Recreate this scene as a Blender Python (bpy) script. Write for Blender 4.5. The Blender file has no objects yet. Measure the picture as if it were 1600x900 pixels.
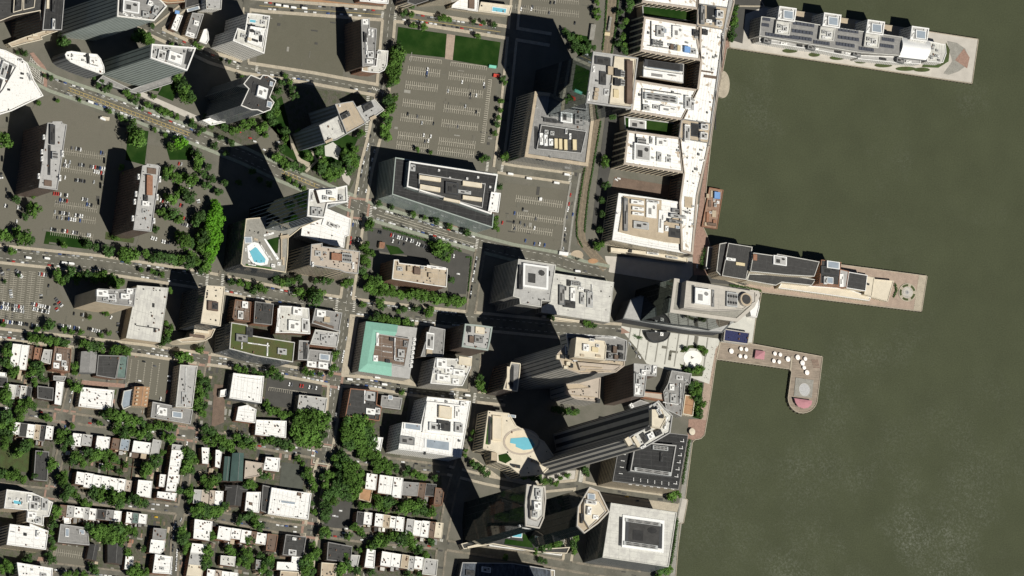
import bpy, math, random
from mathutils import Vector, Matrix
random.seed(7)
S = bpy.context.scene
COL = S.collection
# ------------------------------------------------------------------ camera (a satellite: far, tilted, long lens)
TH = math.asin(0.536)
TX, TY = math.cos(math.radians(17)), math.sin(math.radians(17))
DIST = 25000.0
MPP = 0.8
ct, st = math.cos(TH), math.sin(TH)
VT = Vector((TX, TY, 0)); VN = Vector((-TY, TX, 0)); VZ = Vector((0, 0, 1))
E2 = VT*ct + VZ*st
VD = VT*st - VZ*ct
RIGHT = E2*TX - VN*TY
UP = E2*TY + VN*TX
CAM = -VD*DIST
cd = bpy.data.cameras.new('camera'); co = bpy.data.objects.new('camera', cd); COL.objects.link(co)
co.matrix_world = Matrix(((RIGHT.x, UP.x, -VD.x, CAM.x), (RIGHT.y, UP.y, -VD.y, CAM.y), (RIGHT.z, UP.z, -VD.z, CAM.z), (0, 0, 0, 1)))
cd.sensor_width = 36; cd.lens = 36*DIST/(1600*MPP); cd.clip_start = 2000; cd.clip_end = 90000
S.camera = co
# ------------------------------------------------------------------ sky, sun, exposure
ELEV = math.radians(60)
SH = Vector((-0.456, 0.890))
sundir = Vector((-SH.x*math.cos(ELEV), -SH.y*math.cos(ELEV), math.sin(ELEV)))
W = bpy.data.worlds.new('World'); S.world = W; W.use_nodes = True
nt = W.node_tree; bg = nt.nodes['Background']
sky = nt.nodes.new('ShaderNodeTexSky'); sky.sky_type = 'NISHITA'; sky.sun_disc = False
sky.sun_elevation = ELEV; sky.sun_rotation = math.atan2(sundir.x, sundir.y); sky.air_density = 0.42; sky.dust_density = 0.1
nt.links.new(sky.outputs[0], bg.inputs[0]); bg.inputs[1].default_value = 0.05
sl = bpy.data.lights.new('sun', 'SUN'); sl.energy = 5.0; sl.angle = math.radians(0.5); sl.color = (1, .965, .885)
so = bpy.data.objects.new('sun', sl); COL.objects.link(so); so.rotation_euler = (-sundir).to_track_quat('-Z', 'Y').to_euler(); so.location = (0, 0, 900)
S.view_settings.view_transform = 'Standard'; S.view_settings.look = 'None'; S.view_settings.exposure = 0.0; S.view_settings.gamma = 1

# ------------------------------------------------------------------ helpers
def P(x, y, h=0.0):
    """world point at height h that stands where the photograph shows it"""
    d = RIGHT*((x-800)*MPP) + UP*((450-y)*MPP) + VD*DIST
    t = (h-CAM.z)/d.z
    q = CAM + d*t
    return Vector((q.x, q.y, h))
def PL(poly, h): return [P(x, y, h) for x, y in poly]
def tag(o, label=None, cat=None, group=None, kind=None):
    if label: o['label'] = label
    if cat: o['category'] = cat
    if group: o['group'] = group
    if kind: o['kind'] = kind
    return o
class MB:
    def __init__(s): s.v = []; s.f = []; s.m = []
    def face(s, pts, mi=0):
        n = len(s.v); s.v += [tuple(p) for p in pts]; s.f.append(tuple(range(n, n+len(pts)))); s.m.append(mi)
    def prism(s, poly, z0, z1, mi=0, top=True, ti=None, bottom=False):
        n = len(poly)
        for i in range(n):
            a, b = poly[i], poly[(i+1) % n]
            s.face([(a[0], a[1], z0), (b[0], b[1], z0), (b[0], b[1], z1), (a[0], a[1], z1)], mi)
        if top: s.face([(p[0], p[1], z1) for p in poly], mi if ti is None else ti)
        if bottom: s.face([(p[0], p[1], z0) for p in reversed(poly)], mi)
    def ring(s, out, inn, z0, z1, mi=0):
        n = len(out)
        for i in range(n):
            j = (i+1) % n
            a, b, c, d = out[i], out[j], inn[j], inn[i]
            s.face([(a[0], a[1], z1), (b[0], b[1], z1), (c[0], c[1], z1), (d[0], d[1], z1)], mi)
            s.face([(a[0], a[1], z0), (b[0], b[1], z0), (b[0], b[1], z1), (a[0], a[1], z1)], mi)
            s.face([(c[0], c[1], z0), (d[0], d[1], z0), (d[0], d[1], z1), (c[0], c[1], z1)], mi)
    def tube(s, x, y, z0, z1, r0, r1=None, n=8, mi=0, ti=None):
        r1 = r0 if r1 is None else r1
        a = [(x+r0*math.cos(i*2*math.pi/n), y+r0*math.sin(i*2*math.pi/n), z0) for i in range(n)]
        b = [(x+r1*math.cos(i*2*math.pi/n), y+r1*math.sin(i*2*math.pi/n), z1) for i in range(n)]
        for i in range(n):
            j = (i+1) % n; s.face([a[i], a[j], b[j], b[i]], mi)
        s.face(b, mi if ti is None else ti)
    def limb(s, a, b, r0, r1, n=5, mi=0):
        a = Vector(a); b = Vector(b); d = (b-a).normalized()
        u = d.orthogonal().normalized(); w = d.cross(u)
        A = [a+(u*math.cos(i*2*math.pi/n)+w*math.sin(i*2*math.pi/n))*r0 for i in range(n)]
        Bq = [b+(u*math.cos(i*2*math.pi/n)+w*math.sin(i*2*math.pi/n))*r1 for i in range(n)]
        for i in range(n):
            j = (i+1) % n; s.face([A[i], A[j], Bq[j], Bq[i]], mi)
        s.face(Bq, mi)
    def mesh(s, name, mats, org=(0, 0, 0), smooth=False):
        me = bpy.data.meshes.new(name)
        me.from_pydata([(p[0]-org[0], p[1]-org[1], p[2]-org[2]) for p in s.v], [], s.f)
        for m in mats: me.materials.append(m)
        if len(mats) > 1: me.polygons.foreach_set('material_index', s.m)
        if smooth: me.polygons.foreach_set('use_smooth', [True]*len(s.f))
        me.update(); return me
    def obj(s, name, mats, parent=None, org=(0, 0, 0), smooth=False):
        if not isinstance(mats, (list, tuple)): mats = [mats]
        return link(name, s.mesh(name, mats, org, smooth), parent, (0, 0, 0) if parent else org)
def link(name, data, parent=None, loc=(0, 0, 0), rz=0, sc=None):
    o = bpy.data.objects.new(name, data); COL.objects.link(o); o.location = loc; o.rotation_euler = (0, 0, rz)
    if sc is not None: o.scale = sc
    if parent is not None: o.parent = parent
    return o
def area(p): return sum(p[i][0]*p[(i+1) % len(p)][1]-p[(i+1) % len(p)][0]*p[i][1] for i in range(len(p)))/2
def ccw(p): return list(p) if area(p) > 0 else list(reversed(p))
def inset(poly, d):
    """offset a ccw polygon inwards by d (negative: outwards)"""
    n = len(poly); r = []
    for i in range(n):
        a, b, c = poly[i-1], poly[i], poly[(i+1) % n]
        e1 = (b[0]-a[0], b[1]-a[1]); e2 = (c[0]-b[0], c[1]-b[1])
        l1 = math.hypot(*e1) or 1; l2 = math.hypot(*e2) or 1
        n1 = (-e1[1]/l1, e1[0]/l1); n2 = (-e2[1]/l2, e2[0]/l2)
        bx, by = n1[0]+n2[0], n1[1]+n2[1]; q = bx*bx+by*by
        k = 2*d/q if q > .3 else d
        r.append((b[0]+bx*k, b[1]+by*k))
    return r
def inside(x, y, poly):
    c = False; j = len(poly)-1
    for i in range(len(poly)):
        if (poly[i][1] > y) != (poly[j][1] > y) and x < (poly[j][0]-poly[i][0])*(y-poly[i][1])/(poly[j][1]-poly[i][1])+poly[i][0]: c = not c
        j = i
    return c
def cen(poly): return (sum(p[0] for p in poly)/len(poly), sum(p[1] for p in poly)/len(poly))
GT = 8.0   # the street grid is turned about 8 degrees in the photograph
def R(cx, cy, w, d, ang=None):
    a = math.radians(GT if ang is None else ang); c, s = math.cos(a), math.sin(a)
    return [(cx+u*c-v*s, cy+u*s+v*c) for u, v in ((-w/2, -d/2), (w/2, -d/2), (w/2, d/2), (-w/2, d/2))]
def ell(cx, cy, rx, ry, n=28, a0=0, a1=360):
    m = n if a1-a0 >= 360 else n+1
    return [(cx+rx*math.cos(math.radians(a0+(a1-a0)*i/n)), cy+ry*math.sin(math.radians(a0+(a1-a0)*i/n))) for i in range(m)]

# ------------------------------------------------------------------ materials
MATS = {}
def mat(name, col, rough=.85, amt=.22, scale=.12, col2=None, metal=0., fine=1.2, spec=.3, thr=(.42, .62), rnd=0., streak=None, bump=0.):
    m = bpy.data.materials.new(name); m.use_nodes = True; n = m.node_tree.nodes; l = m.node_tree.links
    b = n['Principled BSDF']; b.inputs['Roughness'].default_value = rough; b.inputs['Metallic'].default_value = metal
    b.inputs['Specular IOR Level'].default_value = spec
    geo = n.new('ShaderNodeNewGeometry')
    def noise(sc, det=4, vec=None):
        t = n.new('ShaderNodeTexNoise'); t.inputs['Scale'].default_value = sc; t.inputs['Detail'].default_value = det
        l.new(vec or geo.outputs['Position'], t.inputs['Vector']); return t.outputs['Fac']
    n1 = noise(scale, 5); n2 = noise(fine, 3)
    base = None
    if col2 is not None:
        r = n.new('ShaderNodeMapRange'); r.inputs[1].default_value = thr[0]; r.inputs[2].default_value = thr[1]; l.new(n1, r.inputs[0])
        mx = n.new('ShaderNodeMix'); mx.data_type = 'RGBA'; mx.inputs[6].default_value = (*col, 1); mx.inputs[7].default_value = (*col2, 1)
        l.new(r.outputs[0], mx.inputs[0]); base = mx.outputs[2]
    add = n.new('ShaderNodeMath'); add.operation = 'ADD'; l.new(n1, add.inputs[0]); l.new(n2, add.inputs[1])
    r2 = n.new('ShaderNodeMapRange'); r2.inputs[1].default_value = .65; r2.inputs[2].default_value = 1.35
    r2.inputs[3].default_value = 1-amt; r2.inputs[4].default_value = 1+amt; l.new(add.outputs[0], r2.inputs[0])
    fac = r2.outputs[0]
    if streak:
        mp = n.new('ShaderNodeMapping'); mp.inputs['Scale'].default_value = streak; l.new(geo.outputs['Position'], mp.inputs[0])
        n3 = noise(1., 2, mp.outputs[0]); r3 = n.new('ShaderNodeMapRange'); r3.inputs[1].default_value = .3; r3.inputs[2].default_value = .7
        r3.inputs[3].default_value = 1-amt; r3.inputs[4].default_value = 1+amt; l.new(n3, r3.inputs[0])
        mu = n.new('ShaderNodeMath'); mu.operation = 'MULTIPLY'; l.new(fac, mu.inputs[0]); l.new(r3.outputs[0], mu.inputs[1]); fac = mu.outputs[0]
    if rnd:
        oi = n.new('ShaderNodeObjectInfo'); r4 = n.new('ShaderNodeMapRange'); r4.inputs[3].default_value = 1-rnd; r4.inputs[4].default_value = 1+rnd
        l.new(oi.outputs['Random'], r4.inputs[0]); mu = n.new('ShaderNodeMath'); mu.operation = 'MULTIPLY'; l.new(fac, mu.inputs[0]); l.new(r4.outputs[0], mu.inputs[1]); fac = mu.outputs[0]
    sc = n.new('ShaderNodeVectorMath'); sc.operation = 'SCALE'
    if base is None: sc.inputs[0].default_value = col
    else: l.new(base, sc.inputs[0])
    l.new(fac, sc.inputs['Scale']); l.new(sc.outputs[0], b.inputs['Base Color'])
    if bump:
        bp = n.new('ShaderNodeBump'); bp.inputs['Strength'].default_value = bump; bp.inputs['Distance'].default_value = .5; l.new(n2, bp.inputs['Height']); l.new(bp.outputs[0], b.inputs['Normal'])
    MATS[name] = m; return m
# roofs
mat('white', (.74, .73, .70), amt=.14, col2=(.50, .49, .45), thr=(.54, .72), scale=.3, fine=1.6)
mat('whitestain', (.80, .79, .75), amt=.12, col2=(.40, .33, .25), thr=(.575, .66), scale=.16)
mat('whitemottle', (.74, .73, .70), amt=.2, col2=(.34, .32, .29), thr=(.58, .66), scale=.3, fine=2.)
mat('offwhite', (.57, .56, .51), amt=.16, col2=(.42, .41, .38))
mat('cream', (.58, .52, .41), amt=.14)
mat('lgray', (.36, .355, .34), amt=.16, scale=.2)
mat('gray', (.22, .215, .205), amt=.22, scale=.2)
mat('dgray', (.046, .045, .043), amt=.28, scale=.2)
mat('black', (.027, .027, .027), amt=.35, scale=.15)
mat('tan', (.40, .33, .24), amt=.18)
mat('pinkstone', (.40, .345, .285), amt=.15)
mat('brown', (.14, .10, .075), amt=.3)
mat('brick', (.26, .135, .085), amt=.28, scale=.3)
mat('orange', (.34, .20, .11), amt=.25)
mat('bluegray', (.25, .29, .33), amt=.2)
mat('slate', (.06, .07, .085), amt=.5, scale=.2, streak=(.5, .1, .3))
mat('teal', (.21, .41, .325), amt=.10, scale=.3)
mat('slategreen', (.055, .095, .085), amt=.2)
mat('seam', (.34, .33, .31), amt=.5, fine=.3)
mat('seamlight', (.085, .085, .082), amt=.5, fine=.3)
mat('greenroof', (.085, .085, .030), amt=.35, col2=(.055, .075, .02))
mat('pinktile', (.40, .19, .21), amt=.15)
mat('copper', (.12, .17, .15), amt=.3)
# walls
mat('wbrick', (.20, .115, .075), amt=.2)
mat('wred', (.30, .15, .09), amt=.2)
mat('wtan', (.46, .38, .27), amt=.16)
mat('wcream', (.62, .54, .40), amt=.12)
mat('wwhite', (.68, .66, .61), amt=.1)
mat('wconc', (.36, .34, .30), amt=.15)
mat('wgray', (.16, .165, .165), amt=.15)
mat('wdark', (.05, .052, .055), amt=.2)
mat('wbrown', (.12, .085, .065), amt=.2)
mat('wgreen', (.30, .34, .31), amt=.15)
# glass
mat('pane', (.035, .045, .052), rough=.12, amt=.3, scale=.2, spec=.6)
mat('paneblue', (.05, .075, .09), rough=.1, amt=.3, scale=.2, spec=.7)
mat('mirror', (.40, .46, .48), rough=.03, amt=.12, scale=.06, metal=1.)
mat('mirrordark', (.115, .145, .145), rough=.04, amt=.15, scale=.06, metal=1.)
mat('mirrorblack', (.014, .022, .022), rough=.06, amt=.3, scale=.06, spec=.5)
mat('steel', (.42, .43, .42), rough=.5, amt=.2, scale=.6, metal=.2)
mat('whitemetal', (.74, .74, .72), rough=.5, amt=.08)
mat('yellowmetal', (.58, .49, .31), rough=.5, amt=.1)
mat('bluepaint', (.16, .30, .55), rough=.5, amt=.15)
mat('poolwater', (.15, .43, .52), rough=.1, amt=.06, spec=.5)
mat('redpaint', (.5, .06, .04), rough=.5, amt=.2)
mat('greenpaint', (.2, .55, .42), rough=.5, amt=.1)
mat('purple', (.14, .12, .22), amt=.4, scale=.8)
mat('navy', (.028, .032, .085), amt=.35, scale=.5, rough=.4)
# ground
mat('ground', (.142, .133, .108), amt=.28, scale=.05, col2=(.10, .097, .076))
mat('yard', (.100, .092, .072), amt=.45, scale=.16, col2=(.052, .060, .032), fine=.7)
mat('asphalt', (.105, .100, .080), amt=.2, scale=.06, col2=(.125, .119, .096), fine=.9)
mat('asphaltdark', (.062, .060, .054), amt=.2, scale=.08)
mat('lotasphalt', (.132, .123, .096), amt=.19, scale=.03, col2=(.115, .108, .084))
mat('vacant', (.112, .106, .078), amt=.2, scale=.04, col2=(.096, .091, .066))
mat('sidewalk', (.37, .325, .25), amt=.18, scale=.15, fine=.6)
mat('pavementdull', (.23, .20, .155), amt=.35, scale=.09, col2=(.12, .11, .085), fine=.6)
mat('sidewalkgray', (.25, .24, .21), amt=.2, scale=.15, fine=.6)
mat('greenlane', (.235, .25, .195), amt=.2, scale=.2, fine=.6)
mat('plaza', (.44, .41, .36), amt=.15, scale=.1)
mat('plazabright', (.74, .73, .69), amt=.1)
mat('plazawhite', (.50, .49, .44), amt=.12, scale=.1)
mat('redpave', (.27, .175, .135), amt=.25, scale=.3)
mat('pinkpave', (.33, .255, .20), amt=.2, scale=.15, fine=.7)
mat('boardwalk', (.25, .205, .16), amt=.22, scale=.1, streak=(.08, .9, .5))
mat('grass', (.012, .036, .006), amt=.25, scale=.05, col2=(.020, .043, .009), spec=.04)
mat('grassdry', (.055, .066, .022), amt=.35, scale=.12, col2=(.045, .070, .02))
mat('court', (.074, .078, .064), amt=.2)
mat('soil', (.16, .12, .08), amt=.3, scale=.2)
mat('trackbed', (.185, .15, .105), amt=.3, scale=.3, fine=1.)
mat('rail', (.10, .085, .07), amt=.2)
mat('paint', (.62, .60, .54), amt=.35, scale=.4)
mat('paintfaint', (.42, .39, .32), amt=.4, scale=.4)
mat('paintyellow', (.42, .32, .12), amt=.3, scale=.4)
mat('quay', (.20, .18, .14), amt=.3)
# living
mat('leafa', (.078, .150, .030), amt=.55, scale=.22, fine=.9, rnd=.35, rough=.8, spec=.06)
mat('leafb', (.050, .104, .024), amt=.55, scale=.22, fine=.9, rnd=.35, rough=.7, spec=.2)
mat('leafc', (.086, .235, .014), amt=.40, scale=.22, fine=.9, rnd=.12, rough=.7, spec=.2)
mat('hedge', (.040, .090, .018), amt=.5, scale=.4, fine=1.2)
mat('bark', (.10, .075, .05), amt=.3)
M = MATS
def water_mat():
    m = mat('water', (.056, .063, .034), rough=.35, amt=.13, scale=.02, fine=.8, spec=.25, streak=(.5, .75, .5))
    n = m.node_tree.nodes; l = m.node_tree.links; b = n['Principled BSDF']; src = b.inputs['Base Color'].links[0].from_socket
    geo = [k for k in n if k.bl_idname == 'ShaderNodeNewGeometry'][0]
    def noise(sc, det, rough=.6):
        t = n.new('ShaderNodeTexNoise'); t.inputs['Scale'].default_value = sc; t.inputs['Detail'].default_value = det; t.inputs['Roughness'].default_value = rough
        l.new(geo.outputs['Position'], t.inputs['Vector']); return t.outputs['Fac']
    def rng(s, a, c, lo=0, hi=1):
        r = n.new('ShaderNodeMapRange'); r.inputs[1].default_value = a; r.inputs[2].default_value = c; r.inputs[3].default_value = lo; r.inputs[4].default_value = hi; l.new(s, r.inputs[0]); return r.outputs[0]
    def mul(a, c):
        k = n.new('ShaderNodeMath'); k.operation = 'MULTIPLY'; l.new(a, k.inputs[0]); l.new(c, k.inputs[1]); return k.outputs[0]
    sep = n.new('ShaderNodeSeparateXYZ'); l.new(geo.outputs['Position'], sep.inputs[0])
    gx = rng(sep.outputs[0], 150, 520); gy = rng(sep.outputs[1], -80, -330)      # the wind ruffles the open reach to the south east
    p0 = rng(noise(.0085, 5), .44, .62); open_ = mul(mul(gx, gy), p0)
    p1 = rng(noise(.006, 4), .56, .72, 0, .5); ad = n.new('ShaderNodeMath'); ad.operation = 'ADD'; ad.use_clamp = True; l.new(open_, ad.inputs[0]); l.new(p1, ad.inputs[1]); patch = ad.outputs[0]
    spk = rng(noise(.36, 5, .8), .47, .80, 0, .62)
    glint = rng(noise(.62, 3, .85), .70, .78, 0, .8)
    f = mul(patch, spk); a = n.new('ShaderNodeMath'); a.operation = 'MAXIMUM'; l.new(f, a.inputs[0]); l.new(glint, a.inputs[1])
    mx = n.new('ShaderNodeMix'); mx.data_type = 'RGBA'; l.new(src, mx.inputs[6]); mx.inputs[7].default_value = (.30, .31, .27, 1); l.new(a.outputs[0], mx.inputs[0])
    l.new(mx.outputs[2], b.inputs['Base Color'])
    bp = n.new('ShaderNodeBump'); bp.inputs['Strength'].default_value = .25; bp.inputs['Distance'].default_value = .4; l.new(noise(.3, 5), bp.inputs['Height']); l.new(bp.outputs[0], b.inputs['Normal'])
water_mat()
# ------------------------------------------------------------------ the setting: river, land, piers, streets, lots
LAY = {'yard': .03, 'lot': .16, 'lawn': .28, 'road': .40, 'mark': .52, 'walk': .62}
def sheet(name, poly, m, layer='yard', lift=None):
    z = LAY[layer]; LAY[layer] += .0035
    mb = MB(); pts = ccw([tuple(P(x, y, 0)[:2]) for x, y in poly]); mb.face([(p[0], p[1], z) for p in pts])
    return tag(mb.obj(name, M[m]), kind='structure')
mb = MB(); mb.face([(-14000, -14000, -4), (14000, -14000, -4), (14000, 14000, -4), (-14000, 14000, -4)])
tag(mb.obj('river_water', M['water']), kind='structure')
def quay_edge(pts):
    """stone cap and timber piles along every edge that meets the river"""
    n = len(pts)
    for i in range(n):
        a, b = Vector(pts[i]), Vector(pts[(i+1) % n]); L = (b-a).length
        if L < 1.5 or L > 700: continue
        u = (b-a)/L; o = Vector((u.y, -u.x)); k = 0.
        CAP.face([(*(a-o*.9), .75), (*a, .75), (*b, .75), (*(b-o*.9), .75)][::-1]); CAP.face([(*a, -1), (*b, -1), (*b, .75), (*a, .75)]); CAP.face([(*(a-o*.9), 0), (*(b-o*.9), 0), (*(b-o*.9), .75), (*(a-o*.9), .75)])
        while k < L: q = a+u*k+o*.5; PILES.tube(q.x, q.y, -6, .3, .32, .3, 6); k += 5.
CAP, PILES = MB(), MB()
def slab(name, poly, m, z0=-6, z1=0.):
    mb = MB(); pts = ccw([tuple(P(x, y, 0)[:2]) for x, y in poly]); mb.prism(pts, z0, z1, 1, True, 0); quay_edge(pts)
    return tag(mb.obj(name, [M[m], M['quay']]), kind='structure')
shore = [(1186, -60), (1188, 0), (1195, 10), (1140, 9.5), (1140, 75), (1136, 76), (1124, 140), (1120, 160), (1112, 215), (1104, 290), (1099, 355), (1104, 366), (1109, 380), (1110, 386), (1112, 430), (1190, 457),
         (1188, 470), (1181, 500), (1176, 537), (1125, 534.5), (1119, 563), (1112, 612), (1105, 657), (1103, 668), (1101, 680), (1095, 686), (1085, 688), (1082, 692), (1071, 779), (1075, 781), (1068, 818), (1063, 818), (1059, 862), (1056, 900), (1050, 960)]
slab('ground', [(-2600, -2000), (1186, -2000)]+shore+[(1010, 2600), (-2600, 2600)], 'ground')
slab('pier_deck', [(1140, 9.5), (1195, 10.2), (1240, 16), (1529, 61), (1519, 131), (1140, 75)], 'plaza', -6, .012)
slab('pier_deck', [(1110, 386), (1449, 431), (1440, 487), (1190, 457), (1112, 430)], 'pinkpave', -6, .016)
arc = [(1231+(46)*(1-math.cos(math.radians(a)))/2-.5, 622+22*math.sin(math.radians(a))) for a in range(180, -1, -15)]
slab('pier_deck', [(1125, 534.5), (1176, 537), (1285.6, 557), (1277.5, 622)]+[(1254+23.5*math.cos(math.radians(a)), 622+24*math.sin(math.radians(a))) for a in range(15, 180, 15)]+[(1230.5, 622), (1236, 581), (1233, 577), (1123, 562), (1119, 563)], 'boardwalk', -6, .02)
tag(CAP.obj('quay_cap', M['sidewalk']), kind='structure'); tag(PILES.obj('timber_piles', M['bark']), 'timber fender piles along the quays and piers', 'piles', kind='stuff')
# waterfront walk and plazas
sheet('promenade', [(1136, 40), (1141, 75), (1136, 76), (1124, 140), (1112, 215), (1104, 290), (1099, 355), (1104, 366), (1109, 380), (1111, 430), (1084, 430), (1082, 398), (1095, 300), (1112, 200), (1128, 100)], 'redpave', 'lot')
sheet('promenade', [(1106, 532), (1125, 535), (1119, 563), (1112, 612), (1105, 657), (1092, 655), (1100, 600)], 'pinkpave', 'lot')
sheet('promenade', [(1092, 655), (1105, 657), (1103, 668), (1101, 680), (1095, 686), (1085, 688), (1074, 686), (1076, 655)], 'redpave', 'lot')
sheet('promenade', [(1076, 690), (1082, 692), (1071, 779), (1059, 862), (1056, 900), (1047, 900), (1062, 780)], 'sidewalkgray', 'lot')
sheet('promenade', [(1066, 779), (1075, 781), (1068, 818), (1058, 817)], 'plaza', 'lot')
sheet('plaza', [(965, 508), (985, 512), (1130, 530), (1118, 545), (1108, 600), (1050, 580), (1010, 568), (995, 545)], 'plazawhite', 'lot')
sheet('plaza', [(1125, 495), (1188, 470), (1181, 500), (1176, 537), (1126, 531)], 'plazawhite', 'lot')
sheet('plaza', [(945, 400), (1045, 405), (1082, 402), (1082, 430), (1070, 445), (950, 425)], 'plaza', 'lot')
for t in range(9):
    x = 985+t*15; sheet('paving_strip', [(x, 511+t*2.1), (x+1.6, 511.3+t*2.1), (x-6, 556+t*3.4), (x-7.6, 556+t*3.4)], 'sidewalkgray', 'mark')
sheet('plaza', ell(1082, 560, 14.5, 12.5), 'plazabright', 'mark')
sheet('lawn', [(1062, 550), (1068, 541), (1082, 539), (1100, 540), (1106, 548), (1103, 558), (1098, 556), (1090, 545), (1078, 544), (1068, 551)], 'grassdry', 'lawn')
sheet('lawn', [(1062, 568), (1066, 580), (1082, 588), (1097, 588), (1101, 576), (1096, 570), (1086, 576), (1072, 573)], 'grassdry', 'lawn')
sheet('lawn', [(1086, 597), (1098, 598), (1094, 655), (1082, 652)], 'grass', 'lawn')
sheet('forecourt', [(850, 500), (965, 508), (985, 520), (965, 522), (855, 508)], 'redpave', 'lot')
# north pier end, hotel pier end
sheet('terrace', [(1480, 64), (1495, 67), (1508, 76), (1514, 90), (1508, 104), (1497, 112), (1482, 117), (1474, 115), (1488, 96), (1484, 82)], 'sidewalkgray', 'lot')
sheet('terrace', [(1506, 76), (1515, 90), (1511, 107), (1492, 94)], 'redpave', 'lawn')
sheet('lawn', [(1478, 66), (1484, 78), (1482, 96), (1466, 106), (1440, 105), (1442, 101), (1470, 100), (1477, 88)], 'grassdry', 'lawn')
sheet('terrace', [(1436, 429.5), (1449, 431), (1440, 487), (1427, 485)], 'sidewalk', 'lot')
for x, y, w in ((1234, 79.5, 24), (1272, 85.5, 18), (1308, 90.5, 24), (1345, 96, 20), (1380, 102, 28), (1415, 107.5, 32), (1440, 109, 26)):
    sheet('lawn', ell(x, y, w/2, 3.4, 16), 'grassdry', 'lawn')
for x in (1255, 1322, 1391): sheet('deck_paving', R(x+0, 26+(x-1255)*.152, 28, 13), 'tan', 'lot')
# yards behind the terraced houses
for q in ([(0, 535), (110, 545), (95, 640), (0, 630)], [(0, 655), (88, 668), (72, 765), (0, 760)], [(108, 675), (292, 698), (278, 788), (92, 762)], [(88, 782), (270, 805), (262, 900), (84, 880)], [(308, 690), (498, 715), (480, 820), (290, 790)],
          [(284, 808), (474, 835), (466, 905), (274, 905)], [(510, 720), (690, 740), (690, 835), (495, 815)], [(494, 838), (690, 855), (690, 905), (488, 905)], [(120, 540), (300, 565), (290, 665), (105, 640)], [(320, 570), (515, 598), (500, 700), (306, 678)], [(0, 780), (75, 790), (70, 900), (0, 900)],
          [(540, 610), (640, 622), (625, 715), (525, 700)], [(360, 455), (535, 485), (518, 585), (335, 555)], [(360, 140), (440, 130), (580, 150), (575, 240), (545, 300), (420, 250), (318, 200)]):
    sheet('yard', q, 'ground' if q[0] == (120, 540) else 'yard', 'yard')
sheet('painted_shade', [(966, -20), (1010, -20), (1000, 80), (990, 130), (975, 180), (950, 280), (945, 380), (925, 350), (938, 240), (950, 150), (962, 60)], 'asphaltdark', 'lot')  # dark sheet paints the shade between warehouses and railway into the ground colour
# streets ------------------------------------------------------
STREETS = {}
def street(key, pts, w, walk=4.2, wm='sidewalk', m='asphalt'): STREETS[key] = (pts, w, walk, wm, m)
street('avenue', [(-20, 96), (45, 112), (82, 131), (190, 168), (312, 216), (380, 243), (437, 270), (487, 291), (560, 322), (585, 333), (660, 355), (750, 381), (800, 394), (867, 406), (910, 420), (950, 428)], 19, 5, 'greenlane')
street('cross_a', [(618, -30), (607, 32), (597, 150), (585, 212), (572, 262), (560, 330), (552, 390), (541, 470), (536, 520), (524, 590), (520, 640), (508, 710), (492, 770), (486, 830), (476, 910)], 15, 4.5)
street('north', [(380, 5), (415, 9), (595, 22), (650, 28), (782, 49), (860, 62)], 13, 5)
street('lotside', [(235, 46), (330, 90), (382, 106), (487, 122), (590, 141)], 12, 5)
street('spur', [(388, -20), (384, 40), (382, 106)], 8, 3)
street('boulevard', [(-20, 394), (0, 397), (155, 413), (312, 437), (450, 465), (540, 479), (640, 491), (735, 501), (860, 513), (970, 520)], 22, 4.5)
street('york', [(-20, 520), (0, 522), (112, 534), (225, 547), (312, 560), (400, 571), (520, 594), (575, 598), (650, 610), (725, 618), (790, 625)], 12, 4.5)
street('grand', [(-20, 638), (0, 640), (100, 652), (175, 662), (300, 679), (400, 692), (505, 711), (600, 722), (700, 735)], 11, 3.8, 'pavementdull')
street('sussex', [(-20, 760), (75, 771), (150, 781), (225, 790), (287, 797), (362, 811), (437, 825), (485, 829), (575, 841), (690, 851), (800, 868), (875, 882), (925, 891), (1000, 900)], 11, 3.6, 'pavementdull')
street('morris', [(60, 884), (175, 897), (300, 910)], 10, 3, 'pavementdull')
street('cross_j', [(350, 425), (344, 445), (330, 532), (317, 558), (300, 650), (292, 725), (285, 792), (275, 825), (270, 910)], 10, 3.2, 'pavementdull')
street('cross_k', [(120, 535), (110, 610), (100, 652), (95, 707), (85, 745), (80, 775), (80, 800), (76, 910)], 9, 3.2, 'pavementdull')
street('cross_l', [(808, -30), (797, 90), (786, 200), (778, 262)], 10, 4)
street('lane_m', [(778, 262), (800, 266), (895, 279)], 11, 4)
street('cross_n', [(752, 382), (742, 440), (733, 505), (744, 560), (738, 620), (728, 690), (702, 780), (690, 851), (684, 910)], 11, 3.2, 'pavementdull')
street('trackside', [(900, 270), (890, 330), (882, 395)], 9, 3, 'sidewalkgray')
street('plaza_street', [(700, 735), (760, 750), (830, 764), (900, 757), (950, 768), (1060, 783)], 9, 4)
street('cul', [(908, 735), (900, 790), (885, 880)], 9, 4)
street('diag', [(300, 0), (240, 48), (200, 30)], 8, 3)
def offs(pts, o):
    r = []
    for i, p in enumerate(pts):
        a = pts[max(i-1, 0)]; b = pts[min(i+1, len(pts)-1)]; dx, dy = b[0]-a[0], b[1]-a[1]; l = math.hypot(dx, dy)
        r.append((p[0]-dy/l*o, p[1]+dx/l*o))
    return r
def resample(pts, st=4.):
    r = []
    for i in range(len(pts)-1):
        a, b = pts[i], pts[i+1]; n = max(1, int(math.hypot(b[0]-a[0], b[1]-a[1])/st))
        r += [(a[0]+(b[0]-a[0])*k/n, a[1]+(b[1]-a[1])*k/n) for k in range(n)]
    return r+[pts[-1]]
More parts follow.
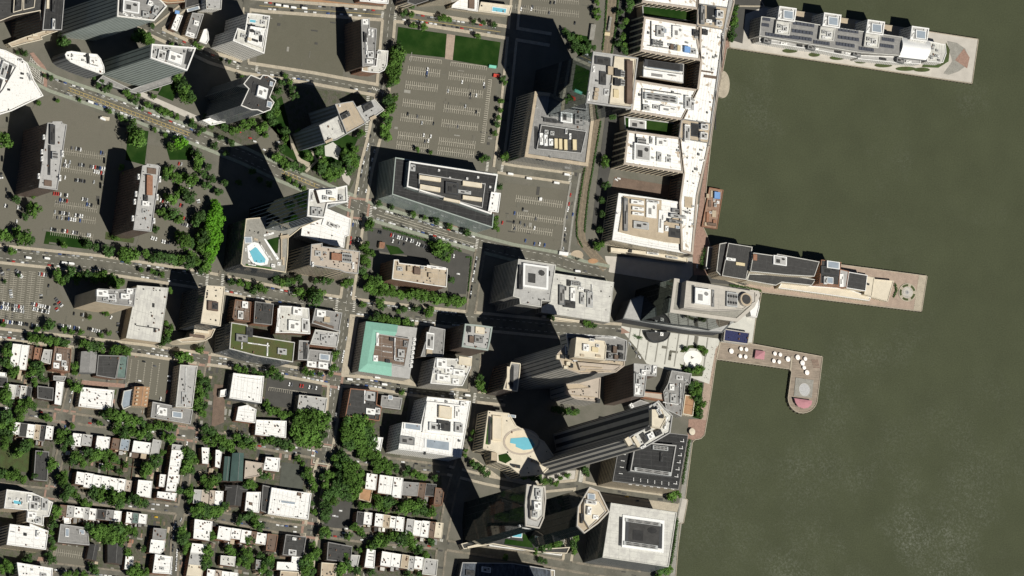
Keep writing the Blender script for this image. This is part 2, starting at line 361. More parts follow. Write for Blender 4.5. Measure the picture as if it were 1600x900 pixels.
def sdist(p, pts):
    best = 1e9
    for i in range(len(pts)-1):
        a, b = pts[i], pts[i+1]; dx, dy = b[0]-a[0], b[1]-a[1]
        t = max(0, min(1, ((p[0]-a[0])*dx+(p[1]-a[1])*dy)/(dx*dx+dy*dy))); best = min(best, math.hypot(p[0]-a[0]-t*dx, p[1]-a[1]-t*dy))
    return best
for k, (pts, w, walk, wm, m) in STREETS.items():
    L, Rr = offs(pts, w/2), offs(pts, -w/2); z = LAY['road']; LAY['road'] += .004; mb = MB()
    for i in range(len(pts)-1): mb.face([(*P(*q)[:2], z) for q in (Rr[i+1], Rr[i], L[i], L[i+1])])
    tag(mb.obj('street', M[m]), kind='structure')
    mb = MB(); LAY['walk'] += .0035; zt = LAY['walk']
    c = resample(pts)
    for sgn in (1, -1):
        a, b = offs(c, sgn*w/2), offs(c, sgn*(w/2+walk))
        for i in range(len(c)-1):
            mid = ((a[i][0]+b[i+1][0])/2, (a[i][1]+b[i+1][1])/2)
            if any(k2 != k and sdist(mid, s[0]) < s[1]/2+1 for k2, s in STREETS.items()): continue
            q = [tuple(P(*t)[:2]) for t in (a[i], a[i+1], b[i+1], b[i])]
            mb.face([(*t, zt) for t in (ccw(q))])
            mb.face([(*q[0], .4), (*q[1], .4), (*q[1], zt), (*q[0], zt)]); mb.face([(*q[3], 0), (*q[2], 0), (*q[2], zt), (*q[3], zt)])
    tag(mb.obj('pavement', M[wm]), kind='structure')
def line(mb, a, b, w, z):
    a = P(*a); b = P(*b); d = Vector((b.x-a.x, b.y-a.y)); l = d.length; n = Vector((-d.y, d.x))/l*w/2
    mb.face([(a.x-n.x, a.y-n.y, z), (b.x-n.x, b.y-n.y, z), (b.x+n.x, b.y+n.y, z), (a.x+n.x, a.y+n.y, z)])
def markings(name, segs, w, m):
    z = LAY['mark']; LAY['mark'] += .003; mb = MB()
    for a, b in segs: line(mb, a, b, w, z)
    return tag(mb.obj(name, M[m]), kind='structure')
# hatched yellow median of the avenue
med = []
for seg in (((106, 139), (296, 210)), ((440, 268), (498, 292))):
    (x0, y0), (x1, y1) = seg; l = math.hypot(x1-x0, y1-y0); ux, uy = (x1-x0)/l, (y1-y0)/l
    for o in (-2.3, 2.3): med.append(((x0-uy*o, y0+ux*o), (x1-uy*o, y1+ux*o)))
    for i in range(int(l/7.2)):
        t = 3+i*7.2; med.append(((x0+ux*t+uy*2.3, y0+uy*t-ux*2.3), (x0+ux*(t+3)-uy*2.3, y0+uy*(t+3)+ux*2.3)))
markings('median_markings', med, .55, 'paintyellow')
markings('median_markings', [((640, 29), (782, 50)), ((405, 9), (595, 23))], .5, 'paintyellow')
ln = []
for key, o in (('avenue', 5.5), ('avenue', -5.5), ('boulevard', 6), ('boulevard', -6), ('cross_a', 0), ('york', 0), ('lotside', 0)):
    c = resample(offs(STREETS[key][0], o), 5)
    ln += [(c[i], c[i+1]) for i in range(0, len(c)-1, 2)]
markings('lane_markings', [((588, 335), (660, 357)), ((662, 358), (744, 382)), ((600, 334), (700, 366))], .5, 'paintfaint')
markings('lane_markings', ln, .35, 'paint')
def zebra(a, b, length, n):
    """a..b is the line across the street along which the bars stand side by side"""
    dx, dy = b[0]-a[0], b[1]-a[1]; l = math.hypot(dx, dy); nx, ny = -dy/l*length/2, dx/l*length/2
    return [((a[0]+dx*(i+.5)/n-nx, a[1]+dy*(i+.5)/n-ny), (a[0]+dx*(i+.5)/n+nx, a[1]+dy*(i+.5)/n+ny)) for i in range(n)]
zz = []
for a, b, L_, n in (((324, 428), (322, 450), 4, 9), ((348, 428), (346, 452), 4, 9), ((527, 462), (525, 488), 4, 9), ((555, 462), (552, 488), 4, 9), ((746, 373), (743, 392), 4, 8), ((762, 253), (760, 268), 4, 7), ((785, 256), (783, 271), 4, 7),
                    ((892, 271), (889, 287), 4, 7), ((580, 137), (600, 145), 4, 8), ((575, 150), (572, 215), 5, 24), ((598, 18), (596, 30), 4, 6), ((618, 18), (616, 34), 4, 6), ((372, 98), (370, 116), 4, 7), ((402, 98), (400, 112), 4, 7), ((545, 305), (543, 328), 4, 9), ((580, 322), (577, 345), 4, 9), ((548, 345), (566, 350), 4, 7),
                    ((692, 845), (682, 843), 4, 6), ((715, 610), (713, 626), 4, 7), ((742, 614), (740, 630), 4, 7), ((880, 395), (892, 397), 4, 6), ((905, 742), (912, 743), 22, 5), ((880, 845), (893, 848), 26, 6)):
    zz += zebra(a, b, L_, n)
markings('crossing_markings', zz, .8, 'paint')
# red paved crossings and squares
for q in ([(46, 83), (52, 82), (69, 103), (74, 112), (73, 138), (68, 136), (67, 115), (60, 106)],): sheet('crossing_paving', q, 'redpave', 'mark')
g = []
for i in range(8): g += [((48+i*3, 88+i*3.5), (44+i*3.2, 104+i*4)), ((47-i*.6, 90+i*3.2), (66-i*.2, 108+i*3.2))]
markings('crossing_markings', g, .5, 'paint')
def square(cx, cy, w, h, t=3.2, m='redpave'):
    o = R(cx, cy, w, h); i = R(cx, cy, w-2*t, h-2*t); z = LAY['mark']; LAY['mark'] += .003; mb = MB()
    a = [P(*q) for q in o]; b = [P(*q) for q in i]
    for k in range(4): j = (k+1) % 4; mb.face([(a[j].x, a[j].y, z), (a[k].x, a[k].y, z), (b[k].x, b[k].y, z), (b[j].x, b[j].y, z)])
    tag(mb.obj('crossing_paving', M[m]), kind='structure')
square(505, 711, 36, 36, 2.2, 'redpave'); square(505, 711, 29, 29, 1.6, 'paintfaint'); square(520, 594, 32, 25, 4); square(100, 651, 34, 22, 4); square(292, 678, 34, 24, 4); square(313, 560, 32, 24, 4); square(485, 829, 30, 26, 4)
square(82, 770, 26, 22, 3); square(560, 326, 34, 34, 3.5, 'redpave')
# car parks ----------------------------------------------------
sheet('car_park', [(612, 84), (770, 103), (775, 118), (770, 243), (604, 228)], 'lotasphalt', 'lot')
sheet('car_park', [(785, 285), (896, 299), (880, 395), (775, 380)], 'lotasphalt', 'lot')
sheet('vacant_lot', [(408, 14), (545, 22), (535, 122), (400, 106)], 'vacant', 'lot')
sheet('car_park', [(60, 155), (80, 148), (205, 196), (196, 250), (172, 372), (60, 385), (20, 330), (30, 200)], 'lotasphalt', 'lot')
sheet('car_park', [(-20, 200), (30, 200), (60, 330), (55, 385), (-20, 380)], 'lotasphalt', 'lot')
sheet('car_park', [(225, 225), (262, 230), (300, 250), (325, 310), (315, 398), (210, 390), (240, 300)], 'lotasphalt', 'lot')
sheet('car_park', [(-20, 412), (80, 420), (100, 470), (190, 485), (185, 535), (100, 520), (-20, 505)], 'lotasphalt', 'lot')
sheet('car_park', [(574, 355), (620, 360), (690, 385), (735, 398), (728, 460), (700, 458), (700, 420), (640, 400), (575, 390)], 'asphaltdark', 'lot')
sheet('car_park', [(200, 557), (268, 565), (262, 622), (235, 622), (197, 595)], 'lotasphalt', 'lot')
sheet('car_park', [(800, -60), (935, -60), (928, 55), (920, 60), (800, 26)], 'lotasphalt', 'lot')
sheet('car_park', [(418, 590), (505, 600), (498, 625), (470, 640), (412, 632)], 'asphaltdark', 'lot')
sheet('car_park', [(85, 850), (140, 857), (135, 885), (82, 878)], 'lotasphalt', 'lot')
sheet('car_park', [(512, 785), (552, 782), (545, 830), (505, 825)], 'asphaltdark', 'lot')
sheet('courtyard', [(960, 276), (1060, 292), (1052, 310), (955, 296)], 'brown', 'lot')
sheet('car_park', [(1140, 0), (1186, -20), (1195, 10), (1165, 22), (1160, 68), (1140, 62)], 'asphaltdark', 'lot')
sheet('courtyard', [(1090, 430), (1190, 440), (1160, 446), (1088, 440)], 'asphaltdark', 'lot')
st_ = []
def comb(x0, y0, n, ang, sp=3.3, dep=5.5, spine=True, both=True):
    a = math.radians(ang); ux, uy = math.cos(a), math.sin(a); vx, vy = -uy, ux
    if spine: st_.append(((x0, y0), (x0+ux*sp*n, y0+uy*sp*n)))
    for i in range(n+1):
        x, y = x0+ux*sp*i, y0+uy*sp*i; st_.append(((x-vx*(dep if both else 0), y-vy*(dep if both else 0)), (x+vx*dep, y+vy*dep)))
for k, (y, both) in enumerate(((88, 0), (109, 1), (132, 0), (160, 0), (183, 1), (211, 1), (226, 0))):
    x = 640-(y-90)*.15; comb(x, y, 15, 7, both=k > 0, dep=6.2); comb(x+64, y+9, 17, 7, both=k > 0, dep=6.2)
comb(768, 125, 30, 97, both=False)
for x, y in ((806, 310), (808, 336), (800, 355)): comb(x, y, 22 if y < 350 else 19, 8, dep=5.5)
markings('stall_markings', st_, .6, 'paintfaint'); st_ = []
for y in (236, 262, 318, 336, 362): comb(98-(y-236)*.15, y, 20, 8, both=True)
for x in (8, 22, 36, 50, 64): comb(x, 425, 22, 96, both=True)
for x in (205, 216, 227, 238, 249): comb(x, 562+(x-205)*.14, 14, 97, 3.5, 1.2)
for y in (-8, 12): comb(805, y, 30, 6)
comb(84, 862, 14, 8); comb(420, 605, 18, 8, both=False)
markings('stall_markings', st_, .4, 'paintfaint')
# light rail: bed, rails, hedged sides
trk = [(958, -30), (953, 40), (947, 85), (932, 180), (925, 225), (912, 300), (905, 350), (909, 378), (925, 396), (947, 420)]
z = LAY['road']; LAY['road'] += .004; mb = MB(); A_, B_ = offs(trk, 7), offs(trk, -7)
for i in range(len(trk)-1): mb.face([(*P(*q)[:2], z) for q in (B_[i+1], B_[i], A_[i], A_[i+1])])
tag(mb.obj('track_bed', M['trackbed']), kind='structure')
rl = []
for o in (-3.8, -2, 2, 3.8): c = offs(trk, o); rl += [(c[i], c[i+1]) for i in range(len(c)-1)]
markings('tram_rail', rl, .3, 'rail')
# lawns
sheet('lawn', [(622, 42), (698, 53), (695, 90), (618, 82)], 'grass', 'lawn'); sheet('lawn', [(711, 55), (782, 66), (777, 106), (707, 94)], 'grass', 'lawn')
sheet('path', [(698, 53), (711, 55), (707, 94), (695, 92)], 'pinkpave', 'lawn')
sheet('lawn', [(262, 122), (282, 128), (270, 158), (246, 148)], 'grass', 'lawn'); sheet('lawn', [(230, 128), (252, 125), (248, 143), (228, 140)], 'grass', 'lawn')
sheet('path', [(206, 144), (218, 142), (310, 182), (316, 192), (300, 188)], 'plaza', 'lawn')
sheet('lawn', [(72, 361), (140, 372), (134, 389), (68, 381)], 'grass', 'lawn'); sheet('lawn', [(258, 225), (300, 225), (300, 250), (265, 250)], 'grass', 'lawn'); sheet('lawn', [(200, 200), (232, 205), (226, 258), (196, 250)], 'grass', 'lawn')
sheet('lawn', [(165, 362), (210, 372), (208, 380), (164, 374)], 'grassdry', 'lawn'); sheet('lawn', [(602, 382), (622, 386), (632, 396), (610, 398)], 'grass', 'lawn')
sheet('lawn', [(404, 178), (440, 150), (450, 190), (440, 240), (500, 272), (530, 280), (560, 215), (520, 205), (470, 225), (455, 235), (430, 200)], 'grass', 'lawn')
sheet('car_park', [(425, 200), (440, 205), (430, 250), (412, 238), (395, 222)], 'lotasphalt', 'lot')
sheet('path', [(454, 224), (458, 224), (470, 248), (485, 255), (482, 262), (465, 252)], 'sidewalk', 'lawn'); sheet('path', [(476, 267), (501, 243), (503, 245), (479, 270)], 'sidewalk', 'mark'); sheet('path', [(485, 235), (488, 234), (497, 253), (493, 254)], 'sidewalk', 'mark')
sheet('plaza', [(507, 228), (520, 222), (533, 233), (530, 240), (528, 250), (518, 245), (508, 244)], 'plazawhite', 'lawn'); sheet('plaza', [(530, 262), (536, 260), (548, 280), (545, 290), (536, 282)], 'plaza', 'lawn')
sheet('lawn', [(880, 50), (925, 58), (922, 85), (885, 110), (882, 150), (900, 152), (905, 105), (912, 100)], 'grass', 'lawn')
sheet('lawn', [(0, 690), (52, 695), (50, 738), (0, 735)], 'grassdry', 'lawn'); sheet('sports_court', [(440, 722), (477, 727), (472, 766), (436, 760)], 'court', 'lawn')
sheet('forecourt', [(128, 594), (196, 600), (194, 606), (126, 601)], 'redpave', 'lot'); sheet('forecourt', [(60, 878-8), (76, 880-8), (72, 888-4), (56, 886-6)], 'redpave', 'lot'); sheet('plaza', [(335, 600), (352, 602), (350, 660), (330, 668)], 'brown', 'lot')
sheet('forecourt', [(545, 497), (560, 497), (545, 585), (536, 590), (533, 580)], 'sidewalk', 'lot'); sheet('forecourt', [(555, 585), (640, 592), (650, 600), (640, 608), (548, 592)], 'sidewalk', 'lot')
sheet('forecourt', [(460, -5), (600, 12), (600, 18), (460, 8)], 'orange', 'lot'); sheet('forecourt', [(586, 330), (640, 342), (740, 372), (735, 378), (660, 352), (584, 338)], 'sidewalkgray', 'lot'); sheet('forecourt', [(700, 350), (745, 352), (742, 364), (718, 360)], 'redpave', 'mark')
sheet('forecourt', [(870, 395), (905, 398), (912, 405), (900, 410), (872, 404)], 'tan', 'lot'); sheet('plaza', ell(901, 399, 10, 8, 20), 'tan', 'mark'); sheet('traffic_island', ell(926, 408, 8, 4, 14), 'orange', 'mark')
sheet('forecourt', [(925, 768), (1062, 786), (1058, 800), (918, 780)], 'sidewalk', 'lot'); sheet('forecourt', [(725, 722), (740, 715), (790, 752), (780, 760)], 'sidewalk', 'lot'); sheet('forecourt', [(785, 738), (905, 735), (895, 755), (860, 762), (800, 760)], 'plaza', 'lot')

# patios, paths and bare patches of the back gardens
pr_ = random.Random(21); YP = [[(0, 535), (110, 545), (95, 640), (0, 630)], [(108, 678), (292, 700), (278, 786), (92, 760)], [(88, 786), (270, 808), (262, 900), (84, 880)], [(308, 694), (498, 719), (480, 818), (290, 788)], [(284, 812), (474, 839), (466, 900), (274, 900)], [(510, 724), (690, 744), (690, 833), (495, 813)], [(494, 842), (690, 859), (690, 900), (488, 900)], [(320, 574), (515, 602), (500, 698), (306, 674)], [(120, 544), (300, 569), (290, 660), (105, 636)]]
PB = {k: MB() for k in ('sidewalkgray', 'tan', 'redpave', 'soil', 'asphaltdark', 'grassdry')}
for q in YP:
    xs = [p[0] for p in q]; ys = [p[1] for p in q]
    for i in range(int(abs(area(q))/95)):
        x, y = pr_.uniform(min(xs), max(xs)), pr_.uniform(min(ys), max(ys))
        if not inside(x, y, q): continue
        w_, d_ = pr_.choice(((3, 6), (5, 4), (2, 9), (6, 6), (9, 3), (4, 10))); k = pr_.choice(('sidewalkgray', 'sidewalkgray', 'tan', 'redpave', 'soil', 'asphaltdark', 'asphaltdark', 'grassdry'))
        z = .1+i*.0004; PB[k].face([(*P(*t)[:2], z+.002*list(PB).index(k)) for t in reversed(R(x, y, w_, d_))])
for k, mb in PB.items(): tag(mb.obj('garden_paving', M[k]), kind='structure')

# repaired patches of the road surface and of the car parks
pr_ = random.Random(33); PA = {k: MB() for k in ('asphaltdark', 'sidewalkgray', 'ground', 'lotasphalt')}; i = 0
def patch(x, y, w_, d_, ang, k):
    global i
    i += 1; z = .486+(i % 50)*.0006; PA[k].face([(*P(*t)[:2], z) for t in reversed(R(x, y, w_, d_, ang))])
for k_, (pts, w, *_) in STREETS.items():
    for x, y in resample(pts, 9):
        if pr_.random() < .55: patch(x+pr_.uniform(-w/3, w/3), y+pr_.uniform(-w/3, w/3), pr_.uniform(2, 9), pr_.uniform(1.5, 4), pr_.choice((8, 8, 98)), pr_.choice(('asphaltdark', 'ground', 'lotasphalt', 'lotasphalt')))
for q, n in (([(612, 84), (770, 103), (770, 243), (604, 228)], 40), ([(785, 285), (896, 299), (880, 395), (775, 380)], 20), ([(408, 14), (545, 22), (535, 122), (400, 106)], 20), ([(60, 155), (80, 148), (205, 196), (172, 372), (60, 385)], 26), ([(0, 412), (80, 420), (100, 470), (185, 535), (0, 505)], 22), ([(800, 0), (935, 0), (928, 55), (800, 26)], 12), ([(985, 512), (1110, 532), (1050, 575), (995, 545)], 14)):
    xs = [p[0] for p in q]; ys = [p[1] for p in q]
    for _ in range(n):
        x, y = pr_.uniform(min(xs), max(xs)), pr_.uniform(min(ys), max(ys))
        if inside(x, y, q): patch(x, y, pr_.uniform(2, 16), pr_.uniform(.8, 5), pr_.choice((8, 8, 98)), pr_.choice(('asphaltdark', 'ground', 'ground', 'lotasphalt', 'sidewalkgray') if x < 950 else ('sidewalkgray', 'ground')))
for k, mb in PA.items(): tag(mb.obj('surface_patch', M[k]), kind='structure')
# ------------------------------------------------------------------ building kit
def facade(wp, z0, z1, style, org, parent):
    """window panes of a whole wall run: too many and too small to pick apart, joined into one part"""
    if style == 'none' or z1-z0 < 4: return
    mb = MB(); cols = ['pane']; H = z1-z0
    if style in ('glass', 'glassdark'): cols = ['wgray' if style == 'glass' else 'wdark']
    if style == 'blueband': cols = ['paneblue']
    if style == 'stripe': cols = ['wdark']
    if style == 'whitebar': cols = ['bluegray']
    if style in ('thin', 'rib'): cols = ['wdark']
    if style == 'bluethin': cols = ['bluegray']
    n = len(wp)
    for i in range(n):
        a, b = wp[i], wp[(i+1) % n]; dx, dy = b[0]-a[0], b[1]-a[1]; L = math.hypot(dx, dy)
        if L < 3: continue
        ux, uy = dx/L, dy/L; o = .07; nx, ny = uy*o, -ux*o
        def q(s0, s1, h0, h1): mb.face([(a[0]+ux*s0+nx, a[1]+uy*s0+ny, h0), (a[0]+ux*s1+nx, a[1]+uy*s1+ny, h0), (a[0]+ux*s1+nx, a[1]+uy*s1+ny, h1), (a[0]+ux*s0+nx, a[1]+uy*s0+ny, h1)])
        fl = 3.5 if H > 12 else 3.1; nf = max(1, int(H/fl))
        if style == 'grid':
            nb = max(1, int(L/3.4))
            for f in range(nf):
                h0 = z0+f*H/nf+1.
                for k in range(nb):
                    c = L*(k+.5)/nb; q(c-.75, c+.75, h0, h0+1.7)
        elif style in ('band', 'blueband'):
            for f in range(nf):
                h0 = z0+f*H/nf+1.1; q(.6, L-.6, h0, h0+1.6)
        elif style in ('pier', 'stripe', 'whitebar'):
            sp = 3.4 if style == 'pier' else 4.4; nb = max(1, int(L/sp))
            for k in range(nb):
                c = L*(k+.5)/nb; q(c-sp*.27, c+sp*.27, z0+2.5, z1-1.4)
        elif style == 'rib':
            nb = max(1, int(L/7.5))
            for k in range(nb): c = L*(k+.5)/nb; q(c-2.3, c+2.3, z0+2, z1-1.6)
        elif style in ('thin', 'bluethin'):
            nb = max(1, int(L/4.6))
            for k in range(nb): c = L*(k+.5)/nb; q(c-.55, c+.55, z0+2, z1-1.2)
        elif style in ('glass', 'glassdark'):
            for f in range(nf): h0 = z0+(f+.9)*H/nf; q(.2, L-.2, h0, h0+.3)
            nb = max(1, int(L/7.))
            for k in range(1, nb): c = L*k/nb; q(c-.15, c+.15, z0, z1-.6)
    if mb.f: tag(mb.obj('window', [M[c] for c in cols], parent, org), kind='stuff')
SHARED = {}
def shared(key, fn):
    if key not in SHARED: SHARED[key] = fn()
    return SHARED[key]
def unit_mesh(kind):
    """unit box pieces (1 x 1 x 1, base at 0) with recessed tops, grilles or fans"""
    def f():
        mb = MB(); sq = [(-.5, -.5), (.5, -.5), (.5, .5), (-.5, .5)]; i1 = [(x*.84, y*.84) for x, y in sq]
        side, top, extra = {'u': ('steel', 'lgray', 'dgray'), 'w': ('whitemetal', 'white', 'gray'), 'g': ('wgray', 'gray', 'dgray'), 'b': ('wdark', 'black', 'dgray'), 't': ('wtan', 'tan', 'gray'), 's': ('whitemetal', 'bluegray', 'dgray'),
                            'c': ('wcream', 'cream', 'gray'), 'f': ('steel', 'gray', 'black'), 'y': ('yellowmetal', 'yellowmetal', 'dgray'), 'l': ('bluepaint', 'bluepaint', 'dgray'), 'r': ('wred', 'brick', 'dgray'), 'k': ('wdark', 'dgray', 'black'), 'j': ('wbrown', 'brown', 'dgray'), 'e': ('whitemetal', 'lgray', 'dgray')}[kind]
        mb.prism(sq, 0, 1, 0, False); mb.ring(sq, i1, .93, 1.0, 0); mb.face([(x, y, .94) for x, y in i1], 1)
        if kind == 'f':
            for k in range(4):
                for r in (-.22, .22): mb.tube(-.36+k*.24, r, .94, 1.06, .10, .10, 8, 0, 2)
        elif kind in 'ugwke':
            mb.prism([(-.3, -.3), (-.02, -.3), (-.02, .1), (-.3, .1)], .94, 1.15, 0, True, 2); mb.tube(.22, .18, .94, 1.12, .13, .13, 8, 0, 2)
        return mb.mesh('rooftop_unit', [M[side], M[top], M[extra]])
    return shared('u'+kind, f)
UNAME = {'u': 'rooftop_unit', 'w': 'penthouse', 'g': 'plant_room', 'b': 'roof_well', 't': 'stair_head', 's': 'skylight', 'c': 'penthouse', 'f': 'cooling_tower', 'y': 'chiller', 'l': 'water_tank', 'r': 'stair_head', 'k': 'plant_room', 'j': 'plant_room', 'e': 'plant_room'}
def vent_mesh():
    def f():
        mb = MB(); mb.tube(0, 0, 0, .7, .35, .35, 7, 0); mb.tube(0, 0, .7, 1., .55, .3, 7, 0); return mb.mesh('vent', [M['dgray']])
    return shared('vent', f)
def hatch_mesh():
    def f():
        mb = MB(); sq = [(-.5, -.5), (.5, -.5), (.5, .5), (-.5, .5)]; mb.prism(sq, 0, .8, 0, True, 1); mb.prism([(x*.8, y*.8) for x, y in sq], .8, 1., 1); return mb.mesh('roof_hatch', [M['wdark'], M['dgray']])
    return shared('hatch', f)
def chim_mesh():
    def f():
        mb = MB(); sq = [(-.5, -.5), (.5, -.5), (.5, .5), (-.5, .5)]; mb.prism(sq, 0, 1., 0); mb.prism([(x*1.2, y*1.2) for x, y in sq], 1., 1.12, 0); mb.tube(0, 0, 1.12, 1.3, .25, .2, 6, 1); return mb.mesh('chimney', [M['wbrick'], M['dgray']])
    return shared('chim', f)
PARW = {'whitestain': 'pinkstone', 'whitemottle': 'offwhite', 'white': 'white', 'offwhite': 'white', 'cream': 'cream', 'lgray': 'offwhite', 'gray': 'lgray', 'dgray': 'gray', 'black': 'lgray', 'tan': 'cream', 'pinkstone': 'pinkstone', 'brown': 'wbrick', 'brick': 'wbrick', 'teal': 'teal', 'greenroof': 'lgray', 'bluegray': 'offwhite', 'orange': 'wtan', 'copper': 'gray', 'slategreen': 'gray', 'pinktile': 'pinktile'}
def volume(root, org, poly, z0, z1, roof, wall, style, par=None, pw=.9, ph=1.1, names=('wall', 'roof')):
    wp = ccw([tuple(p[:2]) for p in PL(poly, z1)])
    mb = MB(); mb.prism(wp, z0, z1-.02, 0, False); wl = mb.obj(names[0], M[wall], root, org)
    mb = MB(); mb.face([(*p, z1) for p in inset(wp, .05)]); rf = mb.obj(names[1], M[roof], root, org)
    if par != 'no':
        mb = MB(); mb.ring(inset(wp, -.12), inset(wp, pw), z1-.5, z1+ph, 0); mb.obj('parapet', M[par or PARW.get(roof, 'lgray')], rf, org)
    if abs(area(wp)) > 420 and par != 'no' and roof not in ('grass', 'greenroof', 'navy', 'pinkstone', 'cream', 'sidewalkgray'):   # welded joints of the roof sheets, fine lines in one part
        a, b = max(((wp[i], wp[(i+1) % len(wp)]) for i in range(len(wp))), key=lambda e: math.hypot(e[1][0]-e[0][0], e[1][1]-e[0][1]))
        L = math.hypot(b[0]-a[0], b[1]-a[1]); ux, uy = (b[0]-a[0])/L, (b[1]-a[1])/L; ip = inset(wp, max(pw, .5)+.1); mb = MB(); uv = [(p[0]*ux+p[1]*uy, -p[0]*uy+p[1]*ux) for p in ip]
        for ax, sp in ((1, 5.2), (0, 19.)):
            lo = min(q[ax] for q in uv); hi = max(q[ax] for q in uv); s = lo+sp*.6; rq = random.Random(int(L*10))
            while s < hi:
                xs = sorted(uv[i][1-ax]+(s-uv[i][ax])/(uv[(i+1) % len(uv)][ax]-uv[i][ax])*(uv[(i+1) % len(uv)][1-ax]-uv[i][1-ax]) for i in range(len(uv)) if (uv[i][ax] > s) != (uv[(i+1) % len(uv)][ax] > s))
                for x0, x1 in zip(xs[::2], xs[1::2]):
                    q = [(x0, s-.11), (x1, s-.11), (x1, s+.11), (x0, s+.11)] if ax else [(s-.11, x0), (s+.11, x0), (s+.11, x1), (s-.11, x1)]
                    mb.face([(u*ux-v*uy, u*uy+v*ux, z1+.05) for u, v in q])
                s += sp*rq.uniform(.55, 1.5)
        if mb.f: tag(mb.obj('roof_seam', M['seamlight' if roof in ('black', 'dgray', 'slate', 'greenroof') else 'seam'], rf, org), kind='stuff')
    facade(wp, z0, z1, style, org, wl)
    return wp, rf
def put_units(root, org, units, h):
    for u in units:
        cx, cy, w, d, hh, k = u[:6]; ang = u[6] if len(u) > 6 else GT
        p = P(cx, cy, h+hh*.9); rp = [P(*q, h+hh*.9) for q in R(cx, cy, w, d, ang)]
        W_ = (rp[1]-rp[0]).length; D_ = (rp[2]-rp[1]).length; e = rp[1]-rp[0]; rz = math.atan2(e.y, e.x)
        if k == 'p':
            mb = MB(); mb.ring([q[:2] for q in ccw([tuple(q) for q in rp])], inset(ccw([tuple(q[:2]) for q in rp]), .8), h, h+hh, 0); pl = mb.obj('pool_coping', M['whitemetal'], root, org)
            mb = MB(); mb.face([(q[0], q[1], h+hh*.6) for q in ccw([tuple(q) for q in rp])]); mb.obj('pool', M['poolwater'], root, org); continue
        link(UNAME[k], unit_mesh(k), root, (p.x-org[0], p.y-org[1], h-org[2]), rz, (W_, D_, hh))
def clutter(root, org, poly, h, n, rng, big=False):
    xs = [p[0] for p in poly]; ys = [p[1] for p in poly]; ins = inset(ccw(poly), 1.6); k = 0; t = 0
    while k < n and t < n*12:
        t += 1; x, y = rng.uniform(min(xs), max(xs)), rng.uniform(min(ys), max(ys))
        if not inside(x, y, ins): continue
        k += 1; p = P(x, y, h+.6); c = rng.random(); loc = (p.x-org[0], p.y-org[1], h-org[2]); rz = math.radians(-GT)
        if big and c < .6:
            kk = rng.choice('uuwge'); link(UNAME[kk], unit_mesh(kk), root, loc, rz, (rng.uniform(2, 4.5), rng.uniform(1.6, 3.2), rng.uniform(1.2, 2.4)))
        elif c < .45: s = rng.uniform(.8, 1.3); link('vent', vent_mesh(), root, loc, rz, (s*1.2, s*1.2, s))
        elif c < .8: link('roof_hatch', hatch_mesh(), root, loc, rz, (rng.uniform(1.1, 1.9), rng.uniform(1.1, 2.2), .9))
        else: link('chimney', chim_mesh(), root, loc, rz, (rng.uniform(.8, 1.2), rng.uniform(1., 2.2), rng.uniform(1., 1.8)))
BN = [0]
def B(label, poly, h, roof='white', wall='wbrick', style='grid', name='apartment_building', cat='building', par=None, pw=.9, ph=1.1, units=(), clut=0, big=False, tiers=(), group=None, seed=None, z0=0):
    BN[0] += 1; rng = random.Random(seed or BN[0]*13)
    c = cen(poly); g = P(c[0], c[1], h); org = Vector((g.x, g.y, 0))
    root = tag(link(name, None, None, org), label, cat, group)
    _, r0 = volume(root, org, poly, z0, h, roof, wall, style, par, pw, ph); tr = []
    for t in tiers: tr.append(volume(root, org, t[0], t[1], t[2], t[3], t[4], t[5], *(t[6:]), names=('upper_wall', 'upper_roof'))[1])
    def top(x, y):
        z, r = h, r0
        for t, q in zip(tiers, tr):
            if inside(x, y, t[0]) and t[2] > z: z, r = t[2], q
        return z, r
    for u in units: z, r = top(u[0], u[1]); put_units(r, org, [u], z)
    if clut: clutter(r0, org, poly, h, int(clut*1.35+.5), rng, big)
    return root, org
def gable(label, poly, h, ridge, roof='dgray', wall='wbrick', name='house', cat='house', dormers=0, along=0, group=None, base=0.):
    """poly: 4 corners at eave height; ridge runs from the middle of side 0-1 to the middle of side 2-3 (along=0) or 1-2 to 3-0"""
    BN[0] += 1
    c = cen(poly); g = P(c[0], c[1], h); org = Vector((g.x, g.y, 0)); root = tag(link(name, None, None, org), label, cat, group)
    w = [P(*q, h) for q in poly]
    if along: w = w[1:]+w[:1]
    mb = MB(); mb.prism(ccw([tuple(q[:2]) for q in w]), 0, h-.02, 0, False)
    r0 = (w[0]+w[1])/2+Vector((0, 0, ridge)); r1 = (w[2]+w[3])/2+Vector((0, 0, ridge))
    mb.face([w[0], w[1], r0]); mb.face([w[2], w[3], r1]); mb.obj('wall', M[wall], root, org)
    for a, b, c_, d in ((w[1], w[2], r1, r0), (w[3], w[0], r0, r1)):
        m2 = MB(); up = Vector((0, 0, .06)); ov = Vector((0, 0, -.3)); m2.face([a+up, b+up, c_+up, d+up])
        m2.face([a-up, d-up, c_-up, b-up]); sl_ = m2.obj('roof_slope', M[roof], root, org)
        for k in range(dormers):
            t = (k+.5)/dormers; e = a.lerp(b, t).lerp(d.lerp(c_, t), .45); ax = (b-a).normalized(); inn = (d-a); inn.z = 0; inn.normalize()
            q = [e-ax*1.1-inn*1.8, e+ax*1.1-inn*1.8, e+ax*1.1+inn*1.2, e-ax*1.1+inn*1.2]
            m3 = MB(); m3.prism(ccw([(p.x, p.y) for p in q]), e.z-1.5, e.z+1., 0); m3.obj('dormer', M['wtan'], sl_, org)
    m2 = MB(); m2.limb(r0, r1, .25, .25, 4); m2.obj('ridge', M['gray'], root, org)
    facade(ccw([tuple(q[:2]) for q in w]), 0, h, 'grid', org, root)
    return root
ORD = 'first second third fourth fifth sixth seventh eighth ninth tenth eleventh twelfth'.split()
